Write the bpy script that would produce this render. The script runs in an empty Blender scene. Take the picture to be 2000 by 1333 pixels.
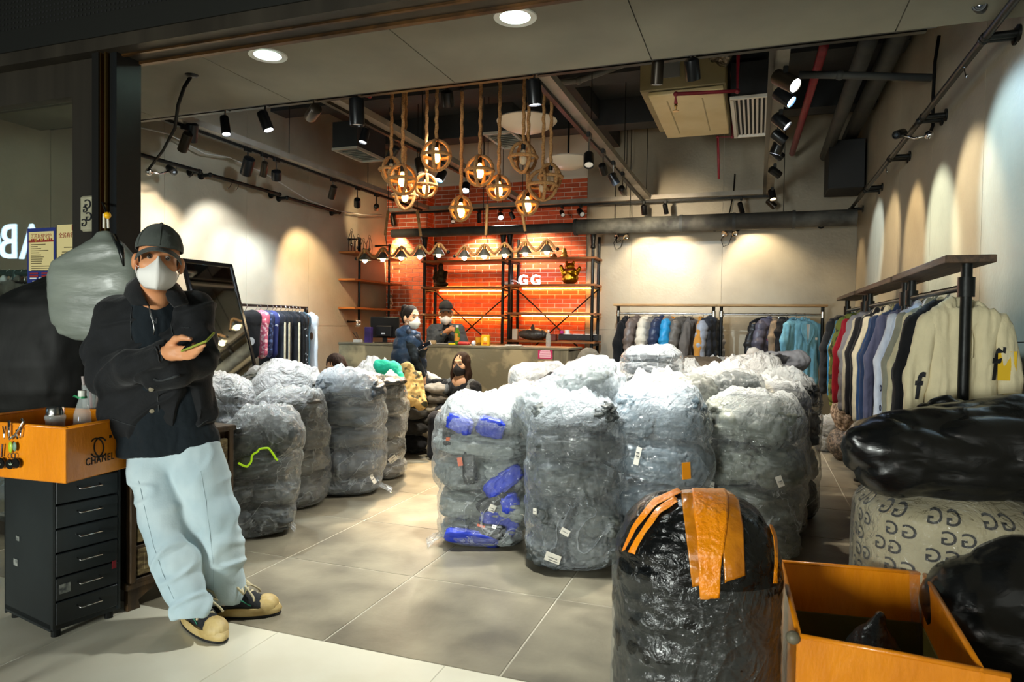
import bpy, bmesh, math, random
import numpy as np
from mathutils import Vector, Matrix
random.seed(7)
RNG = np.random.RandomState(7)
SC = bpy.context.scene
COL = SC.collection
# ---------------------------------------------------------------- camera
F = 1333.0
YAW, PIT, ROL = [math.radians(a) for a in (19.7, 1.33, 0.84)]
CAMZ = 1.35
def _rot():
    cy, sy, cp, sp, cr, sr = math.cos(YAW), math.sin(YAW), math.cos(PIT), math.sin(PIT), math.cos(ROL), math.sin(ROL)
    Ry = np.array([[cy, 0, sy], [0, 1, 0], [-sy, 0, cy]])
    Rp = np.array([[1, 0, 0], [0, cp, -sp], [0, sp, cp]])
    Rr = np.array([[cr, -sr, 0], [sr, cr, 0], [0, 0, 1]])
    return Rr @ Rp @ Ry
RC = _rot()
def P(px, py, X=None, Y=None, Z=None, d=None):
    """world point seen at a pixel of the photograph, on a plane X=, Y=, Z= or at camera depth d"""
    v = RC.T @ np.array([(px - 1000) / F, (py - 666.5) / F, 1.0])
    w = np.array([v[0], v[2], -v[1]])
    if X is not None: t = X / w[0]
    elif Y is not None: t = Y / w[1]
    elif Z is not None: t = (Z - CAMZ) / w[2]
    else: t = d
    return Vector((w[0] * t, w[1] * t, w[2] * t + CAMZ))
cam_d = bpy.data.cameras.new('camera')
cam = bpy.data.objects.new('camera', cam_d); COL.objects.link(cam); SC.camera = cam
cam_d.sensor_width = 36; cam_d.lens = 24.0; cam_d.clip_start = .05
def _wv(r): return Vector((r[0], r[2], -r[1]))
_r, _u, _b = _wv(RC[0]), -_wv(RC[1]), -_wv(RC[2])
cam.matrix_world = Matrix(((_r.x, _u.x, _b.x, 0), (_r.y, _u.y, _b.y, 0), (_r.z, _u.z, _b.z, CAMZ), (0, 0, 0, 1)))
cam_d.dof.use_dof = True; cam_d.dof.focus_distance = 4.8; cam_d.dof.aperture_fstop = 7
CAM_R = Vector((_r.x, _r.y, 0)).normalized()      # camera right on the floor plan
CAM_F = Vector((-_b.x, -_b.y, 0)).normalized()
# ---------------------------------------------------------------- world, exposure
W = bpy.data.worlds.new('world'); SC.world = W; W.use_nodes = True
W.node_tree.nodes['Background'].inputs[0].default_value = (.55, .66, .62, 1)
W.node_tree.nodes['Background'].inputs[1].default_value = .035
SC.view_settings.view_transform = 'Standard'; SC.view_settings.look = 'None'
SC.view_settings.gamma = 1; SC.view_settings.use_curve_mapping = False
SC.view_settings.exposure = 0.3
SC.cycles.transparent_max_bounces = 24
SC.cycles.max_bounces = 8
SC.cycles.sample_clamp_indirect = 6
# room
XL, XR, YB, YF, ZC = -5.85, 1.27, 10.45, 2.95, 4.35
YP = 10.15           # face of brick pilaster and of the left rear panel
ZS, YS = 2.97, 4.2   # dropped front ceiling
def area(loc, size, e, col, rot=(0, 0, 0)):
    l = bpy.data.lights.new('added_fill_light', 'AREA'); l.energy = e; l.color = col; l.size = size; l.shape = 'DISK'
    o = bpy.data.objects.new('added_fill_light', l); COL.objects.link(o); o.location = loc; o.rotation_euler = rot
    return o
# added fill lights behind the camera, unseen: two frontal (assumed shop fronts), one overhead
area((-2.6, -4.2, 1.1), 1.4, 330, (.95, 1, .93), (math.radians(88), 0, math.radians(-4)))
area((1.2, -6.0, 1.6), 1.6, 40, (1, .95, .85), (math.radians(88), 0, 0))
area((-1.2, -1.6, 3.3), .5, 4, (.95, 1, .9))
# ---------------------------------------------------------------- colour and materials
def lin(h):
    if isinstance(h, (tuple, list)): return tuple(h)[:3]
    h = h.lstrip('#'); c = [int(h[i:i + 2], 16) / 255 for i in (0, 2, 4)]
    return tuple(x / 12.92 if x <= .04045 else ((x + .055) / 1.055) ** 2.4 for x in c)
_mc = {}
def mat(name, col, rough=.6, metal=0, col2=None, scale=8, detail=4, bump=0, bscale=None, emit=0, ecol=None, spec=.5, stretch=None, coat=0, trans=0, alpha=1, dist=0, cramp=(.35, .65), sheen=0, world=False, rnd=0):
    """procedural Principled material: two colours mixed by noise, noise bump"""
    if name in _mc: return _mc[name]
    m = bpy.data.materials.new(name); m.use_nodes = True; nt = m.node_tree
    b = nt.nodes['Principled BSDF']; L = nt.links.new
    c1 = lin(col)
    b.inputs['Base Color'].default_value = (*c1, 1)
    b.inputs['Roughness'].default_value = rough; b.inputs['Metallic'].default_value = metal
    b.inputs['Specular IOR Level'].default_value = spec
    b.inputs['Coat Weight'].default_value = coat; b.inputs['Coat Roughness'].default_value = .12
    b.inputs['Transmission Weight'].default_value = trans; b.inputs['Alpha'].default_value = alpha
    b.inputs['Sheen Weight'].default_value = sheen
    if emit:
        b.inputs['Emission Color'].default_value = (*lin(ecol or col), 1); b.inputs['Emission Strength'].default_value = emit
    if col2 is not None or bump:
        tc = nt.nodes.new('ShaderNodeTexCoord'); mp = nt.nodes.new('ShaderNodeMapping')
        if world:
            g = nt.nodes.new('ShaderNodeNewGeometry'); L(g.outputs['Position'], mp.inputs[0])
        else: L(tc.outputs['Object'], mp.inputs[0])
        if stretch: mp.inputs['Scale'].default_value = stretch
        if col2 is not None:
            n = nt.nodes.new('ShaderNodeTexNoise'); n.inputs['Scale'].default_value = scale; n.inputs['Detail'].default_value = detail
            n.inputs['Distortion'].default_value = dist
            r = nt.nodes.new('ShaderNodeValToRGB'); r.color_ramp.elements[0].position = cramp[0]; r.color_ramp.elements[1].position = cramp[1]
            r.color_ramp.elements[0].color = (*c1, 1); r.color_ramp.elements[1].color = (*lin(col2), 1)
            L(mp.outputs[0], n.inputs['Vector']); L(n.outputs[0], r.inputs[0]); L(r.outputs[0], b.inputs['Base Color'])
        if bump:
            n2 = nt.nodes.new('ShaderNodeTexNoise'); n2.inputs['Scale'].default_value = bscale or scale * 3; n2.inputs['Detail'].default_value = 5
            n2.inputs['Distortion'].default_value = dist
            bp = nt.nodes.new('ShaderNodeBump'); bp.inputs['Strength'].default_value = bump; bp.inputs['Distance'].default_value = .02
            L(mp.outputs[0], n2.inputs['Vector']); L(n2.outputs[0], bp.inputs['Height']); L(bp.outputs[0], b.inputs['Normal'])
    if rnd:
        oi = nt.nodes.new('ShaderNodeObjectInfo'); hs = nt.nodes.new('ShaderNodeHueSaturation'); mr = nt.nodes.new('ShaderNodeMapRange')
        mr.inputs[3].default_value = 1 - rnd; mr.inputs[4].default_value = 1 + rnd
        L(oi.outputs['Random'], mr.inputs[0]); L(mr.outputs[0], hs.inputs['Value'])
        src = b.inputs['Base Color'].links[0].from_socket if b.inputs['Base Color'].links else None
        if src: L(src, hs.inputs['Color'])
        else: hs.inputs['Color'].default_value = (*c1, 1)
        L(hs.outputs[0], b.inputs['Base Color'])
    _mc[name] = m
    return m
def cloth(name, col, k=.8, bump=.25, rough=.85, scale=14):
    c = lin(col); return mat(name, c, rough, col2=tuple(x * k for x in c), scale=scale, bump=bump, bscale=30, spec=.2, sheen=.1)
def pane_glass(name, col=(.9, .96, .95), ior=1.5, k=1.0):
    m = bpy.data.materials.new(name); m.use_nodes = True; nt = m.node_tree; N = nt.nodes.new; L = nt.links.new
    for n in list(nt.nodes): nt.nodes.remove(n)
    o = N('ShaderNodeOutputMaterial'); a = N('ShaderNodeBsdfTransparent'); a.inputs[0].default_value = (*col, 1); g = N('ShaderNodeBsdfGlossy'); g.inputs['Roughness'].default_value = .01
    f = N('ShaderNodeLayerWeight'); f.inputs[0].default_value = .5; w = N('ShaderNodeMath'); w.operation = 'POWER'; L(f.outputs['Facing'], w.inputs[0]); w.inputs[1].default_value = 4; y = N('ShaderNodeMath'); y.operation = 'MULTIPLY_ADD'; L(w.outputs[0], y.inputs[0]); y.inputs[1].default_value = .8; y.inputs[2].default_value = .04; x = N('ShaderNodeMixShader'); L(y.outputs[0], x.inputs[0]); L(a.outputs[0], x.inputs[1]); L(g.outputs[0], x.inputs[2]); L(x.outputs[0], o.inputs[0]); return m
def glow(name, col, e):
    if name in _mc: return _mc[name]
    m = bpy.data.materials.new(name); m.use_nodes = True; nt = m.node_tree
    b = nt.nodes['Principled BSDF']; b.inputs['Base Color'].default_value = (*lin(col), 1)
    b.inputs['Emission Color'].default_value = (*lin(col), 1); b.inputs['Emission Strength'].default_value = e
    _mc[name] = m; return m
def film_mat(name, tint=(.86, .91, .93), base=.055, crease=.5, scale=5.0, gloss=.9):
    """thin clear plastic: mostly transparent, milky along creases and where gathered, streaky glints painted into its opacity, glossy all over"""
    m = bpy.data.materials.new(name); m.use_nodes = True; nt = m.node_tree; L = nt.links.new; N = nt.nodes.new
    for n in list(nt.nodes): nt.nodes.remove(n)
    out = N('ShaderNodeOutputMaterial'); tc = N('ShaderNodeTexCoord'); mp = N('ShaderNodeMapping'); mp.inputs['Scale'].default_value = (1, 1, .75)
    L(tc.outputs['Object'], mp.inputs[0])
    n1 = N('ShaderNodeTexNoise'); n1.inputs['Scale'].default_value = scale; n1.inputs['Detail'].default_value = 5; n1.inputs['Distortion'].default_value = 1.4
    L(mp.outputs[0], n1.inputs['Vector'])
    def mth(op, a, b=None, c=None):
        x = N('ShaderNodeMath'); x.operation = op
        for i, v in enumerate((a, b, c)):
            if v is None: continue
            if hasattr(v, 'links'): L(v, x.inputs[i])
            else: x.inputs[i].default_value = v
        return x.outputs[0]
    rid = mth('ABSOLUTE', mth('SUBTRACT', n1.outputs[0], .5))
    cr = N('ShaderNodeMapRange'); cr.inputs[1].default_value = .026; cr.inputs[2].default_value = 0; L(rid, cr.inputs[0])
    n3 = N('ShaderNodeTexNoise'); n3.inputs['Scale'].default_value = 1.9; n3.inputs['Detail'].default_value = 2; L(mp.outputs[0], n3.inputs['Vector'])
    mask = N('ShaderNodeMapRange'); mask.inputs[1].default_value = .42; mask.inputs[2].default_value = .68; L(n3.outputs[0], mask.inputs[0])
    at = N('ShaderNodeAttribute'); at.attribute_name = 'gather'
    lw = N('ShaderNodeLayerWeight'); lw.inputs[0].default_value = .25
    op = mth('ADD', mth('MULTIPLY', mth('MULTIPLY', cr.outputs[0], mask.outputs[0]), crease), base)
    mp2 = N('ShaderNodeMapping'); mp2.inputs['Rotation'].default_value = (.5, .7, .6); mp2.inputs['Scale'].default_value = (1.2, 1.2, 4); L(tc.outputs['Object'], mp2.inputs[0])
    n4 = N('ShaderNodeTexNoise'); n4.inputs['Scale'].default_value = scale * .9; n4.inputs['Detail'].default_value = 4; n4.inputs['Distortion'].default_value = .5; L(mp2.outputs[0], n4.inputs['Vector'])
    rid2 = mth('ABSOLUTE', mth('SUBTRACT', n4.outputs[0], .5)); cr2 = N('ShaderNodeMapRange'); cr2.inputs[1].default_value = .03; cr2.inputs[2].default_value = 0; L(rid2, cr2.inputs[0])
    inv = mth('SUBTRACT', 1.0, mask.outputs[0])
    op = mth('ADD', op, mth('MULTIPLY', mth('MULTIPLY', cr2.outputs[0], inv), crease * .16))  # second streak layer paints glints as pale lines in the opacity
    op = mth('ADD', op, mth('MULTIPLY', mask.outputs[0], .09))
    op = mth('ADD', op, mth('MULTIPLY', at.outputs['Fac'], .58))
    op = mth('ADD', op, mth('MULTIPLY', lw.outputs['Facing'], .2))
    op = mth('MINIMUM', op, .9)
    n2 = N('ShaderNodeTexNoise'); n2.inputs['Scale'].default_value = scale * 2.4; n2.inputs['Detail'].default_value = 4; n2.inputs['Distortion'].default_value = 1.0
    L(mp.outputs[0], n2.inputs['Vector'])
    h = mth('ADD', mth('ADD', mth('MULTIPLY', rid, -2.0), mth('MULTIPLY', rid2, -.7)), mth('MULTIPLY', mth('ABSOLUTE', mth('SUBTRACT', n2.outputs[0], .5)), -1.2))
    bp = N('ShaderNodeBump'); bp.inputs['Strength'].default_value = .95; bp.inputs['Distance'].default_value = .04; L(h, bp.inputs['Height'])
    tr = N('ShaderNodeBsdfTransparent'); tr.inputs[0].default_value = (.97, .98, .98, 1)
    di = N('ShaderNodeBsdfDiffuse'); di.inputs[0].default_value = (*tint, 1); L(bp.outputs[0], di.inputs['Normal'])
    tl = N('ShaderNodeBsdfTranslucent'); tl.inputs[0].default_value = (*tint, 1)
    dm = N('ShaderNodeMixShader'); dm.inputs[0].default_value = .4; L(di.outputs[0], dm.inputs[1]); L(tl.outputs[0], dm.inputs[2])
    gl = N('ShaderNodeBsdfGlossy'); gl.inputs['Roughness'].default_value = .1; gl.inputs[0].default_value = (1, 1, 1, 1); L(bp.outputs[0], gl.inputs['Normal'])
    lf = N('ShaderNodeLayerWeight'); lf.inputs[0].default_value = .5; L(bp.outputs[0], lf.inputs['Normal'])
    frs = mth('MULTIPLY_ADD', mth('POWER', lf.outputs['Facing'], 4.0), .8, .05)
    m1 = N('ShaderNodeMixShader'); L(op, m1.inputs[0]); L(tr.outputs[0], m1.inputs[1]); L(dm.outputs[0], m1.inputs[2])
    m2 = N('ShaderNodeMixShader'); L(mth('MINIMUM', mth('MULTIPLY', frs, gloss), .8), m2.inputs[0]); L(m1.outputs[0], m2.inputs[1]); L(gl.outputs[0], m2.inputs[2])
    L(m2.outputs[0], out.inputs[0]); _mc[name] = m
    return m
# ---------------------------------------------------------------- objects and meshes
def tag(o, label=None, cat=None, group=None, kind=None):
    for k, v in (('label', label), ('category', cat), ('group', group), ('kind', kind)):
        if v: o[k] = v
    return o
def thing(name, label, cat, loc=(0, 0, 0), group=None, rotz=0):
    o = bpy.data.objects.new(name, None); o.empty_display_size = .05; COL.objects.link(o)
    o.location = loc; o.rotation_euler = (0, 0, rotz)
    return tag(o, label, cat, group)
def root_loc(o):
    while o.parent: o = o.parent
    return Vector(o.location)
def link(name, me, m=None, parent=None, label=None, world=True):
    """link a mesh as one object; vertices in world space unless world=False (then in the thing's own space)"""
    if m is not None:
        me.materials.clear()
        for x in (m if isinstance(m, (list, tuple)) else [m]): me.materials.append(x)
    o = bpy.data.objects.new(name, me); COL.objects.link(o)
    if parent is not None:
        o.parent = parent
        if world: me.transform(Matrix.Translation(-root_loc(parent)))
    if label: o['label'] = label
    return o
def rotm(ax, ay, az):
    return Matrix.Rotation(az, 3, 'Z') @ Matrix.Rotation(ay, 3, 'Y') @ Matrix.Rotation(ax, 3, 'X')
def frame(d, up=(0, 0, 1)):
    z = Vector(d).normalized(); x = Vector(up).cross(z)
    if x.length < 1e-4: x = Vector((1, 0, 0)).cross(z)
    x.normalize(); y = z.cross(x)
    return Matrix((x, y, z)).transposed()
class MB:
    """collects shapes, builds ONE mesh"""
    def __init__(s): s.v, s.f = [], []
    def add(s, vs, fs):
        n = len(s.v); s.v += [tuple(v) for v in vs]; s.f += [tuple(i + n for i in f) for f in fs]; return s
    def box(s, c, sz, R=None, bev=0):
        c = Vector(c); hx, hy, hz = [a / 2 for a in sz]
        if bev <= 0:
            vs = [Vector((x, y, z)) for z in (-hz, hz) for x, y in ((-hx, -hy), (hx, -hy), (hx, hy), (-hx, hy))]
            fs = [(3, 2, 1, 0), (4, 5, 6, 7), (0, 1, 5, 4), (1, 2, 6, 5), (2, 3, 7, 6), (3, 0, 4, 7)]
        else:
            b = min(bev, hx * .9, hy * .9, hz * .9); vs = []; fs = []
            def ring(x, y, z, q):
                return [Vector(t) for t in ((-x + q, -y, z), (x - q, -y, z), (x, -y + q, z), (x, y - q, z), (x - q, y, z), (-x + q, y, z), (-x, y - q, z), (-x, -y + q, z))]
            for x, y, z, q in ((hx - b, hy - b, -hz, b * .3), (hx, hy, -hz + b, b * .6), (hx, hy, hz - b, b * .6), (hx - b, hy - b, hz, b * .3)): vs += ring(x, y, z, q)
            for k in range(3):
                for i in range(8): fs.append((k * 8 + i, k * 8 + (i + 1) % 8, k * 8 + 8 + (i + 1) % 8, k * 8 + 8 + i))
            fs.append(tuple(range(7, -1, -1))); fs.append(tuple(range(24, 32)))
        if R is not None: vs = [R @ v for v in vs]
        return s.add([v + c for v in vs], fs)
    def cyl(s, a, b, r0, r1=None, n=12, caps=True):
        a, b = Vector(a), Vector(b); r1 = r0 if r1 is None else r1; R = frame(b - a)
        vs = []
        for p, r in ((a, r0), (b, r1)):
            for i in range(n):
                t = 2 * math.pi * i / n; vs.append(p + R @ Vector((r * math.cos(t), r * math.sin(t), 0)))
        fs = [(i, (i + 1) % n, n + (i + 1) % n, n + i) for i in range(n)]
        if caps: fs += [tuple(range(n - 1, -1, -1)), tuple(range(n, 2 * n))]
        return s.add(vs, fs)
    def tube(s, pts, r, n=8, closed=False, caps=True):
        pts = [Vector(p) for p in pts]; k = len(pts); vs = []; fs = []; up = None
        rs = r if isinstance(r, (list, tuple)) else [r] * k
        for i, p in enumerate(pts):
            if closed: d = pts[(i + 1) % k] - pts[i - 1]
            else: d = pts[min(i + 1, k - 1)] - pts[max(i - 1, 0)]
            d.normalize()
            if up is None: up = Vector((0, 0, 1)) if abs(d.z) < .9 else Vector((1, 0, 0))
            x = up.cross(d)
            if x.length < 1e-5: x = Vector((1, 0, 0))
            x.normalize(); y = d.cross(x); up = y
            for j in range(n):
                t = 2 * math.pi * j / n; vs.append(p + x * (rs[i] * math.cos(t)) + y * (rs[i] * math.sin(t)))
        for i in range(k if closed else k - 1):
            a, b = i * n, ((i + 1) % k) * n
            for j in range(n): fs.append((a + j, a + (j + 1) % n, b + (j + 1) % n, b + j))
        if not closed and caps: fs += [tuple(range(n - 1, -1, -1)), tuple(range((k - 1) * n, k * n))]
        return s.add(vs, fs)
    def lathe(s, prof, c, n=20, R=None):
        c = Vector(c); vs = []; fs = []
        for r, z in prof:
            for i in range(n):
                t = 2 * math.pi * i / n; v = Vector((r * math.cos(t), r * math.sin(t), z)); vs.append(c + (R @ v if R is not None else v))
        for k in range(len(prof) - 1):
            for i in range(n): fs.append((k * n + i, k * n + (i + 1) % n, k * n + n + (i + 1) % n, k * n + n + i))
        if prof[0][0] > 1e-4: fs.append(tuple(range(n - 1, -1, -1)))
        if prof[-1][0] > 1e-4: fs.append(tuple(range((len(prof) - 1) * n, len(prof) * n)))
        return s.add(vs, fs)
    def ball(s, c, r, n=14, m=9, R=None):
        r = (r, r, r) if not isinstance(r, (tuple, list)) else r
        c = Vector(c); vs = []; fs = []
        for k in range(m + 1):
            p = math.pi * k / m
            for i in range(n):
                t = 2 * math.pi * i / n; v = Vector((r[0] * math.sin(p) * math.cos(t), r[1] * math.sin(p) * math.sin(t), -r[2] * math.cos(p)))
                vs.append(c + (R @ v if R is not None else v))
        for k in range(m):
            for i in range(n): fs.append((k * n + i, k * n + (i + 1) % n, k * n + n + (i + 1) % n, k * n + n + i))
        return s.add(vs, fs)
    def prism(s, poly, a, b):
        """poly: points in world; extruded by vector a->b offset"""
        n = len(poly); off = Vector(b) - Vector(a)
        vs = [Vector(p) for p in poly] + [Vector(p) + off for p in poly]
        return s.add(vs, [tuple(range(n - 1, -1, -1)), tuple(range(n, 2 * n))] + [(i, (i + 1) % n, n + (i + 1) % n, n + i) for i in range(n)])
    def mesh(s, name, smooth=False):
        me = bpy.data.meshes.new(name); me.from_pydata(s.v, [], s.f); me.validate(); me.update()
        bm = bmesh.new(); bm.from_mesh(me); bmesh.ops.remove_doubles(bm, verts=bm.verts, dist=1e-6); bmesh.ops.recalc_face_normals(bm, faces=bm.faces); bm.to_mesh(me); bm.free()
        if smooth:
            me.polygons.foreach_set('use_smooth', [True] * len(me.polygons)); 
            if smooth != 'all': me.set_sharp_from_angle(angle=math.radians(40))
        return me
    def build(s, name, m, parent=None, smooth=False, label=None, world=True):
        return link(name, s.mesh(name, smooth), m, parent, label, world)
def npmesh(name, V, Fq, smooth=True):
    me = bpy.data.meshes.new(name); V = np.asarray(V, np.float32); Fq = np.asarray(Fq, np.int32)
    me.vertices.add(len(V)); me.vertices.foreach_set('co', V.ravel())
    k = Fq.shape[1]; me.loops.add(Fq.size); me.loops.foreach_set('vertex_index', Fq.ravel())
    me.polygons.add(len(Fq)); me.polygons.foreach_set('loop_start', np.arange(0, Fq.size, k, dtype=np.int32))
    me.polygons.foreach_set('loop_total', np.full(len(Fq), k, np.int32))
    if smooth: me.polygons.foreach_set('use_smooth', np.ones(len(Fq), bool))
    me.update(calc_edges=True); me.validate(); return me
def gridmesh(name, V, nu, nv, closed=False, smooth=True):
    """V: nv rows of nu points"""
    i = np.arange(nu if closed else nu - 1); j = np.arange(nv - 1); I, J = np.meshgrid(i, j); I = I.ravel(); J = J.ravel()
    I2 = (I + 1) % nu
    return npmesh(name, V, np.stack([J * nu + I, J * nu + I2, (J + 1) * nu + I2, (J + 1) * nu + I], 1), smooth)
def thicken(me, t):
    """give a sheet real thickness"""
    c = coords(me); n = normals(me); k = len(c); Q = np.array([tuple(p.vertices) for p in me.polygons]); E = {}
    for q in Q:
        for i in range(4): E[(q[i], q[(i + 1) % 4])] = 1
    B = [(a, b) for a, b in E if (b, a) not in E]
    return npmesh(me.name, np.concatenate([c, c - n * t]), np.concatenate([Q, Q[:, ::-1] + k] + ([np.array([(b, a, a + k, b + k) for a, b in B])] if B else [])))
# ---------------------------------------------------------------- noise
_perm = np.random.RandomState(3).permutation(4096).astype(np.int64); _grad = np.random.RandomState(4).normal(size=(4096, 3)).astype(np.float32); _grad /= np.linalg.norm(_grad, axis=1)[:, None]
def pnoise(p):
    p = np.asarray(p, np.float32); i = np.floor(p).astype(np.int64); f = p - i; u = f * f * f * (f * (f * 6 - 15) + 10); r = np.zeros(len(p), np.float32)
    for dx in (0, 1):
        for dy in (0, 1):
            for dz in (0, 1):
                h = _perm[(_perm[(_perm[(i[:, 0] + dx) & 4095] + i[:, 1] + dy) & 4095] + i[:, 2] + dz) & 4095]
                g = _grad[h]; w = (u[:, 0] if dx else 1 - u[:, 0]) * (u[:, 1] if dy else 1 - u[:, 1]) * (u[:, 2] if dz else 1 - u[:, 2])
                r += w * (g[:, 0] * (f[:, 0] - dx) + g[:, 1] * (f[:, 1] - dy) + g[:, 2] * (f[:, 2] - dz))
    return r * 1.4
def fbm(p, sc=1.0, o=3, seed=0):
    p = np.asarray(p, np.float32) * np.asarray(sc, np.float32) + seed * 17.3; r = 0; a = 1
    for _ in range(o): r = r + a * pnoise(p); p = p * 2.03 + 5.1; a *= .5
    return r
def billow(p, sc, o=2, seed=0):
    p = np.asarray(p, np.float32) * np.asarray(sc, np.float32) + seed * 11.7; r = 0; a = 1
    for _ in range(o): r = r + a * np.abs(pnoise(p)); p = p * 2.1 + 3.3; a *= .5
    return r
def normals(me):
    n = np.zeros(len(me.vertices) * 3, np.float32); me.vertex_normals.foreach_get('vector', n); return n.reshape(-1, 3)
def coords(me):
    c = np.zeros(len(me.vertices) * 3, np.float32); me.vertices.foreach_get('co', c); return c.reshape(-1, 3)
def displace(me, fn):
    c = coords(me); n = normals(me); me.vertices.foreach_set('co', (c + n * fn(c)[:, None]).astype(np.float32).ravel()); me.update(); return me
# ---------------------------------------------------------------- implicit surfaces (one continuous skin from joined limbs)
class SDF:
    def __init__(s, k=.03): s.p = []; s.k = k
    def cap(s, a, b, r0, r1=None, k=None, flat=None):
        s.p.append(('c', np.array(a, np.float32), np.array(b, np.float32), r0, r0 if r1 is None else r1, s.k if k is None else k, flat)); return s
    def chain(s, pts, rs, k=None, flat=None):
        for i in range(len(pts) - 1): s.cap(pts[i], pts[i + 1], rs[i], rs[i + 1], k, flat)
        return s
    def ell(s, c, r, R=None, k=None, cut=False):
        s.p.append(('x' if cut else 'e', np.array(c, np.float32), np.array(r, np.float32), None if R is None else np.array(R, np.float32), 0, s.k if k is None else k, None)); return s
    def rbox(s, c, h, rr, R=None, k=None, cut=False):
        s.p.append(('y' if cut else 'b', np.array(c, np.float32), np.array(h, np.float32), None if R is None else np.array(R, np.float32), rr, s.k if k is None else k, None)); return s
    def mesh(s, name, h):
        B = []
        for q in s.p:
            if q[0] == 'c':
                r = max(q[3], q[4]) ; lo = np.minimum(q[1], q[2]) - r; hi = np.maximum(q[1], q[2]) + r
            else:
                r = float(np.linalg.norm(q[2])) if q[3] is not None else q[2] + 0; r = r + (q[4] or 0) * .3; lo = q[1] - r; hi = q[1] + r
            B.append((lo - q[5] - 2 * h, hi + q[5] + 2 * h))
        pos = [b for b, q in zip(B, s.p) if q[0] in 'ceb']
        lo = np.min([b[0] for b in pos], 0); hi = np.max([b[1] for b in pos], 0)
        n = np.ceil((hi - lo) / h).astype(int) + 1
        V = np.full(n, 1.0, np.float32); ax = [lo[i] + h * np.arange(n[i], dtype=np.float32) for i in range(3)]
        for b, q in zip(B, s.p):
            i0 = np.clip(np.floor((b[0] - lo) / h).astype(int), 0, n - 1); i1 = np.clip(np.ceil((b[1] - lo) / h).astype(int) + 1, 1, n)
            X, Y, Z = np.meshgrid(ax[0][i0[0]:i1[0]], ax[1][i0[1]:i1[1]], ax[2][i0[2]:i1[2]], indexing='ij')
            if X.size == 0: continue
            if q[0] == 'c':
                a, bb = q[1], q[2] - q[1]; X = X - a[0]; Y = Y - a[1]; Z = Z - a[2]; L2 = float(bb @ bb) + 1e-12
                t = np.clip((X * bb[0] + Y * bb[1] + Z * bb[2]) / L2, 0, 1); X = X - t * bb[0]; Y = Y - t * bb[1]; Z = Z - t * bb[2]
                r = q[3] + (q[4] - q[3]) * t
                if q[6] is not None:      # flattened limb: (axis, factor)
                    w = np.array(q[6][0], np.float32); w /= np.linalg.norm(w); e = (X * w[0] + Y * w[1] + Z * w[2]) * (1 / q[6][1] - 1)
                    X = X + e * w[0]; Y = Y + e * w[1]; Z = Z + e * w[2]
                d = np.sqrt(X * X + Y * Y + Z * Z) - r
                if q[6] is not None: d = d * min(1, q[6][1])
            else:
                X = X - q[1][0]; Y = Y - q[1][1]; Z = Z - q[1][2]
                if q[3] is not None:
                    R = q[3]; X, Y, Z = X * R[0, 0] + Y * R[1, 0] + Z * R[2, 0], X * R[0, 1] + Y * R[1, 1] + Z * R[2, 1], X * R[0, 2] + Y * R[1, 2] + Z * R[2, 2]
                if q[0] in 'ex':
                    r = q[2]; k0 = np.sqrt((X / r[0]) ** 2 + (Y / r[1]) ** 2 + (Z / r[2]) ** 2); k1 = np.sqrt((X / r[0] ** 2) ** 2 + (Y / r[1] ** 2) ** 2 + (Z / r[2] ** 2) ** 2) + 1e-9
                    d = k0 * (k0 - 1) / k1
                else:
                    r = q[2] - q[4]; ax_, ay_, az_ = np.abs(X) - r[0], np.abs(Y) - r[1], np.abs(Z) - r[2]
                    d = np.sqrt(np.maximum(ax_, 0) ** 2 + np.maximum(ay_, 0) ** 2 + np.maximum(az_, 0) ** 2) + np.minimum(np.maximum(ax_, np.maximum(ay_, az_)), 0) - q[4]
            sl = tuple(slice(i0[i], i1[i]) for i in range(3)); o = V[sl]; k = max(q[5], 1e-4)
            if q[0] in 'ceb': hh = np.maximum(k - np.abs(o - d), 0) / k; V[sl] = np.minimum(o, d) - hh * hh * k * .25
            else: d = -d; hh = np.maximum(k - np.abs(o - d), 0) / k; V[sl] = np.maximum(o, d) + hh * hh * k * .25
        return surfnet(name, V, lo, h)
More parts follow.
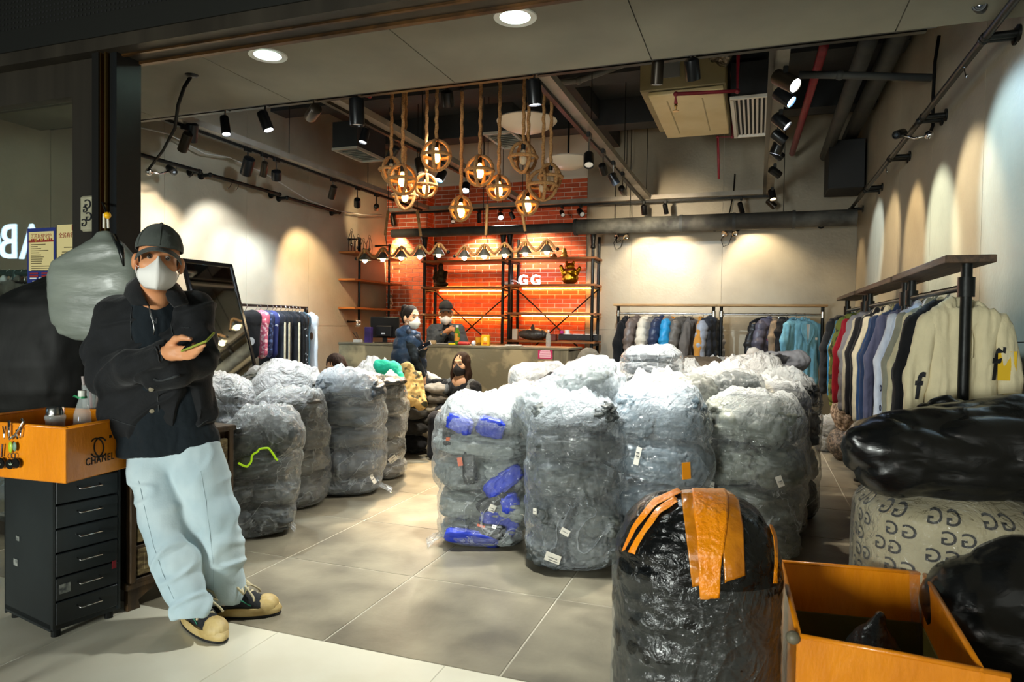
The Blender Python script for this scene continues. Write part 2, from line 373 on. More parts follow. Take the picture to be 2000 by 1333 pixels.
def surfnet(name, V, lo, h):
    S = V < 0; n = np.array(V.shape); c = np.zeros(n - 1, np.int8)
    cs = [(a, b, d) for a in (0, 1) for b in (0, 1) for d in (0, 1)]
    sl = lambda A, a, b, d: A[a:n[0] - 1 + a, b:n[1] - 1 + b, d:n[2] - 1 + d]
    for t in cs: c += sl(S, *t)
    I = np.argwhere((c > 0) & (c < 8)); idx = np.full(n - 1, -1, np.int64); idx[I[:, 0], I[:, 1], I[:, 2]] = np.arange(len(I))
    acc = np.zeros((len(I), 3), np.float32); cnt = np.zeros(len(I), np.float32)
    for t in cs:
        for ax in range(3):
            if t[ax]: continue
            t2 = list(t); t2[ax] = 1; A = I + t; Bq = I + t2; va = V[A[:, 0], A[:, 1], A[:, 2]]; vb = V[Bq[:, 0], Bq[:, 1], Bq[:, 2]]
            mk = (va < 0) != (vb < 0); w = np.where(mk, va / np.where(mk, va - vb, 1), 0); q = np.array(t, np.float32)[None].repeat(len(I), 0); q[:, ax] += w
            acc += q * mk[:, None]; cnt += mk
    P_ = (I + acc / cnt[:, None]) * h + lo
    Fs = []
    for ax in range(3):
        b, d = [(1, 2), (2, 0), (0, 1)][ax]
        s0 = [slice(1, n[i] - 1) for i in range(3)]; s1 = list(s0); s0[ax] = slice(0, n[ax] - 1); s1[ax] = slice(1, n[ax])
        a, e = S[tuple(s0)], S[tuple(s1)]
        for sign in (0, 1):
            E = np.argwhere((a & ~e) if sign else (~a & e))
            if len(E) == 0: continue
            off = np.ones(3, int); off[ax] = 0; E = E + off
            def g(x, y):
                q = E.copy(); q[:, b] -= x; q[:, d] -= y; return idx[q[:, 0], q[:, 1], q[:, 2]]
            Q = np.stack([g(1, 1), g(0, 1), g(0, 0), g(1, 0)], 1); Fs.append(Q if sign else Q[:, ::-1])
    return npmesh(name, P_, np.concatenate(Fs))
def relax(me, it=2, f=.5):
    """plain laplacian smoothing"""
    nE = len(me.edges); e = np.zeros(nE * 2, np.int32); me.edges.foreach_get('vertices', e); e = e.reshape(-1, 2); c = coords(me); n = len(c)
    deg = np.bincount(e.ravel(), minlength=n)[:, None].clip(1)
    for _ in range(it):
        s = np.zeros_like(c)
        for k in range(3): s[:, k] = np.bincount(e[:, 0], c[e[:, 1], k], n) + np.bincount(e[:, 1], c[e[:, 0], k], n)
        c = c + f * (s / deg - c)
    me.vertices.foreach_set('co', c.astype(np.float32).ravel()); me.update(); return me
def text_mesh(txt, size, extrude=.0015, align='CENTER', spacing=1.0, bold=0.0):
    cu = bpy.data.curves.new('text', 'FONT'); cu.body = txt; cu.size = size; cu.extrude = extrude; cu.align_x = align; cu.align_y = 'CENTER'; cu.space_character = spacing; cu.resolution_u = 3; cu.offset = bold * size / .1 * .1
    o = bpy.data.objects.new('text', cu); me = bpy.data.meshes.new_from_object(o); bpy.data.objects.remove(o); bpy.data.curves.remove(cu); return me
def put_text(name, txt, size, m, parent, center, right, up, extrude=.0015, spacing=1.0, label=None):
    me = text_mesh(txt, size, extrude, spacing=spacing); r = Vector(right).normalized(); u = Vector(up).normalized(); n = r.cross(u)
    M4 = Matrix(((r.x, u.x, n.x, center[0]), (r.y, u.y, n.y, center[1]), (r.z, u.z, n.z, center[2]), (0, 0, 0, 1)))
    me.transform(M4); return link(name, me, m, parent, label)
def copy_tree(o, parent=None):
    c = o.copy(); COL.objects.link(c)
    if parent is not None: c.parent = parent
    for ch in o.children: copy_tree(ch, c)
    return c
def catenary(a, b, sag, n=12, wob=0, seed=0):
    a, b = Vector(a), Vector(b); r = random.Random(seed); out = []
    for i in range(n + 1):
        t = i / n; p = a.lerp(b, t); p.z -= sag * 4 * t * (1 - t)
        if wob and 0 < i < n: p += Vector((r.uniform(-wob, wob), r.uniform(-wob, wob), r.uniform(-wob, wob)))
        out.append(p)
    return out
BLACKM = lambda: mat('black_metal', '#121312', .42, .6, col2='#1c1e1d', scale=20, bump=.05)
STEEL = lambda: mat('steel', '#b8b8b4', .25, 1)
CHROME = lambda: mat('chrome', '#d8d8d8', .12, 1)
BRASS = lambda: mat('brass', '#a8834a', .3, 1)
# ================================================================ the shell
CONC = mat('concrete_board', '#99927f', .42, col2='#827b6a', scale=1.6, detail=8, bump=.12, bscale=26, world=True, cramp=(.3, .7), rnd=.04)
DARKC = mat('painted_soffit_concrete', '#34383a', .8, col2='#26292b', scale=2, bump=.15, bscale=14, world=True)
SHOP_T = mat('shop_floor_tile', '#625c4f', .33, col2='#978f7a', scale=3.4, detail=10, dist=.25, bump=.05, bscale=40, world=True, cramp=(.28, .8), rnd=.06)
MALL_T = mat('mall_floor_tile', '#d6d2c0', .3, col2='#cdc8b4', scale=3, bump=.02, bscale=30, world=True, rnd=.015)
GROUT = mat('grout', '#a39d8c', .8)
def struct(o): o['kind'] = 'structure'; return o
floor = struct(MB().box(((XL + XR) / 2, 4.2, -.0525), (XR - XL + 5.2, 13.2, .10), None).build('floor', GROUT))
def tile_mesh(sx, sy, b=.004): return MB().box((0, 0, -.005), (sx, sy, .01), bev=b).mesh('tile')
tm = tile_mesh(.796, .796); tm.materials.append(SHOP_T); tm2 = tile_mesh(.798, .798, .002); tm2.materials.append(MALL_T)
def put(name, me, parent, loc, rot=None, scale=None):
    o = bpy.data.objects.new(name, me); COL.objects.link(o); o.parent = parent; o.location = loc
    if rot: o.rotation_euler = rot
    if scale: o.scale = scale
    return o
for i in range(-8, 4):
    for j in range(11):
        x = -.9 + .8 * i - .4; y = 2.43 + .8 * j + .4
        if XL - .3 < x < XR + .3 and y < YB + .3 and (y > 2.9 or -5.2 < x): put('tile', tm, floor, (x, y, 0))
for i in range(-6, 5):
    for j in range(3):
        x = -1.93 + .8 * i - .4; y = 2.43 - .8 * j - .4
        put('tile', tm2, floor, (x, y, 0))
def panels(wall, axis, at, spans, rows, side, th=.012):
    """concrete boards with recessed joints"""
    for a, b in spans:
        for z0, z1 in rows:
            w, h = b - a - .005, z1 - z0 - .005
            if axis == 'x': c, sz = (at + side * th / 2, (a + b) / 2, (z0 + z1) / 2), (th, w, h)
            else: c, sz = ((a + b) / 2, at + side * th / 2, (z0 + z1) / 2), (w, th, h)
            MB().box(c, sz).build('panel', CONC, wall)
ROWS = [(0, 1.3), (1.3, ZC)]
WBK = mat('wall_backing', '#6f6a60', .8)
wl = struct(MB().box((XL - .1, 6.06, 2.15), (.176, 6.22, 4.5)).box((XL - .16, 9.85, 2.15), (.18, 1.4, 4.5)).build('wall_left', WBK))
panels(wl, 'x', XL - .012, [(max(YF, 1.85 + 1.22 * i), 1.85 + 1.22 * (i + 1)) for i in range(6)], ROWS, 1)
panels(wl, 'x', XL - .07, [(9.17, YB)], [(0, 1.3), (1.3, ZC)], 1)
wr = struct(MB().box((XR + .1, 5.6, 2.15), (.176, 10.1, 4.5)).build('wall_right', WBK))
panels(wr, 'x', XR + .012, [(.9 + 1.325 * i, min(YB, .9 + 1.325 * (i + 1))) for i in range(8)], ROWS, -1)
PX0, PX1 = XL - .05, P(832, 550, Y=YP).x       # pilaster from/to
BX1 = P(1145, 500, Y=YB).x
wb = struct(MB().box(((XL + XR) / 2, YB + .1, 2.15), (XR - XL + .5, .2 - .024, 4.5)).build('wall_back', mat('mortar', '#d2c7b6', .85)))
panels(wb, 'y', YB + .012, [(BX1, -1.83), (-1.83, -.5), (-.5, XR)], ROWS, -1)
# brick pilaster
pil = struct(MB().box(((PX0 + PX1) / 2, YP + .16, 2.15), (PX1 - PX0 - .024, .28, 4.5)).build('trim_1', mat('mortar', '#d2c7b6')))
BRICK = mat('red_brick', '#c2572a', .7, col2='#a64722', scale=9, bump=.2, bscale=40, world=True, rnd=.16)
bm_full = MB().box((0, 0, 0), (.24, .02, .06)).mesh('brick'); bm_full.materials.append(BRICK)
side_b = MB().box((0, 0, 0), (.02, .24, .06)).mesh('brick'); side_b.materials.append(BRICK)
def bricks(parent, x0, x1, yface, z0, rows, limit):
    n = 0; rest = MB(); k0 = 0
    for r in range(rows - 1, -1, -1):
        z = z0 + .07 * r + .03; off = .125 if r % 2 else 0
        c = x1 - off
        k = 0
        while c > x0 - .001:
            a, b = max(c - .24, x0), min(c, x1)
            if r % 2 and k == 0: pass
            if b - a > .03:
                if n < limit: put('brick', bm_full, parent, ((a + b) / 2, yface + random.uniform(-.0015, .0015), z), scale=((b - a) / .24, 1, 1)); n += 1
                else: rest.box(((a + b) / 2, yface, z), (b - a, .02, .06))
            c -= .25; k += 1
        if r % 2 and off > .03:
            a, b = x1 - off + .01, x1
            if n < limit: put('brick', bm_full, parent, ((a + b) / 2, yface, z), scale=((b - a) / .24, 1, 1)); n += 1
            else: rest.box(((a + b) / 2, yface, z), (b - a, .02, .06))
    if rest.v: tag(rest.build('bricks', BRICK, parent), kind='stuff')
BZ0 = .8
MORT = mat('mortar_bed', '#d9cfbf', .85)
MB().box(((PX1 + BX1) / 2, YB + .001, 2.24), (BX1 - PX1, .012, 2.92)).build('mortar_bed', MORT, wb)
MB().box(((PX0 + PX1) / 2 - .003, YP + .09, 2.24), (PX1 - PX0 - .004, .19, 2.92)).build('mortar_bed', MORT, pil)
bricks(wb, PX1 + .005, BX1, YB, BZ0, 41, 300)
bricks(pil, PX0, PX1, YP, BZ0, 41, 300)
for r in range(41):
    z = BZ0 + .07 * r + .03
    put('brick', side_b, pil, (PX1 - .003, YP + (.15 if r % 2 else .13), z), scale=(1, (.25 if r % 2 else .21) / .24, 1))
# ceiling
ceil = struct(MB().box(((XL + XR) / 2, 7.2, ZC + .1), (XR - XL + .4, 6.9, .2)).build('ceiling', DARKC))
for y in (5.5, 7.3, 9.1): struct(MB().box(((XL + XR) / 2, y, ZC - .17), (XR - XL, .3, .34)).build('beam', DARKC, ceil))
struct(MB().box((-2.2, 7.6, ZC - .13), (.35, 5.6, .26)).build('beam', DARKC, ceil))
# dropped front ceiling of boards, with an added solid box above blocking light leaks
SOFF = mat('ceiling_board', '#7d7969', .75, col2='#6a6658', scale=1.3, detail=7, bump=.05, world=True)
sof = struct(MB().box(((XL + XR) / 2, (YF + YS) / 2, ZS + .7), (XR - XL, YS - YF, 1.38)).build('trim_2', mat('soffit_light_block', '#1e2021', .8)))
for i in range(6):
    a = XL + 1.304 * i; MB().box((a + .652, (YF + YS) / 2, ZS + .004), (1.298, YS - YF, .012)).build('board', SOFF, sof)
MB().box(((XL + XR) / 2 - .15, YS + .012, ZS + .03), (XR - XL - .5, .02, .06)).build('edge_trim', mat('black_paint', '#0d0e0e', .5), sof)
# shop front: fascia, posts, glass
BRZ = mat('dark_bronze_metal', '#3f392f', .45, .5, col2='#2f2a22', scale=6, bump=.03, stretch=(1, 1, .05))
BRZ2 = mat('bronze_trim', '#6a4a28', .35, .8, col2='#3c2b1b', scale=7)
FAS = mat('perforated_black', '#1d1d19', .5, .4)
zh = P(300, 108, Y=YF).z
fas = struct(MB().box((-1.6, YF - .1, zh + .62), (10.4, .12, 1.1)).build('trim_3', FAS))
# rows of holes in the fascia sheet, the shade inside them painted as small black squares
hole = MB().lathe([(.006, 0), (.0042, .002), (.0042, 0)], (0, 0, 0), 6, rotm(math.pi / 2, 0, 0))
dots = MB()
for i in range(150):
    for j in range(24):
        dots.box((-5.0 + i * .03, YF - .161, zh + .2 + j * .03), (.012, .004, .012))
tag(dots.build('perforation', mat('hole_black', '#050505', .9), fas), kind='stuff')
struct(MB().box((-1.6, YF - .02, zh + .035), (10.4, .26, .07)).build('head_rail', BRZ, fas))
MB().box((-1.3, YF + .06, zh - .006), (4.2, .03, .02)).build('bronze_strip', BRZ2, fas)
MB().box((-1.3, YF - .06, zh - .004), (4.2, .018, .014)).build('bronze_strip', BRZ2, fas)
xr_, xl_ = P(258, 300, Y=YF).x, P(165, 300, Y=YF).x
post = struct(MB().box(((xl_ + xr_) / 2 - .07, YF, zh / 2), (xr_ - xl_ - .15, .16, zh), bev=.004).build('trim_4', BRZ))
MB().box((xr_ - .125, YF - .03, zh / 2), (.05, .2, zh)).build('post_return', mat('post_return_metal', '#191713', .5, .5), post)
for q in (.1, .062): MB().box((xr_ - q, YF - .06, zh / 2), (.009, .12, zh)).build('brass_strip', BRASS(), post)
MB().box((xr_ - .025, YF - .02, zh / 2), (.05, .16, zh)).build('jamb', mat('jamb_black', '#141617', .45, .4), post)
GL = pane_glass('window_glass')
win = struct(MB().box((xl_ - 1.0, YF - .02, zh - .1), (2.1, .1, .2)).build('window_1', BRZ))
MB().box((xl_ - 1.0, YF, (zh - .2) / 2), (1.99, .012, zh - .2)).build('pane', GL, win)
MB().box((xl_ - 1.0, YF, .04), (2.0, .08, .08)).build('bottom_rail', BRZ, win)
# ================================================================ ceiling tracks and lamps
ALU = mat('track_aluminium', '#8f897e', .45, .3, col2='#7d776c', scale=5)
BK = BLACKM()
LAMPB = mat('lamp_black', '#17181a', .3, .5)
LAMPN = mat('lamp_brown_black', '#2a231a', .35, .6)
ZT = 3.2
def track(name, a, b, label, w=.1, h=.06):
    a, b = Vector(a), Vector(b)
    t = thing(name, label, 'lighting track', (a + b) / 2)
    ang = math.atan2((b - a).y, (b - a).x); R = rotm(0, 0, ang); L = (b - a).length
    MB().box((a + b) / 2 + Vector((0, 0, h * .3)), (L, w, h), R).build('channel', ALU, t)
    MB().box((a + b) / 2 + R @ Vector((0, .062, -h * .35)), (L * .985, .04, .04), R).build('power_rail', BK, t)
    n = max(2, int(L / 1.6))
    for i in range(n + 1):
        p = a.lerp(b, (i + .04) / (n + .08)); MB().cyl(p + Vector((0, 0, h * .6)), (p.x, p.y, ZC), .005, n=6).build('hanger_rod', BK, t)
    return t
xL, xM, xC, xR = -5.05, -3.33, -1.52, .12
track('ceiling_track', (xL, 4.75, ZT), (xL, 9.9, ZT), 'long grey lighting track above the left wall')
track('ceiling_track', (xM, 4.65, ZT), (xM, 9.9, ZT), 'grey lighting track running back between left track and pendants')
track('ceiling_track', (xC, 4.6, ZT), (xC, 9.9, ZT), 'grey lighting track slanting back right of the rope pendants')
track('ceiling_track', (xR, 4.27, ZT), (xR, 9.9, ZT), 'grey lighting track along the right side with bright spots')
track('ceiling_track', (xL - .72, 9.98, ZT), (xR + .05, 9.98, ZT), 'grey cross track along the rear wall above the brick')
track('ceiling_track', (-5.3, YS + .13, ZS + .09), (.9, YS + .13, ZS + .09), 'black rimmed lighting track behind front ceiling edge')
WARM, NEUT, COOL, BLUE, TEAL = (1, .72, .42), (1, .9, .75), (.72, .87, 1), (.38, .66, 1), (.75, 1, .95)
SPOTN = [0]
def spot(p, zt, aim, label, r=.042, L=.16, m=None, e=0, col=NEUT, cone=55, lens=0, blend=.6, glowcol=None):
    """track spotlight: adapter on the track, stem, tilted can, lens; e>0 gives it its own light"""
    p = Vector(p); aim = Vector(aim); d = (aim - p).normalized(); m = m or LAMPB
    t = thing('track_spotlight', label, 'spotlight', (p.x, p.y, zt))
    MB().box((p.x, p.y, zt - .035), (.035, .09, .05), bev=.006).build('adapter', BK, t)
    MB().cyl((p.x, p.y, zt - .05), p - d * L * .1, .007, n=8).build('stem', STEEL() if random.random() < .4 else BK, t)
    a, b = p - d * L * .5, p + d * L * .5
    R = frame(d)
    MB().lathe([(r * .55, 0), (r * .95, .012), (r, .03), (r, L - .006), (r * .97, L), (r * .84, L), (r * .8, L - .018), (.0, L - .02)], a, 18, R).build('can', m, t, smooth=True)
    lm = glow('lens_%s_%d' % (glowcol or 'w', lens), {'b': '#7db8ff', 'y': '#ffd9a0', None: '#eef6ff'}[glowcol], lens) if lens else mat('dim_lens', '#cfcabc', .2, emit=.25)
    MB().lathe([(.0, .004), (r * .6, .003), (r * .8, 0), (0, 0)], b - d * .012, 18, R).build('lens', lm, t, smooth=True)
    if e:
        l = bpy.data.lights.new('spot_light', 'SPOT'); l.energy = e; l.color = col; l.spot_size = math.radians(cone); l.spot_blend = blend; l.shadow_soft_size = .035
        o = bpy.data.objects.new('spot_light', l); COL.objects.link(o); o.parent = t
        o.matrix_world = Matrix.Translation(b + d * .01) @ R.to_4x4() @ Matrix.Rotation(math.pi, 4, 'X')
        o.matrix_parent_inverse = Matrix.Identity(4); o.matrix_basis = Matrix.Translation(-Vector(t.location)) @ Matrix.Translation(b + d * .01) @ R.to_4x4() @ Matrix.Rotation(math.pi, 4, 'X')
    return t
LW = lambda px, py: P(px, py, X=XL)
RW = lambda px, py: P(px, py, X=XR)
BW = lambda px, py: P(px, py, Y=YB)
E_ = 1.0
# on the track behind the front ceiling edge
ye = YS + .13
spot(P(440, 245, Y=ye), ZS + .1, P(520, 900, Z=.4), 'slim black spotlight with white lens pointing straight down, front left', .035, .17, e=90, lens=18, cone=70)
spot(P(518, 236, Y=ye), ZS + .1, P(800, 980, Z=0), 'spotlight shining brightly toward the camera, front left', .042, .16, e=150, lens=90, cone=75, col=COOL)
spot(P(612, 220, Y=ye), ZS + .1, P(470, 420, X=XL), 'brown black spotlight with lit lens tilted to the left wall, front', .045, .19, LAMPN, e=120, lens=22, cone=50, col=COOL)
spot(P(697, 218, Y=ye), ZS + .1, P(720, 900, Z=.3), 'large black spotlight pointing down with thin lit rim, front', .055, .2, e=0)
spot(P(1043, 180, Y=ye), ZS + .1, P(1100, 900, Z=.4), 'black spotlight with bright white lens at start of middle track', .05, .17, e=210, lens=40, cone=85, col=(1, .95, .86))
spot(P(1284, 138, Y=ye), ZS + .1, P(1240, 900, Z=.4), 'black spotlight below the beige air unit, tilted left', .038, .17, LAMPN, e=260, lens=16, cone=80, col=NEUT)
spot(P(1352, 135, Y=ye), ZS + .1, P(1420, 780, Z=.8), 'dark square looking spotlight right of the tilted one, below air unit', .045, .13, e=120, lens=0, cone=80, col=NEUT)
# left track, washing the left wall
def lsp(px, py, aim, label, **k): return spot(P(px, py, X=xL), ZT - .02, aim, label, **k)
lsp(375, 258, LW(352, 610), 'glossy black spotlight nearest on the left track', r=.055, L=.18, e=175, col=NEUT, cone=66, lens=3)
lsp(362, 277, LW(290, 470), 'brown spotlight below the glossy black one on left track', r=.045, L=.2, m=LAMPN, e=150, col=(1, .82, .66), cone=62)
lsp(484, 324, LW(430, 520), 'wide black spotlight second group on left track', r=.06, L=.2, e=140, col=(.95, .97, 1), cone=74)
lsp(516, 330, LW(480, 600), 'brown spotlight beside the wide black one on left track', r=.038, L=.17, m=LAMPN, e=165, col=COOL, cone=62)
lsp(540, 342, LW(545, 640), 'round black spotlight third of the middle group on left track', r=.055, L=.11, e=150, col=COOL, cone=62)
lsp(650, 375, LW(600, 560), 'brown spotlight at the far part of left track over warm wall', r=.045, L=.18, m=LAMPN, e=230, col=WARM, cone=66, lens=4, glowcol='y')
lsp(698, 396, LW(700, 600), 'black box spotlight hanging lowest near the end of left track', r=.045, L=.13, e=0)
lsp(735, 405, P(700, 640, Z=1.1), 'dim spotlight at the rear end of left track', r=.04, L=.16, m=LAMPN, e=60, col=WARM, cone=70)
# second track
def msp(px, py, aim, label, **k): return spot(P(px, py, X=xM), ZT - .02, aim, label, **k)
msp(712, 265, P(560, 860, Z=.4), 'black multi jointed spotlight on second track', r=.04, L=.14, e=130, cone=70, col=NEUT, lens=10)
msp(768, 298, P(520, 760, Z=.5), 'spotlight glowing blue left of the rope pendants', r=.045, L=.15, e=140, cone=60, col=COOL, lens=50, glowcol='b')
msp(820, 325, P(950, 950, Z=0), 'brown spotlight behind the highest left pendant', r=.045, L=.2, m=LAMPN, e=950, col=WARM, cone=50)
msp(862, 343, P(650, 780, Z=.6), 'spotlight glowing blue behind the rope pendants', r=.05, L=.14, e=170, cone=60, col=COOL, lens=50, glowcol='b')
msp(874, 192, P(900, 900, Z=0), 'white lit spotlight pointing down between the front ropes', r=.048, L=.14, e=150, cone=80, col=NEUT, lens=40) if False else spot(P(874, 192, Y=5.6), ZC - .34, P(930, 720, Y=7.4), 'white lit spotlight pointing down between the front ropes', r=.055, L=.14, e=300, cone=84, col=(1, .92, .78), lens=40)
msp(910, 366, P(860, 720, Z=.9), 'white lit spotlight low behind the middle pendants', r=.05, L=.12, e=300, cone=64, col=(1, .86, .62), lens=40)
# middle track
def csp(px, py, aim, label, **k): return spot(P(px, py, X=xC), ZT - .02, aim, label, **k)
csp(1150, 312, P(1150, 780, Z=.8), 'black spotlight with thin blue edge on middle track', r=.05, L=.15, e=0)
csp(1178, 330, P(1300, 700, Z=.9), 'lit white spotlight on the middle track, first of three', r=.04, L=.13, e=330, cone=70, col=COOL, lens=60)
csp(1198, 350, P(1420, 720, Z=.9), 'lit white spotlight on the middle track, second of three', r=.045, L=.14, e=300, cone=60, col=(1, .96, .9), lens=40)
csp(1216, 372, BW(1290, 500), 'thin lit spotlight on the middle track, last of three', r=.04, L=.15, e=190, cone=66, col=(1, .8, .55), lens=14)
# rear track
def bsp(px, py, aim, label, **k): p = P(px, py, Y=9.98); p.z = min(p.z, 3.05); return spot(p, ZT - .02, aim, label, **k)
bsp(885, 428, P(870, 640, Y=8.2), 'small black spotlight left of the lowest pendant, rear track', r=.04, L=.16)
bsp(936, 425, P(940, 560, Y=YB), 'thin black spotlight behind the lowest pendant, rear track', r=.035, L=.16, e=170, col=(1, .8, .55), cone=95)
bsp(978, 398, P(1010, 640, Y=8.0), 'dazzling white spotlight in front of the brick, rear track', r=.045, L=.12, e=120, cone=80, col=(1, .93, .82), lens=60)
bsp(1000, 408, P(1070, 560, Y=YB), 'small lit spotlight beside the dazzling one, rear track', r=.035, L=.12, e=170, col=(1, .8, .55), cone=95, lens=16)
bsp(1098, 417, P(1120, 470, Y=9.2), 'brown spotlight before the brick tilted right, rear track', r=.035, L=.15, m=LAMPN)
bsp(1134, 415, P(1170, 460, Y=9.4), 'black spotlight at right edge of the brick, rear track', r=.045, L=.17)
bsp(1258, 405, BW(1270, 560), 'black spotlight under the end of middle track, rear track', r=.045, L=.14, e=90, col=(1, .8, .55), cone=85)
bsp(1300, 406, BW(1330, 560), 'slim black spotlight pointing down left of the wall lamps, rear track', r=.035, L=.15, e=75, col=(1, .8, .55), cone=85)
bsp(1447, 406, BW(1490, 560), 'slim black spotlight near the right end of rear track', r=.035, L=.16, e=100, col=(1, .8, .55), cone=90)
bsp(768, 415, P(790, 560, Y=YP), 'brown spotlight over the left shelves, rear track', r=.04, L=.17, m=LAMPN, e=300, cone=70, col=WARM)
# right track, scallops on the right wall
def rsp(px, py, aim, label, **k): return spot(Vector((xR + .03, P(px, py, Z=3.08).y, 3.08)), ZT - .02, aim, label, **k)
rsp(1530, 158, RW(1985, 380), 'spotlight with lit lens facing right, nearest on right track', r=.055, L=.2, m=LAMPN, e=240, cone=54, col=(.5, .78, 1), lens=30)
rsp(1526, 190, RW(1900, 420), 'blue glowing spotlight second on right track', r=.05, L=.16, e=190, cone=46, col=(1, .84, .6), lens=50, glowcol='b')
rsp(1538, 236, RW(1835, 470), 'black square spotlight third on right track', r=.05, L=.15, e=260, cone=44, col=(.9, 1, .9), lens=6)
rsp(1520, 268, RW(1785, 470), 'black spotlight above the dazzling pair on right track', r=.05, L=.14, e=170, cone=42, col=(1, .75, .45))
rsp(1516, 288, P(1330, 760, Z=.7), 'dazzling white spotlight on right track', r=.055, L=.13, e=170, cone=66, col=(1, .98, .95), lens=160)
rsp(1532, 300, RW(1740, 480), 'bright white spotlight just below the dazzling one on right track', r=.045, L=.13, e=160, cone=44, col=(1, .78, .5), lens=90)
rsp(1522, 336, RW(1712, 480), 'black spotlight with warm lens far on right track', r=.045, L=.14, e=160, cone=44, col=(.75, .9, 1), lens=6, glowcol='y')
rsp(1516, 380, P(1560, 640, Y=8.8), 'silver rimmed spotlight at the rear corner of right track', r=.045, L=.15, e=190, cone=70, col=(1, .78, .5), lens=8, glowcol='y')
rsp(1510, 398, RW(1680, 560), 'lowest black spotlight at the rear corner of right track', r=.045, L=.15, m=LAMPN, e=60, cone=50, col=WARM)
# recessed downlights in the front ceiling
def downlight(p, label, e, col=(.98, 1, .94), cone=120):
    p = Vector(p); t = thing('ceiling_downlight', label, 'ceiling light', (p.x, p.y, ZS))
    MB().lathe([(.088, -.004), (.112, -.008), (.116, -.002), (.116, .003), (.088, .003)], (p.x, p.y, ZS - .002), 32).build('trim_ring', mat('white_trim', '#d8d8d2', .4), t, smooth=True)
    MB().lathe([(0, .0), (.08, .0), (.08, .004), (0, .004)], (p.x, p.y, ZS - .006), 28).build('diffuser', glow('downlight_glow', '#e6fff8', 14), t)
    l = bpy.data.lights.new('downlight', 'SPOT'); l.energy = e; l.color = col; l.spot_size = math.radians(cone); l.spot_blend = .8; l.shadow_soft_size = .06
    o = bpy.data.objects.new('downlight', l); COL.objects.link(o); o.parent = t; o.location = (0, 0, -.03)
downlight(P(523, 107, Z=ZS), 'round recessed downlight on left half of the front ceiling', 15, cone=62)
downlight(P(1006, 32, Z=ZS), 'round recessed downlight at top centre of the front ceiling', 390, cone=78)
downlight(P(158, 171, Z=ZS), 'round recessed downlight half hidden by the door post, seen through the shop glass', 14)
# ================================================================ rope pendants
ROPE = mat('jute_rope', '#b98a55', .9, col2='#8a6238', scale=60, bump=.5, bscale=120, stretch=(1, 1, 2.2))
BULB = glow('bulb_warm', '#ffb85a', 16)
BULBOFF = mat('clear_bulb_glass', '#e8d6b4', .08, alpha=.45, spec=.8)
ROPEP = [(852, 304, 55, 853, 1, 'highest on the left'), (786, 351, 53, 787, 1, 'big one second from the left'), (791, 383, 48, 794, 1, 'low one under the big left pendant'), (832, 363, 41, 834, 1, 'small one right of the big left pendant'), (764, 332, 44, 772, 0, 'unlit one farthest left'), (937, 334, 54, 938, 1, 'big one in the middle'), (900, 408, 43, 903, 1, 'lowest one, in front of the brick'), (974, 367, 43, 975, 1, 'small one right of the middle'), (1022, 308, 54, 1022, 0, 'highest on the right, unlit'), (1030, 397, 43, 1030, 1, 'low lit one at the right'), (1060, 362, 54, 1058, 0, 'unlit one second from right'), (1075, 346, 46, 1067, 0, 'farthest right, half hidden and unlit')]
for k, (px, py, dia, rx, on, lb) in enumerate(ROPEP):
    big = dia > 46; rad = .122 if big else .098; d = 2 * rad * F / dia
    if k in (4, 11): d += .35; rad *= 1.06
    if k == 2: d += .25; rad *= 1.05
    c = P(px, py, d=d); t = thing('rope_pendant_lamp', 'rope wrapped globe pendant with bulb, ' + lb, 'pendant lamp', c, 'rope globe pendants hung from the ceiling')
    a0 = RNG.uniform(0, 3)
    for q in range(2):
        ang = a0 + q * math.pi / 2
        MB().tube([c + Vector((math.cos(ang) * rad * math.sin(t_), math.sin(ang) * rad * math.sin(t_), rad * 1.06 * math.cos(t_))) for t_ in np.linspace(0, 2 * math.pi, 29)[:-1]], .0155, 8, closed=True).build('rope_hoop', ROPE, t, smooth='all')
    MB().tube([c + Vector((rad * math.cos(t_), rad * math.sin(t_), 0)) for t_ in np.linspace(0, 2 * math.pi, 29)[:-1]], .0155, 8, closed=True).build('rope_ring', ROPE, t, smooth='all')
    MB().cyl(c + Vector((0, 0, rad * 1.12)), c + Vector((0, 0, rad * .55)), .022, .02, 12).build('socket', BK, t, smooth=True)
    zb = rad * .55
    b = MB().lathe([(.012, zb), (.02, zb - .02), (.03, zb - .05), (.036, zb - .085), (.03, zb - .115), (.015, zb - .13), (0, zb - .134)], c, 14).build('bulb', BULB if on else BULBOFF, t, smooth='all')
    top = Vector((c.x, c.y, ZC - (.0))); z0 = c.z + rad * 1.05
    n = 40; pts = [Vector((c.x + .004 * math.sin(i * 2.1), c.y + .004 * math.cos(i * 2.1), z0 + (top.z - z0) * i / n)) for i in range(n + 1)]
    MB().tube(pts, [.0145 + .002 * (i % 2) for i in range(n + 1)], 7).build('rope', ROPE, t, smooth='all')
    if k in (2, 3, 6): MB().ball((c.x, c.y - .01, z0 + (1.05 if k != 6 else .95)), .024, 10, 6).build('knot', mat('black_tape', '#101010', .6), t, smooth='all')
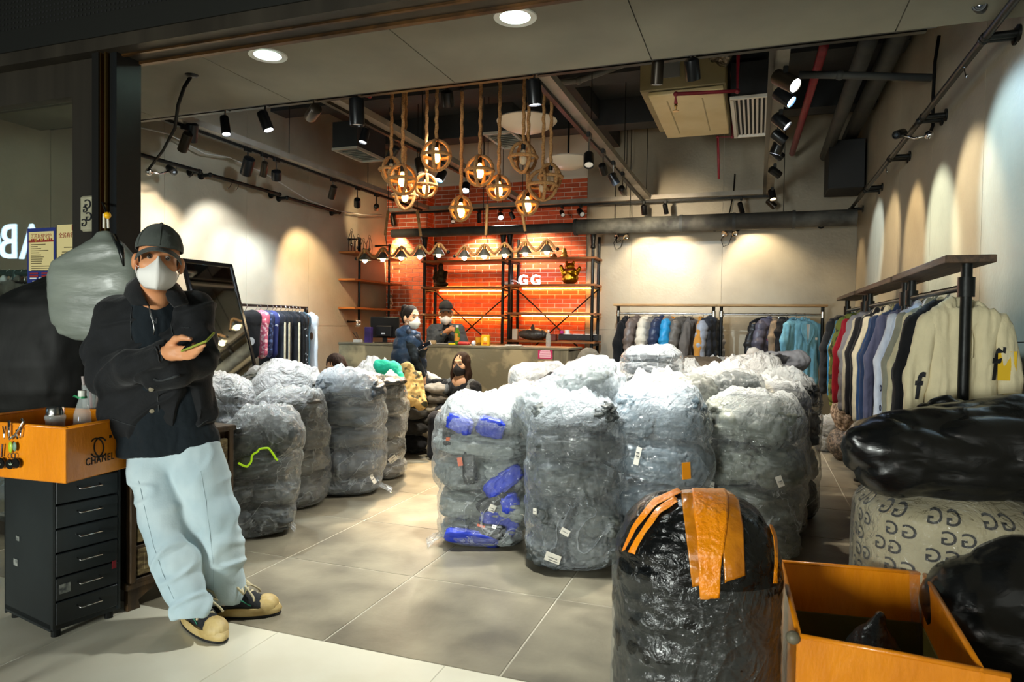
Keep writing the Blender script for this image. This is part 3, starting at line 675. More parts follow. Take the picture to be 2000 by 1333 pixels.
# ================================================================ wave lamps over the counter
SHADE = mat('shade_grey_metal', '#5c5a52', .45, .5, col2='#4a4942', scale=12)
WBULB = glow('counter_bulb', '#ffe0b0', 110)
def wave_lamp(xs, label, sag, seed=0):
    y = 7.6; cs = [P(px, py, Y=y) for px, py in xs]; zc = sum(c.z for c in cs) / 5
    a, b = cs[0], cs[-1]; step = (b.x - a.x) / 4
    t = thing('wave_bar_lamp', label, 'hanging lamp', ((a.x + b.x) / 2, y, zc))
    pts = []
    for i in range(61):
        u = -.5 + 5 * i / 60; x = a.x + step * u; zb = a.z + (b.z - a.z) * (u / 4)
        pts.append(Vector((x, y, zb + .085 - .11 * (math.sin(math.pi * u)) ** 2)))
    MB().tube(pts, .016, 9).build('wave_bar', ROPE, t, smooth='all')
    for q in (0, 60): MB().ball(pts[q], .022, 8, 6).build('end_knob', BK, t, smooth='all')
    for i, c in enumerate(cs):
        zz = a.z + (b.z - a.z) * i / 4; x = a.x + step * i
        MB().cyl((x, y, zz + .08), (x, y, zz + .03), .018, .02, 12).build('socket', BRASS(), t, smooth=True)
        sh = MB().lathe([(.02, .035), (.028, .03), (.078, -.045), (.08, -.052), (.074, -.052), (.024, .024)], (x, y, zz), 22).build('lamp_shade', SHADE, t, smooth=True)
        MB().ball((x, y, zz - .05), (.03, .03, .036), 12, 8).build('bulb', WBULB, sh, smooth='all')
    for px0, py0, px1, py1 in sag:
        p1 = P(px1, py1, Y=y); p0 = P(px0, py0, Y=y)
        MB().cyl(p1, p0, .017, .02, 10).build('wooden_rod', mat('rod_wood', '#9a7340', .6, col2='#7a5829', scale=20), t, smooth=True)
        MB().cyl(p0, (p0.x + (p0.x - p1.x) * .1, y, ZC), .004, n=6).build('hanging_wire', BK, t)
        MB().cyl(p1, (p1.x + .03, y, zc + .09), .004, n=6).build('hanging_wire', BK, t)

def _wl():
    wave_lamp([(713, 501), (748, 499), (785, 496), (822, 493), (857, 490)], 'wave shaped bar of five shaded bulbs over the counter, left of the pair', [(758, 412, 752, 460), (815, 412, 822, 462)], 1)
    wave_lamp([(907, 495), (947, 492), (987, 489), (1027, 486), (1068, 484)], 'wave shaped bar of five shaded bulbs before the brick, right of the pair', [(952, 400, 949, 460), (1020, 415, 1026, 452)], 2)

_wl()
# ================================================================ ceiling plant
GALV = mat('galvanised_duct', '#50545200'[:7], .5, .5, col2='#3d4140', scale=4, bump=.08)
BEIGE = mat('beige_enamel', '#d8c79c', .45, col2='#cdb987', scale=3, bump=.02)
REDP = mat('red_pipe_paint', '#8e1f2e', .4, col2='#7a1826', scale=10)
GREYP = mat('grey_pipe_paint', '#3f423f', .6, col2='#34373a', scale=7, bump=.05)
# air conditioning unit
zA = 3.6
q = [P(1250, 192, Z=zA), P(1420, 172, Z=zA), P(1425, 256, Z=zA), P(1282, 268, Z=zA)]
x0, x1, y0, y1 = q[0].x, (q[1].x + q[2].x) / 2, (q[0].y + q[1].y) / 2, (q[2].y + q[3].y) / 2
t = thing('air_conditioning_unit', 'beige ceiling air conditioning unit with drip tray above the right', 'air conditioner', ((x0 + x1) / 2, (y0 + y1) / 2, zA + .2))
MB().box(((x0 + x1) / 2, (y0 + y1) / 2, zA + .26), (x1 - x0, y1 - y0, .42), bev=.012).build('casing', mat('beige_casing', '#9a8c66', .5, col2='#857955', scale=3), t)
MB().box(((x0 + x1) / 2 + .03, (y0 + y1) / 2 + .05, zA + .02), (x1 - x0 - .1, y1 - y0 + .1, .045), bev=.01).build('drip_tray', BEIGE, t)
for f in (.3, .72): MB().box((x0 + (x1 - x0) * f, (y0 + y1) / 2 + .05, zA - .004), (.012, (y1 - y0) * .8, .006)).build('tray_rib', mat('tray_rib', '#a3936a', .5), t)
MB().box((x0 + .28, y0 - .004, zA + .28), (.2, .006, .24)).build('rating_label', mat('label_grey', '#7d7e7c', .6), t)
put_text('label_print', 'DUCTED AIR', .03, mat('print_black', '#0a0a0a'), t, (x0 + .25, y0 - .01, zA + .435), (1, 0, 0), (0, 0, 1)) if False else None
for x in (x0 + .05, x1 - .05): MB().cyl((x, y0 + .1, zA + .45), (x, y0 + .1, ZC), .006, n=6).build('hanger_rod', BK, t)
foil = SDF(.05).cap((x0 + .62, y0 - .12, zA + .42), (x1 - .02, y0 - .12, zA + .3), .12, .1).mesh('foil', .02); displace(foil, lambda c: .04 * fbm(c, 11, 3))
tag(link('foil_duct', foil, mat('foil', '#6d665a', .25, .9, col2='#3a3630', scale=20, bump=.4)), 'crumpled silver foil duct in front of the beige air unit', 'duct')
# red sprinkler pipes
def pipe(name, pts, r, m, label, cat='pipe', fittings=True, coll=None, group=None):
    pts = [Vector(p) for p in pts]; c = pts[0]; t = thing(name, label, cat, c, group)
    MB().tube(pts, r, 10).build('pipe', m, t, smooth='all')
    if fittings:
        for p in pts[1:-1]: MB().ball(p, r * 1.35, 10, 8).build('elbow', m, t, smooth='all')
    return t
yS = y0 - .3
def V3_(p, z): return Vector((p.x, p.y, z))

t = pipe('sprinkler_pipe', [V3_(P(1442, 90, Y=yS), ZC - .02), P(1442, 90, Y=yS), P(1440, 178, Y=yS), P(1320, 184, Y=yS), P(1320, 203, Y=yS)], .018, REDP, 'red sprinkler pipe bent under the beige air unit')
e = P(1320, 203, Y=yS); MB().lathe([(.012, 0), (.016, -.02), (.008, -.03), (.006, -.06), (.028, -.065), (.028, -.069), (0, -.07)], e, 12).build('sprinkler_head', BRASS(), t, smooth=True)
pipe('sprinkler_pipe', [V3_(P(1430, 268, Y=8.6), ZC), P(1430, 268, Y=8.6), P(1402, 268, Y=8.6), P(1404, 350, Y=8.6)], .015, REDP, 'thin red sprinkler drop pipe below the white louvre')
pipe('sprinkler_pipe', [P(1610, 88, Z=3.75), P(1547, 300, Z=3.75)], .04, REDP, 'thick red sprinkler main running to the back at right', fittings=False)
pipe('sprinkler_pipe', [P(738, 165, Z=4.02), P(722, 188, Z=4.02), P(700, 185, Z=4.02)], .02, REDP, 'short red sprinkler pipe at upper left behind front ceiling edge')
pipe('drain_pipe', [P(1700, 70, Z=3.75), P(1612, 305, Z=3.75)], .075, GREYP, 'thick grey drain pipe slanting back at upper right', fittings=False)
pipe('drain_pipe', [(1.1, 5.4, 3.9), (1.1, 10.1, 3.9)], .09, GREYP, 'dark thick duct pipe in the upper right corner', fittings=False)
pipe('water_pipe', [P(1560, 146, Y=6.2), P(1640, 147, Y=6.2), P(1820, 152, Y=6.2)], .03, GREYP, 'grey crosswise pipe meeting the right wall under the ceiling')
pipe('water_pipe', [P(1060, 165, Y=6.9), P(1130, 158, Y=6.9), P(1230, 122, Y=6.9)], .03, mat('pipe_light', '#5b5d5a', .5), 'light grey bent pipe left of the beige air unit')
# big lagged pipe along the back wall
a, b = P(765, 457, Y=9.75), P(1657, 424, Y=9.75)
zb_ = (a.z + b.z) / 2 + .0
t = thing('lagged_pipe', 'thick grey wrapped pipe across the rear wall above the racks', 'pipe', (-1.2, 9.78, zb_))
segs = [(a.x, BX1, .07, '#3b3c39'), (BX1, -1.0, .11, '#5f6059'), (-1.0, -.3, .115, '#4c4a43'), (-.3, .45, .11, '#3f3e3a'), (.45, b.x + .1, .105, '#52534f')]
for k, (xa, xb, r, cc) in enumerate(segs):
    MB().cyl((xa, 9.78, zb_), (xb, 9.78, zb_), r, n=18).build('wrapped_length', mat('lagging_%d' % k, cc, .75, col2='#2d2d2a', scale=5, bump=.4, bscale=9), t, smooth=True)
for x in (BX1, -1.02, -.32, .43): MB().cyl((x - .02, 9.78, zb_), (x + .02, 9.78, zb_), .122, n=18).build('band', GREYP, t, smooth=True)
for x in (-4, -1.74, .3): MB().cyl((x, 9.78, zb_), (x, 9.78, ZC), .005, n=6).build('hanger_rod', BK, t)
# white louvre and grey ceiling vents
def vent(quad, z, box, label, m, n, along='x', hz=.32):
    xs = sorted(p.x for p in quad); ys = sorted(p.y for p in quad)
    xa, xb, ya, yb = (xs[0] + xs[1]) / 2, (xs[2] + xs[3]) / 2, (ys[0] + ys[1]) / 2, (ys[2] + ys[3]) / 2
    t = thing('ceiling_vent', label, 'air vent', ((xa + xb) / 2, (ya + yb) / 2, z))
    cx, cy = (xa + xb) / 2, (ya + yb) / 2; fr = .035
    for c, s in (((cx, ya, z), (xb - xa + fr, fr, .03)), ((cx, yb, z), (xb - xa + fr, fr, .03)), ((xa, cy, z), (fr, yb - ya, .03)), ((xb, cy, z), (fr, yb - ya, .03))): MB().box(c, s).build('frame', m, t)
    for i in range(n):
        f = (i + .5) / n
        if along == 'x': MB().box((xa + (xb - xa) * f, cy, z + .01), (.6 * (xb - xa) / n, yb - ya - .03, .004), rotm(0, .7, 0)).build('slat', m, t)
        else: MB().box((cx, ya + (yb - ya) * f, z + .01), (xb - xa - .03, .6 * (yb - ya) / n, .004), rotm(.6, 0, 0)).build('slat', m, t)
    if box: MB().box((cx, cy, z + .02 + hz / 2), (xb - xa + .02, yb - ya + .02, hz)).build('duct_box', mat('duct_box', '#26292b', .8, col2='#1f2224', scale=4), t)
WHT = mat('white_enamel', '#d9d7cf', .4); GRV = mat('vent_grey', '#a5a396', .5)
zv = 3.6
vent([P(1430, 193, Z=zv), P(1500, 186, Z=zv), P(1500, 262, Z=zv), P(1436, 268, Z=zv)], zv, True, 'white louvred air grille right of the beige air unit', WHT, 8)
zv = 3.55
vent([P(655, 292, Z=zv), P(697, 288, Z=zv), P(748, 312, Z=zv), P(707, 317, Z=zv)], zv, True, 'grey slatted air grille at left under a dark duct box', GRV, 9, 'y')
vent([P(948, 262, Z=3.6), P(1000, 257, Z=3.6), P(1032, 285, Z=3.6), P(985, 290, Z=3.6)], 3.6, True, 'grey slatted air grille behind the rope pendants', GRV, 9, 'y')
# big unlit white ceiling bowls
def bowl(px, py, d, r, label):
    c = P(px, py, d=d); t = thing('ceiling_bowl_lamp', label, 'ceiling lamp', c)
    MB().lathe([(0, -.11), (r * .35, -.1), (r * .7, -.06), (r * .93, -.01), (r, .015), (r * .97, .03), (0, .05)], c, 36).build('bowl', mat('opal_bowl', '#d9cfbd', .35), t, smooth=True)
    MB().cyl((c.x, c.y, c.z + .04), (c.x, c.y, ZC), .012, n=8).build('stem', BK, t)
bowl(1029, 240, 7.3, .325, 'large white bowl lamp above the pendants')
bowl(1110, 315, 8.6, .28, 'large white bowl lamp right of the pendants')
# dark recess box at right rear and air shaft
MBx = MB().box(P(1648, 330, Y=9.9), (.42, .6, .62), bev=.01)
tag(MBx.build('duct_outlet', mat('outlet_dark', '#171a1c', .7)), 'dark square duct outlet box at the far right corner', 'duct')
# ================================================================ hanging rails of black pipe on the walls
def wall_rail(p0, p1, wx, label, hooks=()):
    p0, p1 = Vector(p0), Vector(p1); t = thing('wall_hanging_rail', label, 'clothes rail', (p0 + p1) / 2)
    z = (p0.z + p1.z) / 2; p0.z = p1.z = z; x = p0.x; p1.x = x
    MB().tube([p0, p1], .021, 10).build('bar', BK, t, smooth=True)
    for p in (p0, p1):
        MB().ball(p, .028, 10, 8).build('elbow', BK, t, smooth='all'); MB().cyl(p, (wx, p.y, z), .02, n=10).build('bracket', BK, t, smooth=True)
        MB().cyl((wx + .012 * (1 if x > wx else -1), p.y, z), (wx, p.y, z), .045, n=14).build('flange', BK, t, smooth=True)
    for f in hooks:
        h = p0.lerp(p1, f); MB().tube([h + Vector((0, 0, .024)), h + Vector((0, .03, .01)), h + Vector((0, .028, -.04)), h + Vector((0, 0, -.08)), h + Vector((0, -.02, -.1)), h + Vector((0, -.03, -.08))], .004, 6).build('hook', CHROME(), t, smooth='all')
xl = XL + .14
for (a, b, lb, hk) in ((((258, 297), (390, 336)), 0, 'black pipe rail on the left wall, nearest the door post', (.6, .85)), (((411, 342), (546, 380)), 0, 'black pipe rail on the left wall, middle of three', (.25, .35)), (((561, 386), (663, 416)), 0, 'black pipe rail on the left wall, farthest of three', ())):
    wall_rail(P(*a[0], X=xl), P(*a[1], X=xl), XL, lb, hk)
xr = XR - .15
for a, b, lb, hk in (((2010, -5), (1921, 66), 'black pipe rail at the top right corner of right wall', ()), ((1925, 92), (1803, 219), 'long black pipe rail on right wall, second from the front', (.25,)), ((1796, 238), (1741, 306), 'black pipe rail behind the camera on the right wall', ()), ((1737, 321), (1694, 366), 'short black pipe rail on the right wall, fourth from front', (.1,)), ((1689, 374), (1661, 407), 'shortest black pipe rail, farthest on the right wall', ())):
    p0, p1 = P(*a, X=xr), P(*b, X=xr); p0.z = p1.z = 2.93
    wall_rail(p0, p1, XR, lb, hk)
a, b = P(1222, 449, Y=YB - .12), P(1605, 440, Y=YB - .12)
def back_rail(a, b, lb):
    t = thing('wall_hanging_rail', lb, 'clothes rail', (a + b) / 2); z = (a.z + b.z) / 2; y = a.y
    MB().tube([(a.x, y, z), (b.x, y, z)], .022, 10).build('bar', BK, t, smooth=True)
    for x in (a.x, b.x):
        MB().cyl((x, y, z), (x, YB, z), .02, n=10).build('bracket', BK, t, smooth=True); MB().cyl((x, YB - .012, z), (x, YB, z), .045, n=14).build('flange', BK, t, smooth=True)
back_rail(a, P(1395, 445, Y=YB - .12), 'black pipe rail on rear wall under the lagged pipe, left of two')
back_rail(P(1440, 443, Y=YB - .12), b, 'black pipe rail on rear wall under the lagged pipe, right of two')
# cameras, lamps and cables
def camera_box(p, d, wall, label, arm):
    p = Vector(p); d = Vector(d).normalized(); t = thing('security_camera', label, 'security camera', p); R = frame(d)
    MB().lathe([(0, 0), (.028, 0), (.034, .012), (.034, .13), (.03, .14), (.024, .14), (.022, .13), (0, .128)], p - d * .07, 16, R).build('housing', BK, t, smooth=True)
    MB().lathe([(0, 0), (.015, .0), (.012, .006), (0, .008)], p + d * .06, 12, R).build('lens', mat('camera_lens', '#39414a', .05, spec=1), t, smooth=True)
    MB().tube([p, p + Vector(arm) * .5 + Vector((0, 0, -.03)), p + Vector(arm)], .009, 8).build('bracket', CHROME(), t, smooth='all')
    MB().ball(p + Vector(arm), .035, 12, 8).build('mount', CHROME(), t, smooth='all')
    return t
c0 = P(335, 332, X=XL + .35); camera_box(c0, (.7, -.2, -.4), 0, 'small silver and black security camera at upper left', P(291, 336, X=XL + .3) - c0)
c0 = P(1757, 262, X=XR - .25); camera_box(c0, (-.5, -.8, -.3), 0, 'black security camera on the right wall between rails', P(1815, 264, X=XR - .06) - c0)
c0 = P(1915, 12, Y=4.05); t = camera_box(c0, (-.3, -.9, -.25), 0, 'black security camera at the top right corner', Vector((.22, .1, .12)))
def wall_lamp(px, py, label):
    p = P(px, py, Y=YB - .06); t = thing('emergency_wall_lamp', label, 'wall lamp', p)
    MB().box(p + Vector((0, .03, .03)), (.14, .06, .07), bev=.01).build('base', CHROME(), t)
    for s in (-1, 1): MB().lathe([(0, 0), (.03, .005), (.042, .05), (.036, .05), (0, .02)], p + Vector((s * .05, -.02, 0)), 14, frame((s * .5, -.8, -.5))).build('lamp_head', CHROME(), t, smooth=True)
    MB().tube([p + Vector((-.05, 0, 0)), p + Vector((-.12, -.01, -.1)), p + Vector((-.08, -.02, -.2)), p + Vector((-.01, -.02, -.17)), p + Vector((.03, 0, -.04))], .005, 6).build('cable_loop', BK, t, smooth='all')
wall_lamp(1214, 462, 'silver emergency lamp with cable loop on rear wall, left of two')
wall_lamp(1425, 455, 'silver emergency lamp on rear wall, right of two')
def cable(pts, r, m, label): tag(MB().tube(pts, r, 7).build('cable', m, None, smooth='all'), label, 'cable')
BKC = mat('black_cable', '#070808', .8, spec=.1)
p0 = P(375, 146, Z=ZS); pe = P(291, 330, X=XL + .3)
cable([p0, P(360, 170, d=4.6), P(348, 205, d=4.9), P(342, 250, d=5.4), P(318, 295, d=6.2), pe], .012, BKC, 'black cable dropping from a hole in the front ceiling')
tag(MB().lathe([(0, -.012), (.03, -.01), (.045, 0), (0, 0)], (p0.x, p0.y, ZS - .003), 14).build('cable_grommet', BK, None, smooth=True), 'black grommet where the cable leaves the front ceiling', 'grommet')
cable([P(x, y, X=XL + .2) for x, y in ((258, 246), (330, 262), (400, 300), (450, 308), (520, 340), (600, 390), (660, 412), (710, 420), (745, 420))], .008, mat('grey_cable', '#9b9a92', .5), 'pale cable sagging along the top of the left wall')
cable([P(x, y, X=XR - .03) for x, y in ((1834, 70), (1826, 120), (1822, 190), (1822, 245), (1815, 262))], .012, BKC, 'black cable running down the right wall to a camera')
cable([P(x, y, Y=YB - .05) for x, y in ((1435, 340), (1432, 380), (1425, 415), (1418, 425))], .008, BKC, 'thin black cable on the rear wall above the lagged pipe')
cable([P(x, y, Y=YB - .1) for x, y in ((1202, 300), (1202, 380), (1201, 450), (1205, 475), (1213, 470))], .006, BKC, 'thin wire hanging down to the left emergency lamp')
# ================================================================ clear bags of padded jackets
FILM = film_mat('clear_film')
FILM2 = film_mat('clear_film_cool', (.8, .88, .95), .13, .5, 4.2)
FILMP = film_mat('clear_film_pink', (.93, .86, .83), .3, .5, 5)
FILMW = film_mat('milky_film', (.92, .94, .95), .42, .4, 5, .8)
PAPER = mat('paper_label', '#e6e2d6', .6)
def nylon(h, k=.78): return mat('nylon_' + h[1:], h, .42, col2=tuple(x * k for x in lin(h)), scale=5, bump=.5, bscale=15, dist=.7, spec=.45)
TH = np.linspace(0, 2 * math.pi, 97)[:-1]
def superell(n, th, e):
    c, s = np.cos(th), np.sin(th); return np.sign(c) * np.abs(c) ** e, np.sign(s) * np.abs(s) ** e
def warp(V, seed, z0=0.0, k=.042):
    g = np.clip((V[:, 2] - z0) / .15, 0, 1)[:, None] * k
    return V + g * np.stack([fbm(V, 2.7, 2, seed), fbm(V, 2.7, 2, seed + 50), .5 * fbm(V, 2.7, 2, seed + 90)], 1)
def lump(c, r, R, m, parent, seed, amp=.13, name='folded_jacket', nu=60, nv=36, e=.72, label=None, wseed=None):
    th = np.linspace(0, 2 * math.pi, nu + 1)[:-1]; ph = np.linspace(-math.pi / 2, math.pi / 2, nv)
    T, PH = np.meshgrid(th, ph); cp, sp = np.cos(PH), np.sin(PH)
    ce = np.sign(cp) * np.abs(cp) ** e; se = np.sign(sp) * np.abs(sp) ** e; cx, cy = superell(2, T, e)
    v = np.stack([ce * cx, ce * cy, se], -1).reshape(-1, 3); s = seed * 3.7
    b = np.sqrt(billow(v, (1.5, 1.5, 2.0), 2, s)); rg = 1 - np.abs(fbm(v, (2.2, 2.2, 3.4), 2, s + 4)); f = 1 + amp * (2.2 * b - 1.25) + .05 * fbm(v, 4.5, 3, s) - .09 * np.clip(rg - .84, 0, 1) / .13
    v = v * f[:, None] * np.array(r)
    v = v @ np.array(R).T + np.array(c)
    if wseed is not None: v = warp(v, wseed)
    return link(name, gridmesh('folded_jacket', v, nu, nv, True), m, parent, label)
def screen(V):
    q = np.stack([V[:, 0], -(V[:, 2] - CAMZ), V[:, 1]], 1) @ RC.T; return 1000 + F * q[:, 0] / q[:, 2], 666.5 + F * q[:, 1] / q[:, 2], q[:, 2]
def on_surface(me, off, px, py):
    V = coords(me) + np.array(off, np.float32); N_ = normals(me); x, y, d = screen(V)
    tocam = np.array([0, 0, CAMZ]) - V; fac = (tocam * N_).sum(1)
    sgn = 1 if np.median(fac[d < np.percentile(d, 30)]) > 0 else -1
    sc = (x - px) ** 2 + (y - py) ** 2 + np.where(fac * sgn > 0, 0, 1e6) + (d - d.min()) * 40
    i = int(np.argmin(sc)); n = Vector(N_[i]) * sgn
    return Vector(V[i]), n.normalized()
def surf_line(o, pts, n=36, lift=.0):
    out = []
    for k in range(n):
        t = k / (n - 1) * (len(pts) - 1); i = min(int(t), len(pts) - 2); g = t - i; x = pts[i][0] + (pts[i + 1][0] - pts[i][0]) * g; y = pts[i][1] + (pts[i + 1][1] - pts[i][1]) * g
        p, nn = on_surface(o.data, root_loc(o), x, y); out.append(p + nn * lift)
    c = np.array([tuple(p) for p in out])
    for _ in range(3): c[1:-1] = (c[:-2] + 2 * c[1:-1] + c[2:]) / 4
    return [Vector(p) for p in c]
def sticker(name, film, px, py, w, h, rot, m, parent, th=.003, label=None, lift=.004):
    p, n = on_surface(film.data, root_loc(film), px, py)
    up = Vector((0, 0, 1)); x = up.cross(n); x.normalize(); y = n.cross(x); c, s = math.cos(rot), math.sin(rot)
    R = Matrix((x * c + y * s, y * c - x * s, n)).transposed()
    return MB().box(p + n * lift, (w, h, th), R).build(name, m, parent, label=label)
def clear_bag(label, c, wx, wy, h, cols, layers, seed, rz=None, lean=(0, 0), R=None, film=None, top=.1, closed=True, tags=(), group=None, per=(1, 2), amp=.13, pinch=.05, extra=None, fat=.06, name='clear_bag_of_jackets', tailc=None, cat='bag', taper=0.0):
    """clear plastic bag standing at c (centre of its base): jackets packed in layers inside a creased film"""
    r = random.Random(seed); c = Vector(c)
    if rz is None: rz = -math.atan2(c.x, c.y)
    R0 = rotm(0, 0, rz) if R is None else R
    t = thing(name, label, cat, c, group)
    A = np.array(R0)
    cuts = [0]
    for k in range(layers): cuts.append(cuts[-1] + r.uniform(.8, 1.25))
    cuts = [q / cuts[-1] for q in cuts]
    def env(z):
        z = np.asarray(z, float); e = 1 - .32 * np.clip((.09 - z) / .09, 0, 1) ** 2 - .26 * np.clip((z - .86) / .14, 0, 1) ** 2 + fat * np.sin(np.clip(z, 0, 1) * math.pi)
        e = e * (1 + taper * (np.clip(z, 0, 1) - .5))
        for q in cuts[1:-1]: e = e - pinch * np.exp(-((z - q) / .028) ** 2)
        return e
    # the jackets
    for k in range(layers):
        z0, z1 = cuts[k], cuts[k + 1]; zc = (z0 + z1) / 2; hz = (z1 - z0) / 2 * h * 1.06; ev = float(env(zc))
        m = r.choice(per); lx = lean[0] * zc; ly = lean[1] * zc
        for q in range(m):
            if m == 1: o, rr = Vector((r.uniform(-.01, .01), 0, 0)), (wx * ev * .95, wy * ev * .95, hz)
            else:
                sg = (-1, 1)[q]; sp = r.uniform(.36, .5); o = Vector((sg * wx * sp, r.uniform(-.02, .02), r.uniform(-.01, .01))); rr = (wx * ev * (1.0 - sp) * 1.02, wy * ev * .93, hz * r.uniform(.92, 1.02))
            col = cols[(k * 2 + q + r.randint(0, 1)) % len(cols)]
            Rl = rotm(r.uniform(-.08, .08), r.uniform(-.1, .1), r.uniform(-.15, .15))
            cc = c + R0 @ (Vector((lx, ly, zc * h)) + o)
            lump(cc, rr, A @ np.array(Rl), nylon(col) if isinstance(col, str) else col, t, seed * 13 + k * 3 + q, amp, wseed=seed if R is None else None)
    # the film
    zs = np.concatenate([np.linspace(0, 1, 62), 1 + np.linspace(.02, 1, 12) * .12]); nv = len(zs) + 2
    nu = len(TH); rows = []; ga = []
    e = .78
    sx, sy = superell(2, TH, e)
    for z in zs:
        zz = min(z, 1.0); ev = float(env(zz)) * 1.035
        u = max(0, (z - 1) / .12)
        if u > 0: ev = ev * (1 - u ** 1.3 * .92)
        x, y = sx * wx * ev, sy * wy * ev; pz = np.full(nu, z * h if u == 0 else h + top * .4 * u)
        rows.append(np.stack([x + lean[0] * z, y + lean[1] * z, pz], 1))
        ga.append(np.full(nu, np.clip((z - .84) / .2, 0, 1) * .8))
    b0 = rows[0] * np.array([.5, .5, 1]); rows.insert(0, b0); ga.insert(0, np.zeros(nu)); b1 = b0 * np.array([.02, .02, 1]); rows.insert(0, b1); ga.insert(0, np.zeros(nu))
    V = np.concatenate(rows); G = np.concatenate(ga); Z = V[:, 2] / h
    nrm = V.copy(); nrm[:, 2] = 0; nrm /= (np.linalg.norm(nrm, axis=1)[:, None] + 1e-6)
    w = (billow(V, (8, 8, 6), 3, seed) - .35) * .02 + (billow(V, (19, 19, 12), 2, seed + 7) - .3) * .009 + .004
    w = w * np.clip(Z / .05, .1, 1); V = V + nrm * w[:, None]
    up = np.clip((Z - .93) / .1, 0, 1); ang = np.arctan2(V[:, 1], V[:, 0])
    cr = .55 * np.abs(fbm(V, 6, 2, seed + 9)) + .45 * np.abs(fbm(V, 13, 2, seed + 2)) + .35 * fbm(V, 3, 1, seed); V[:, 2] += up * top * np.clip(cr, -.2, .9)
    V[:, 2] = np.maximum(V[:, 2], .003) if R is None else V[:, 2]
    G = np.clip(G + .22 * np.clip(fbm(V, (3, 3, 2), 2, seed + 20), 0, 1) + (Z < .05) * .1, 0, 1)
    V = V @ A.T + np.array(c)
    if R is None: V = warp(V, seed)
    me = gridmesh('bag_film', V, nu, nv, True); at = me.attributes.new('gather', 'FLOAT', 'POINT'); at.data.foreach_set('value', G.astype(np.float32))
    fo = link('plastic_film', me, film or FILM, t)
    if tailc:        # loose sealed corner of the bag lying on the floor
        for (ax, ay, ln) in tailc:
            a0 = c + R0 @ Vector((ax * wx, ay * wy, .03)); d = (R0 @ Vector((ax, ay * .4, 0))).normalized(); sd = Vector((-d.y, d.x, 0))
            vs = []
            for i in range(8):
                for j in range(9):
                    u = i / 7; v = (j / 8 - .5) * 2; p_ = a0 + d * (ln * u - .03) + sd * v * (.05 + .03 * u); p_.z = max(.004, .05 * (1 - u) + .012 * math.sin(v * 7 + u * 4) + .014); vs.append(tuple(p_))
            me2 = gridmesh('bag_corner', np.array(vs), 9, 8); a2 = me2.attributes.new('gather', 'FLOAT', 'POINT'); a2.data.foreach_set('value', np.full(72, .25, np.float32)); link('film_corner', me2, film or FILM, t)
    for q in tags:
        kind, px, py, wd, hg, rot = q[:6]
        mm = {'w': PAPER, 'o': mat('orange_label', '#e8662a', .5), 't': mat('orange_tape_scrap', '#f39a1c', .35), 'k': mat('black_patch', '#17191a', .6), 'b': mat('blue_label', '#36589c', .5)}[kind]
        sticker({'w': 'paper_label', 'o': 'orange_hang_tag', 't': 'tape_scrap', 'k': 'dark_patch', 'b': 'blue_label'}[kind], fo, px, py, wd, hg, rot, mm, t, lift=.003 if kind in 'wt' else -.006)
        if kind == 'w':
            for j in (-.2, .1): sticker('label_print', fo, px, py + j * hg * 300, wd * .6, hg * .07, rot, mat('print_grey', '#5b5b58'), t, .0015, lift=.0065)
    if extra: extra(t, fo, c, R0)
    return t, fo
GREY = ['#8b9190', '#7c8382', '#99a09e', '#868c88']; DK = ['#4a4f4f', '#565b59', '#424746', '#5f6460']; BLG = ['#5c6b75', '#66767f', '#53616c', '#71808a']; OLV = ['#7d8178', '#6b6f66', '#8b8f86', '#61655d']; SLT = ['#50575d', '#5a6269', '#464d55', '#636a6f']
BLUE_N = nylon('#2a41c0', .8); BLACK_N = nylon('#222526'); WHITE_N = nylon('#d6d2c6'); CREAM_N = nylon('#cfc3a4'); ORG_N = nylon('#d9793a'); ORG_F = mat('orange_fleck_nylon', '#5a5954', .45, col2='#e07a35', scale=7, cramp=(.58, .64), bump=.25)
def inner(t, px, py, d, r, m, seed, ry=0.0, name='folded_jacket', amp=.1):
    c = P(px, py, d=d); lump(c, r, np.array(rotm(0, ry, -math.atan2(c.x, c.y))), m, t, seed, amp, name, 26, 16)
def r1x(t, fo, c, R0):
    for px, py, r, m, ry in ((955, 838, (.085, .03, .06), BLUE_N, .3), (893, 832, (.085, .03, .05), BLUE_N, .3), (866, 850, (.035, .03, .07), BLACK_N, -.2), (915, 915, (.045, .03, .1), BLACK_N, -.1), (985, 940, (.13, .03, .055), BLUE_N, -.6), (965, 985, (.10, .025, .04), BLACK_N, -.5), (1000, 985, (.06, .03, .06), BLUE_N, -.2), (980, 1020, (.12, .03, .075), BLUE_N, .6), (922, 1060, (.17, .03, .065), BLUE_N, .2), (945, 1038, (.11, .028, .045), BLACK_N, .1)):
        p, n = on_surface(fo.data, root_loc(fo), px, py); x = Vector((0, 0, 1)).cross(n).normalized(); Rl = Matrix((x, -n, x.cross(-n))).transposed() @ Matrix.Rotation(ry, 3, 'Y')
        lump(p - n * (r[1] * .9 + .012), r, np.array(Rl), m, t, px, .12, 'folded_jacket', 30, 18, .5)
GRP = 'clear bags of jackets on the shop floor'
clear_bag('clear bag of grey and bright blue jackets, frontmost left of the right heap', (-1.585, 3.97, 0), .285, .25, .86, GREY, 5, 11, taper=.14, tags=[('o', 872, 856, .03, .022, .1), ('o', 900, 905, .03, .05, .2), ('o', 938, 1030, .05, .014, -.3), ('w', 960, 995, .04, .045, -.4), ('w', 1020, 1010, .022, .03, 0), ('w', 968, 1030, .025, .022, -.3)], extra=r1x, group=GRP, tailc=[(-1, -.4, .1)], amp=.1)
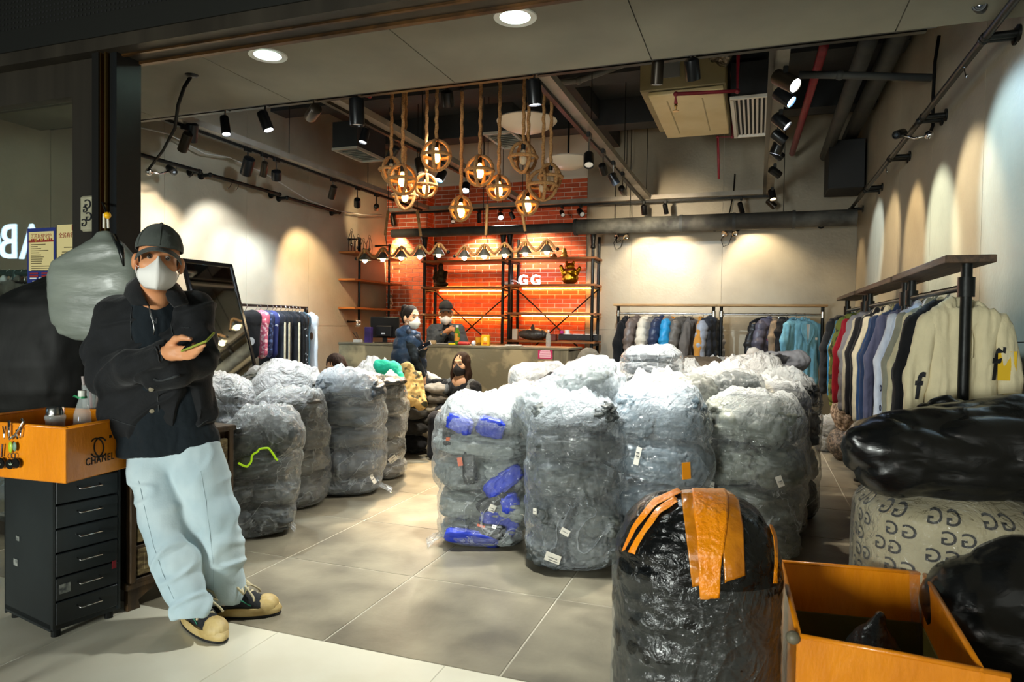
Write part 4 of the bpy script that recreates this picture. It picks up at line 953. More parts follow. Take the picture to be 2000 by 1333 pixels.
clear_bag('clear bag of dark grey jackets with square paper label near floor', (-.965, 3.8, 0), .25, .25, .93, DK, 5, 12, tags=[('w', 1047, 1000, .026, .032, .1), ('w', 1078, 1092, .085, .05, -.3), ('w', 1105, 1042, .05, .035, -.4)], group=GRP, film=FILM2, amp=.15)
clear_bag('clear bag of blue grey jackets with orange tape scrap on its front', (-.53, 4.03, 0), .265, .26, .97, BLG, 4, 13, tags=[('t', 1338, 918, .05, .09, .05), ('w', 1243, 890, .03, .1, -.2), ('w', 1213, 1035, .02, .06, -.2)], group=GRP, film=FILM2, amp=.1)
clear_bag('clear bag of olive grey jackets standing behind the taped black bundle', (-.01, 4.36, 0), .275, .27, .93, OLV, 4, 14, tags=[('w', 1524, 940, .036, .06, .35), ('w', 1393, 955, .03, .08, 0)], group=GRP, amp=.12)
clear_bag('clear bag of black, white and cream jackets at the right aisle', (.1, 4.88, 0), .23, .22, .98, [BLACK_N, CREAM_N, BLACK_N, WHITE_N, '#8b8576'], 6, 15, per=(2,), group=GRP, amp=.16)
# lying on top
ax = (P(1185, 738, d=4.1) - P(1020, 830, d=3.95)); fr = frame(ax, (0, .3, 1))
clear_bag('clear bag of grey jackets lying slanted across two front bags', P(1020, 833, d=3.97), .16, .17, ax.length * 1.03, ['#7f8584', '#6d7372', '#8d9391'], 2, 16, R=fr, film=FILM2, top=.12, group=GRP, per=(1,), amp=.09)
ax = P(1478, 768, d=4.45) - P(1322, 782, d=4.35); fr = frame(ax, (0, 0, 1))
clear_bag('clear bag of dark grey jackets lying flat on the olive bag', P(1322, 785, d=4.35), .12, .16, ax.length, ['#5b6060', '#70736c', '#4d5152'], 2, 17, R=fr, top=.06, group=GRP, per=(1,), amp=.1)
clear_bag('clear bag with bluish folded jackets stacked highest on right heap', P(1270, 752, d=5.2), .21, .2, .27, ['#7f8b99', '#5c666f', '#90979f'], 3, 18, group=GRP, per=(1, 2), top=.05, film=FILM2)
# second and third rows
row2 = [((-1.55, 4.78, 0), .27, .25, .86, GREY, 'clear bag with pinkish crumpled top behind blue jacket bag', FILMP), ((-1.1, 5.02, 0), .25, .26, .87, DK, 'clear bag with white crumpled mouth behind the slanted bag', FILM), ((-.62, 4.78, 0), .27, .2, .97, BLG, 'clear bag under milky film in the middle of right heap', FILMW), ((-.24, 5.22, 0), .24, .2, 1.02, OLV, 'clear bag with big milky top behind olive bag', FILMW), ((-1.06, 5.78, 0), .25, .26, .94, DK, 'clear bag lit white in the third row near counter end', FILMW), ((-.56, 5.72, 0), .23, .24, .98, SLT, 'clear bag carrying the bluish folded jackets', FILM), ((.0, 5.8, 0), .26, .26, 1.06, GREY, 'clear bag in the rear row below the grey rolled coat', FILMW), ((-.3, 6.36, 0), .3, .27, 1.0, DK, 'clear bag in the rear row below the racks', FILM), ((.22, 5.34, 0), .21, .2, .98, ['#8b8576', '#222526', '#d6d2c6'], 'clear bag of black and cream jackets by the right aisle, second', FILM)]
for k, (c, wx, wy, h, cols, lb, fm) in enumerate(row2): clear_bag(lb, c, wx, wy, h, cols, 4, 30 + k, film=fm, group=GRP, top=.14)
# left heap
def l1x(t, fo, c, R0):
    pts = surf_line(fo, ((465, 905), (482, 914), (488, 908), (495, 888), (510, 875), (524, 875), (533, 886), (540, 900)), 40, .002)
    MB().tube(pts, .0065, 7).build('neon_cord', glow('neon_green_cord', '#b6e61e', .25), t, smooth='all')  # cord is no lamp; a faint glow is added to its colour
clear_bag('clear bag of grey jackets with neon green cord, nearest on the left', (-3.03, 3.55, 0), .235, .22, .74, ['#666b6c', '#565b5c', '#757a7b'], 4, 41, extra=l1x, group=GRP, lean=(.06, 0), tailc=[(1, -.3, .06)], top=.1)
clear_bag('clear bag with orange flecked dark jackets behind the neon cord bag', (-3.24, 4.2, 0), .25, .23, .82, ['#5a5954', ORG_F, '#6b6a64', '#4c4b47'], 4, 42, group=GRP, tags=[('w', 590, 1014, .03, .03, -.3)])
clear_bag('tall clear bag of slate blue jackets at edge of the aisle', (-3.06, 4.7, 0), .25, .24, .93, SLT, 5, 43, group=GRP, tags=[('w', 728, 935, .04, .075, .25)], tailc=[(1, -.3, .12)], film=FILM2)
clear_bag('clear bag of grey jackets with tilted label, farthest down the aisle', (-3.13, 5.26, 0), .24, .24, .84, ['#77756f', '#5f5e5a', '#87847c'], 5, 44, group=GRP, tags=[('w', 768, 898, .075, .06, .7)], pinch=.08)
clear_bag('clear bag with milky top beside the man in denim', (-3.95, 4.25, 0), .28, .26, .86, DK, 4, 45, group=GRP, film=FILMW, top=.14)
clear_bag('clear bag with orange jackets showing through milky top', (-3.68, 4.76, 0), .3, .26, .92, ['#8a7460', ORG_N, '#6b655d', CREAM_N], 4, 46, group=GRP, film=FILMW, top=.14)
clear_bag('clear bag with white mouth in front of the trousers rail', (-4.15, 5.2, 0), .3, .26, .9, GREY, 4, 47, group=GRP, film=FILMW, top=.12)
clear_bag('clear bag with peaked white mouth before the seated woman at left', (-3.5, 5.8, 0), .28, .26, .86, SLT, 4, 48, group=GRP, film=FILMW, top=.18)
# loose clothes on the heaps
def pile(name, label, cat, prims, m, k=.04, h=.012, amp=.02, sc=9, seed=0, group=None):
    s = SDF(k)
    for q in prims:
        if q[0] == 'c': s.cap(*q[1:])
        else: s.ell(*q[1:])
    me = s.mesh(name, h); displace(me, lambda c: amp * (np.sqrt(billow(c, sc, 2, seed)) - .5) + amp * .5 * fbm(c, sc * 2.2, 2, seed + 3))
    return tag(link(name, me, m), label, cat, group)
C_ = lambda px, py, d: P(px, py, d=d)
pile('folded_dark_bag', 'flat black glossy folded bag on top of a clear bag', 'bag', [('e', C_(748, 745, 5.9), (.2, .22, .045))], mat('black_film_grey', '#3b3f42', .22, col2='#23272a', scale=9, bump=.4), amp=.02, sc=6)
pile('teal_jacket', 'bright teal jacket thrown on the left heap', 'jacket', [('c', C_(742, 715, 6.35), C_(770, 722, 6.4), .06, .07), ('c', C_(770, 720, 6.4), C_(785, 742, 6.3), .05, .035)], cloth('teal_fabric', '#18a689'), seed=2)
pile('camouflage_jacket', 'tan and camouflage jacket hanging over the heap beside aisle', 'jacket', [('c', C_(795, 722, 6.85), C_(800, 780, 6.75), .075, .08), ('c', C_(815, 735, 6.85), C_(822, 790, 6.75), .05, .06), ('c', C_(785, 735, 6.85), C_(782, 790, 6.75), .05, .06)], mat('camo_cloth', '#c9a767', .8, col2='#3c3a22', scale=9, cramp=(.55, .6), bump=.2), seed=4)
pile('black_jacket', 'crumpled black jacket lying on the folded white clothes', 'jacket', [('c', C_(828, 752, 7.2), C_(868, 748, 7.2), .06, .045), ('e', C_(840, 762, 7.2), (.13, .12, .05))], cloth('black_cloth_pile', '#191a1c'), seed=5)
pile('white_jacket', 'white padded jacket lying behind the camouflage jacket', 'jacket', [('c', C_(832, 738, 7.3), C_(860, 752, 7.3), .07, .06)], cloth('white_cloth_pile', '#ddd6c8'), seed=6)
for k, (z, cc) in enumerate(((.07, '#cfc3a8'), (.21, '#d5c9ae'), (.34, '#57544e'), (.46, '#b7ad99'), (.57, '#7e776c'), (.67, '#a29a8d'))):
    o = P(836 + 3 * (k % 2), 888, Z=0); o = Vector((o.x, o.y + .2, z))
    nm = pile('folded_jacket_bundle', ['cream quilted jacket bundle, lowest of the aisle stack', 'cream quilted jacket bundle, second of the aisle stack', 'dark jacket bundle in the middle of the aisle stack', 'beige jacket bundle, fourth of the aisle stack', 'brown grey jacket bundle, fifth of the aisle stack', 'pale jacket bundle, topmost of the aisle stack'][k], 'jacket', [('e', o, (.24, .2, .072))], cloth('bundle_%d' % k, cc), amp=.02, sc=8, seed=k, group='jacket bundles stacked beside the aisle')
for k, (z, cc) in enumerate(((.09, '#1c1c1d'), (.27, '#3a3937'), (.43, '#5e5b55'), (.56, '#1d1e20'))):
    o = P(800, 893, Z=0); o = Vector((o.x - .1, o.y + .25, z))
    pile('folded_coat', ['black folded coat at the bottom beside the cream bundles', 'charcoal folded coat, second from floor by the cream bundles', 'grey folded coat, third from floor by the cream bundles', 'black folded coat under the camouflage jacket'][k], 'coat', [('e', o, (.2, .18, .088))], cloth('coat_%d' % k, cc), amp=.02, sc=8, seed=20 + k)
pile('grey_rolled_coat', 'grey coat with black panels rolled on top of the right heap', 'coat', [('c', C_(1490, 712, 5.5), C_(1560, 704, 5.5), .085, .085), ('c', C_(1475, 725, 5.4), C_(1500, 712, 5.5), .05, .08)], mat('grey_black_coat', '#8d8f97', .6, col2='#17181c', scale=6, cramp=(.52, .56), bump=.2), seed=8)
pile('brown_dark_jacket', 'dark brown jacket lying behind the highest stacked bag', 'jacket', [('c', C_(1345, 708, 5.9), C_(1400, 712, 5.9), .06, .06), ('e', C_(1370, 722, 5.8), (.2, .12, .07))], cloth('brown_dark', '#544c42'), seed=9)
pile('white_shirt', 'white shirt crumpled among the bags at right', 'shirt', [('c', C_(1440, 708, 5.6), C_(1480, 700, 5.6), .06, .05), ('c', C_(1470, 690, 5.7), C_(1495, 715, 5.6), .05, .04)], cloth('white_shirt_cloth', '#d5d3d0'), seed=10)
pile('grey_cushion', 'small grey striped cushion standing by the rear shelving', 'cushion', [('e', C_(1150, 703, 6.9), (.12, .07, .12))], mat('cushion_grey', '#8a8578', .8, col2='#6f6a5f', scale=20, stretch=(1, 1, 5)), amp=.012, seed=11)
pile('black_scarf', 'black cloth half covered by clear film in right heap', 'cloth', [('c', C_(1040, 765, 5.1), C_(1080, 740, 5.2), .05, .05)], cloth('black_scarf_cloth', '#17181a'), seed=12)
ax = P(1100, 738, d=5.5) - P(1000, 748, d=5.3); 
clear_bag('clear bag lying under the counter end with crumpled white mouth', P(1000, 752, d=5.3), .1, .14, ax.length, ['#8f9494', '#4a4d4d'], 2, 61, R=frame(ax, (0, 0, 1)), film=FILMW, top=.1, group=GRP, per=(1,))
o = P(1150, 703, d=6.9); clear_bag('clear bag with white top holding up the small grey cushion', (o.x, o.y, 0), .26, .24, .95, ['#8f9494', '#6a6d6b'], 4, 62, film=FILMW, top=.1, group=GRP)
# ================================================================ counter, shelving, racks and clothes
WOODS = mat('shelf_wood', '#a5642c', .5, col2='#7d4719', scale=4, stretch=(1, 14, 14), bump=.08, detail=6)
WOODD = mat('rack_board_wood', '#5a4430', .6, col2='#3a2b1e', scale=4, stretch=(12, 1, 12), bump=.15, detail=6)
WOODL = mat('rack_board_pale', '#b18a55', .55, col2='#8b6535', scale=4, stretch=(1, 12, 12), bump=.1)
CNT = mat('worn_concrete', '#776f58', .55, col2='#a89a78', scale=3.6, detail=10, dist=.35, cramp=(.5, .62), bump=.12, bscale=18)
CNT2 = mat('streaked_concrete', '#57513f', .6, col2='#7b735d', scale=5, stretch=(6, 1, .5), bump=.12, bscale=20)
YC = 7.4; ZCN = 1.1
ca, cb = P(662, 672, Y=YC).x, P(1110, 676, Y=YC).x; c1 = P(834, 675, Y=YC).x; c2 = P(1081, 676, Y=YC).x
t = thing('cash_counter', 'long worn concrete cash counter before the brick wall', 'counter', ((ca + cb) / 2, YC + .3, 0))
MB().box(((ca + cb) / 2, YC + .32, ZCN / 2 - .01), (cb - ca - .01, .58, ZCN - .06)).build('body', CNT2, t)
for a, b, m in ((ca, c1 - .003, CNT), (c1 + .003, c2 - .003, CNT), (c2 + .003, cb, CNT2)): MB().box(((a + b) / 2, YC + .012, ZCN / 2 - .012), (b - a, .03, ZCN - .03), bev=.003).build('front_panel', m, t)
MB().box(((ca + cb) / 2, YC + .31, ZCN - .012), (cb - ca + .01, .64, .03), bev=.004).build('countertop', mat('counter_top', '#7a735f', .45, col2='#5f5947', scale=4), t)
def paper(name, label, cat, pa, pb, m, y=YC - .004, lines=0, lm=None):
    a, b = P(*pa, Y=y), P(*pb, Y=y); t = tag(MB().box(((a.x + b.x) / 2, y, (a.z + b.z) / 2), (abs(b.x - a.x), .004, abs(a.z - b.z))).build(name, m), label, cat)
    for i in range(lines):
        w = abs(b.x - a.x) * (.4 if i == 0 else random.uniform(.6, .85)); z = max(a.z, b.z) - abs(a.z - b.z) * (.14 + .8 * i / lines)
        MB().box(((a.x + b.x) / 2, y - .0028, z), (w, .0016, .008 if i else .012)).build('printed_line', lm, None)
        o = bpy.context.scene.collection.objects[-1]; o.parent = t
    return t
paper('pink_notice', 'magenta notice with white lines taped on the counter front', 'notice', (1051, 680), (1079, 702), mat('magenta_paper', '#c01f5c', .5), lines=8, lm=mat('notice_white', '#f0c8d8', .6))
paper('brown_paper', 'faded brown paper under the magenta notice', 'paper', (1051, 703), (1080, 728), mat('brown_paper', '#a89874', .8, col2='#7c7052', scale=12), lines=5, lm=mat('faint_print', '#7d7257', .8))
# things on the counter
def oncnt(px, py, y=YC + .2): p = P(px, py, Y=y); return Vector((p.x, y, ZCN))
o = oncnt(752, 668, YC + .25)
t = thing('computer_monitor', 'black computer monitor on the counter seen from behind', 'monitor', o)
MB().box(o + Vector((0, 0, .2)), (.42, .03, .27), bev=.01).build('screen_housing', mat('monitor_black', '#0c0c0e', .35), t)
MB().box(o + Vector((0, -.03, .15)), (.22, .03, .14), bev=.012).build('rear_cover', mat('monitor_black2', '#111114', .4), t)
MB().box(o + Vector((0, -.047, .12)), (.05, .003, .016)).build('badge', mat('badge_silver', '#cfd2d6', .3), t)
MB().box(o + Vector((0, .0, .04)), (.06, .02, .08)).build('stand', mat('monitor_black', '#0c0c0e'), t); MB().box(o + Vector((0, 0, .006)), (.22, .16, .012), bev=.004).build('stand_base', mat('monitor_black', '#0c0c0e'), t)
o = oncnt(720, 668, YC + .1); tag(MB().box(o + Vector((0, 0, .1)), (.09, .06, .2), bev=.005).build('purple_box', mat('purple_card', '#3a2466', .5, col2='#241640', scale=8)), 'tall purple box left of the black monitor', 'box')
o = oncnt(699, 670, YC + .12)
t = thing('pen_tray', 'small white tray with two dark pens at counter end', 'tray', o); MB().box(o + Vector((0, 0, .02)), (.1, .07, .04), bev=.006).build('tray', mat('tray_white', '#d5d0c5', .5), t)
for k in (0, 1): MB().cyl(o + Vector((.01 + .02 * k, 0, .03)), o + Vector((-.03 + .05 * k - .05, .0, .13)), .004, n=6).build('pen', BK, t)
o = oncnt(949, 672, YC + .08)
t = thing('yellow_card_box', 'yellow box with pale figure printed, standing on counter', 'box', o); MB().box(o + Vector((0, 0, .065)), (.1, .04, .13), bev=.004).build('carton', mat('yellow_card', '#f0b80e', .5), t)
MB().ball(o + Vector((0, -.021, .08)), (.025, .003, .028), 12, 8).build('printed_face', mat('yellow_print', '#f6dc83', .5), t); MB().box(o + Vector((0, -.021, .03)), (.05, .003, .02)).build('printed_band', mat('orange_print', '#d5641c', .5), t)
o = oncnt(935, 668, YC + .14)
t = thing('noodle_cup', 'yellow patterned paper cup beside the yellow box', 'cup', o); MB().lathe([(.032, 0), (.045, .095), (.048, .1), (.043, .1), (.03, .005)], o, 18).build('cup', mat('cup_yellow', '#d69a1c', .5, col2='#7a4e0d', scale=14, cramp=(.5, .55)), t, smooth=True)
o = oncnt(906, 670, YC + .1); tag(MB().box(o + Vector((0, 0, .022)), (.14, .09, .045), rotm(.05, .05, .2), bev=.016).build('snack_packet', mat('red_packet', '#b3221e', .3, col2='#d8cfc5', scale=9, cramp=(.6, .63), bump=.2)), 'red and white snack packet lying on the counter', 'packet')
o = oncnt(925, 668, YC + .06); tag(MB().box(o + Vector((0, 0, .03)), (.05, .12, .05), rotm(.2, .5, .4), bev=.018).build('blue_packet', mat('blue_packet', '#8a98b8', .3, col2='#e2e2e6', scale=10, bump=.2)), 'crinkled blue and white packet behind the red packet', 'packet')
o = oncnt(884, 673, YC + .07); tag(MB().box(o + Vector((0, 0, .012)), (.09, .06, .024), rotm(0, 0, .1), bev=.006).build('yellow_tape_pack', mat('yellow_pack', '#d9c21b', .4)), 'flat yellow pack at the counter edge', 'packet')
for k, (px, cc, w, lb) in enumerate(((866, '#8f8d86', .16, 'grey crumpled paper sheet on the counter before the seller'), (846, '#b59b72', .1, 'tan crumpled paper ball on the counter'), (1003, '#dcd8cf', .2, 'flat white paper sheet at the right part of the counter'))):
    o = oncnt(px, 672, YC + .1 + .02 * k); me = MB().box(o + Vector((0, 0, .012 + .014 * (k == 1))), (w, .1, .02 + .03 * (k == 1)), rotm(0, 0, .1 * k), bev=.008).mesh('p'); tag(link('paper_sheet', me, mat('paper_%d' % k, cc, .7)), lb, 'paper')
o = oncnt(1071, 670, YC + .12)
def bottle(o, label, h=.21, r=.032, cap='#d8d8d8', ring=None, lab=None):
    t = thing('water_bottle', label, 'bottle', o); BT = mat('clear_bottle_plastic', '#dfe9e6', .08, alpha=.28, spec=.8)
    MB().lathe([(0, 0), (r * .9, .002), (r, .015), (r, h * .55), (r * .93, h * .6), (r * .9, h * .7), (r * .4, h * .88), (r * .38, h * .92), (0, h * .925)], o, 18).build('body', BT, t, smooth='all')
    MB().cyl(o + Vector((0, 0, h * .92)), o + Vector((0, 0, h)), r * .45, n=14).build('cap', mat('cap_' + cap[1:], cap, .4), t, smooth=True)
    if ring: MB().cyl(o + Vector((0, 0, h * .9)), o + Vector((0, 0, h * .925)), r * .52, n=14).build('neck_ring', mat('ring_green', ring, .4), t, smooth=True); MB().tube([o + Vector((-r * .4, 0, h * .91)), o + Vector((-r * 1.1, -.006, h * .93)), o + Vector((-r * 1.5, 0, h * .915)), o + Vector((-r * 1.1, .008, h * .9)), o + Vector((-r * .4, .003, h * .905))], .003, 6).build('carry_loop', mat('ring_green', ring, .4), t, smooth='all')
    return t
bottle(o, 'small clear water bottle on the counter above magenta notice', .2, .03)
# shelving of black pipe and wooden boards
YS0, YS1 = 9.93, 10.33
def pole(x, y, z1, finial, t):
    MB().cyl((x, y, 0), (x, y, z1), .024, n=12).build('pole', BK, t, smooth=True)
    if finial: MB().lathe([(.024, 0), (.04, .01), (.036, .04), (.03, .06), (.045, .2), (.055, .25), (.04, .27), (.05, .29), (.03, .31), (0, .32)], (x, y, z1 - .02), 14).build('finial', BK, t, smooth='all')
def bay(pxs, shelfpy, label, zt, braces):
    xa, xb = P(pxs[0], 560, Y=YS0).x, P(pxs[1], 560, Y=YS0).x
    t = thing('pipe_shelving', label, 'shelving', ((xa + xb) / 2, (YS0 + YS1) / 2, 0))
    for x in (xa, xb):
        pole(x, YS0, zt - .1, True, t); pole(x, YS1, zt + .1, False, t)
    zs = []
    for k, py in enumerate(shelfpy):
        z = P((pxs[0] + pxs[1]) / 2, py, Y=YS0 - .02).z; zs.append(z)
        MB().box(((xa + xb) / 2, (YS0 + YS1) / 2, z), (xb - xa + .1, YS1 - YS0 + .06, .032), bev=.003).build('shelf', WOODS, t)
        if k in (1, 2): MB().box(((xa + xb) / 2, YS1 + .035, z - .03), (xb - xa - .12, .008, .008)).build('light_strip', glow('strip_warm', '#ffa850', 80), t)
        for x in (xa, xb): MB().cyl((x, YS0, z - .04), (x, YS1, z - .04), .016, n=10).build('cross_pipe', BK, t, smooth=True)
    z0, z1 = zs[1] - .05, .75
    MB().cyl((xa, YS1, z0), (xb, YS1 + .01, z1), .011, n=8).build('brace', BK, t); MB().cyl((xb, YS1 - .02, z0), (xa, YS1 - .02, z1), .011, n=8).build('brace', BK, t)
    return zs, xa, xb
ZTOP = P(990, 475, Y=YS0).z
zs1, xa1, xb1 = bay((829, 982), (510, 562, 616, 672), 'black pipe shelving with wooden boards before brick, left bay', ZTOP, 1)
zs2, xa2, xb2 = bay((995, 1157), (505, 557, 613, 668), 'black pipe shelving with wooden boards before brick, right bay with glowing letters', ZTOP, 1)
# left wall shelves
xs_ = XL + .28
def ws(py0, py1, lb):
    a, b = P(693, py0, X=xs_), P(793, py1, X=xs_); return (a.z + b.z) / 2
t = thing('wall_shelf_rack', 'wooden boards on black pipes fixed in the left rear corner', 'shelving', (XL, 9.4, 1.9))
yA, yB_ = P(693, 545, X=xs_).y, 10.08
zw = [P(693, py, X=xs_).z for py in (492, 546, 602)]
for z in zw: MB().box((XL + .12, (yA + yB_) / 2, z), (.33, yB_ - yA, .03), bev=.003).build('shelf', WOODS, t)
for y in (yA + .25, yB_ - .28):
    for x in (XL + .2,):
        MB().tube([(XL - .06 if y > 9.17 else XL, y, zw[2] - .2), (x, y, zw[2] - .2), (x, y, zw[0] + .22), (XL - .06 if y > 9.17 else XL, y, zw[0] + .22)], .02, 10).build('pipe_bracket', BK, t, smooth='all')
        for z in (zw[2] - .2, zw[0] + .22): MB().ball((x, y, z), .028, 10, 8).build('elbow', BK, t, smooth='all')
for k in range(6):
    y = yA + .06 + .02 * k; MB().tube([(xs_ - .02, y, zw[2] - .17), (xs_ + .0, y + .01, zw[2] - .2), (xs_, y, zw[2] - .25), (xs_ - .02, y, zw[2] - .28), (xs_ - .03, y, zw[2] - .26)], .0035, 6).build('hook', CHROME(), t, smooth='all')
# bottles, lamp-lit glassware and lanterns on top board
for k, y in enumerate((yA + .12, yA + .3, yA + .45, yA + .62)):
    o = Vector((XL + .14, y, zw[0] + .015)); h = (.3, .24, .2, .27)[k]
    t = thing('wire_lantern', ['dark wire lantern on top wall shelf, nearest', 'dark wire lantern on top wall shelf, second', 'dark wire lantern on top wall shelf, third', 'dark wire lantern on top wall shelf, farthest'][k], 'lantern', o)
    MB().cyl(o, o + Vector((0, 0, .012)), .05, n=14).build('base', BK, t, smooth=True)
    for q in range(6):
        a = q * math.pi / 3; MB().tube([o + Vector((.045 * math.cos(a) * f, .045 * math.sin(a) * f, zz * h)) for f, zz in ((1, .04), (1.1, .4), (1, .7), (.3, 1))], .004, 5).build('wire', BK, t, smooth='all')
    MB().ball(o + Vector((0, 0, h * .35)), .025, 10, 8).build('glass_ball', CHROME(), t, smooth='all'); MB().tube([o + Vector((.02 * math.cos(a), 0, h + .02 + .02 * math.sin(a))) for a in np.linspace(0, 2 * math.pi, 13)[:-1]], .003, 5, closed=True).build('ring', BK, t)
# ornaments
o = P(760, 603, X=XL + .14); o = Vector((XL + .15, o.y, zw[2] + .015))
CERM = mat('patterned_ceramic', '#c9bfae', .3, col2='#4d473f', scale=26, cramp=(.52, .56))
t = thing('bear_figurine', 'patterned standing bear figurine with round ears on lowest wall shelf', 'figurine', o)
s = SDF(.02).ell(o + Vector((0, 0, .13)), (.045, .04, .06)).cap(o + Vector((0, -.022, .07)), o + Vector((.0, -.026, .02)), .022, .022).cap(o + Vector((0, .022, .07)), o + Vector((0, .026, .02)), .022, .022).cap(o + Vector((.0, -.045, .16)), o + Vector((.02, -.055, .09)), .016, .014).cap(o + Vector((.0, .045, .16)), o + Vector((.02, .055, .09)), .016, .014).ell(o + Vector((0, 0, .22)), (.042, .042, .04)).ell(o + Vector((.035, 0, .21)), (.018, .02, .015))
link('body', s.mesh('bear', .006), CERM, t)
for sg in (-1, 1):
    e = MB().ball(o + Vector((0, sg * .04, .262)), (.012, .022, .022), 12, 8).build('ear', CERM, t, smooth='all'); MB().ball(o + Vector((.01, sg * .04, .262)), (.006, .013, .013), 10, 6).build('inner_ear', mat('pink_ear', '#c4586a', .5), e, smooth='all')
def statue(px, z, y, prims, m, name, label, h=.006):
    p = P(px, 560, Y=y); o = Vector((p.x, y, z)); s = SDF(.02)
    for q in prims:
        if q[0] == 'e': s.ell(o + Vector(q[1]), q[2])
        else: s.cap(o + Vector(q[1]), o + Vector(q[2]), q[3], q[4])
    return tag(link(name, s.mesh(name, h), m), label, 'figurine')
BR = mat('dark_bronze', '#4a3a20', .4, .6, col2='#241c10', scale=20, bump=.3)
statue(861, zs1[1] + .016, 10.1, [('e', (0, 0, .05), (.13, .09, .05)), ('e', (0, 0, .14), (.1, .07, .08)), ('e', (0, 0, .22), (.07, .055, .09)), ('e', (0, -.01, .335), (.045, .045, .055)), ('e', (0, 0, .39), (.02, .02, .025)), ('c', (-.09, 0, .24), (-.1, -.06, .14), .03, .025), ('c', (.09, 0, .24), (.1, -.06, .14), .03, .025)], BR, 'seated_statue', 'dark bronze seated statue on the left shelving bay')
GOLD = mat('shiny_gold', '#d99a1e', .22, .95, col2='#8f5c0c', scale=18, bump=.25)
p = statue(1113, zs2[1] + .016, 10.08, [('e', (0, 0, .09), (.13, .1, .09)), ('e', (0, 0, .2), (.1, .08, .07)), ('c', (-.1, 0, .16), (-.14, -.02, .27), .035, .03), ('c', (.1, 0, .16), (.15, -.02, .24), .035, .03), ('e', (0, -.05, .12), (.06, .05, .06))], GOLD, 'gold_cat_figurine', 'shiny gold beckoning cat figurine on the right shelving bay')
pt = Vector((P(1113, 560, Y=10.08).x, 10.08, zs2[1] + .016))
tt = thing('x', 'x', 'x', (0, 0, 0)); bpy.data.objects.remove(tt)
def child(o, name, me, m): 
    me.transform(Matrix.Identity(4)); c = link(name, me, m); c.parent = o; return c
child(p, 'head', SDF(.015).ell(pt + Vector((0, -.02, .27)), (.075, .065, .06)).ell(pt + Vector((-.055, -.01, .33)), (.022, .015, .03)).ell(pt + Vector((.055, -.01, .33)), (.022, .015, .03)).mesh('h', .006), GOLD)
child(p, 'collar', MB().tube([pt + Vector((.07 * math.cos(a), -.015 + .065 * math.sin(a), .215)) for a in np.linspace(0, 2 * math.pi, 21)[:-1]], .012, 7, closed=True).mesh('c', 'all'), mat('collar_red', '#8c1f16', .5))
child(p, 'coin', MB().lathe([(0, 0), (.045, 0), (.045, .012), (0, .014)], pt + Vector((.0, -.105, .11)), 16, rotm(math.pi / 2, 0, 0)).mesh('c'), mat('coin_gold', '#f0c04a', .25, 1))
statue(1101, zs2[0] + .016, 10.1, [('e', (0, 0, .03), (.06, .05, .03)), ('e', (0, 0, .08), (.045, .04, .045)), ('e', (0, 0, .13), (.03, .03, .03))], mat('brown_gold', '#7a4a1a', .4, .4, col2='#c59a3a', scale=20), 'small_seated_figurine', 'small brown and gold seated figurine on top shelf')
statue(1080, zs2[0] + .016, 10.08, [('e', (0, 0, .03), (.06, .045, .03)), ('e', (0, 0, .06), (.035, .03, .02))], mat('brown_gold2', '#6a4018', .4, .4), 'small_round_ornament', 'small round brown ornament beside the last bulb')
# glowing letters
NEON = glow('letter_glow', '#f4ecff', 14)
for k, px in enumerate((1022, 1046)):
    q = P(px, 548, Y=10.05); t = thing('glowing_letter', ['glowing white letter G, left one on shelf', 'glowing white letter G, right one on shelf'][k], 'light letter', (q.x, 10.05, zs2[1] + .016), 'glowing letters on the right bay')
    me = text_mesh('G', .215, .03); v = coords(me); w = v[:, 2].copy(); c = np.stack([v[:, 0], -w, v[:, 1] - v[:, 1].min()], 1); me.vertices.foreach_set('co', c.astype(np.float32).ravel())
    link('letter', me, NEON, t, world=False)
# plastic bag, keyboard piano, boxes on lower shelf
zl = zs2[3] + .016
def sh(px, y=10.1): return Vector((P(px, 660, Y=y).x, y, zl))
o = sh(1043); s = SDF(.05).ell(o + Vector((0, 0, .09)), (.25, .15, .09)).cap(o + Vector((-.02, 0, .15)), o + Vector((-.02, 0, .23)), .04, .015)
me = s.mesh('b', .012); displace(me, lambda c: .02 * (np.sqrt(billow(c, (14, 14, 5), 2)) - .5)); tag(link('grey_plastic_bag', me, mat('grey_film_bag', '#4f4c49', .25, col2='#35322f', scale=8, bump=.5)), 'knotted dark grey plastic bag on the lowest shelf', 'bag')
o = sh(1132, 10.08); t = thing('electronic_keyboard', 'black and white electronic keyboard lying on lowest shelf', 'keyboard', o)
MB().box(o + Vector((.0, 0, .055)), (.62, .2, .09), bev=.008).build('case', mat('keyboard_black', '#121213', .4), t)
for k in range(3): MB().box(o + Vector((-.2 + .19 * k, -.02, .103)), (.15, .12, .008)).build('white_key_block', mat('key_white', '#e0ddd6', .4), t)
for x in (-.22, 0, .24): MB().ball(o + Vector((x, -.102, .05)), .008, 8, 6).build('knob', CHROME(), t)
o = sh(1078, 10.02); tag(MB().box(o + Vector((0, 0, .05)), (.15, .12, .1), bev=.006).build('brown_box', mat('brown_leather_box', '#6a2617', .5, col2='#3f160e', scale=9)), 'small brown box between grey bag and keyboard', 'box')
o = sh(1107, 10.05); o.z += .1; tag(MB().lathe([(0, 0), (.032, 0), (.035, .07), (.03, .07), (.028, .01)], o, 16).build('white_mug', mat('mug_white', '#dedad0', .3), None, smooth=True), 'white mug on top of the electronic keyboard', 'mug')
o = sh(1100, 10.0); o.z += .1; tag(MB().ball(o + Vector((-.02, -.02, .03)), (.035, .03, .028), 12, 8).build('pink_ball', mat('pink_ball', '#b52470', .5)), 'small pink ball by the white mug', 'ball')
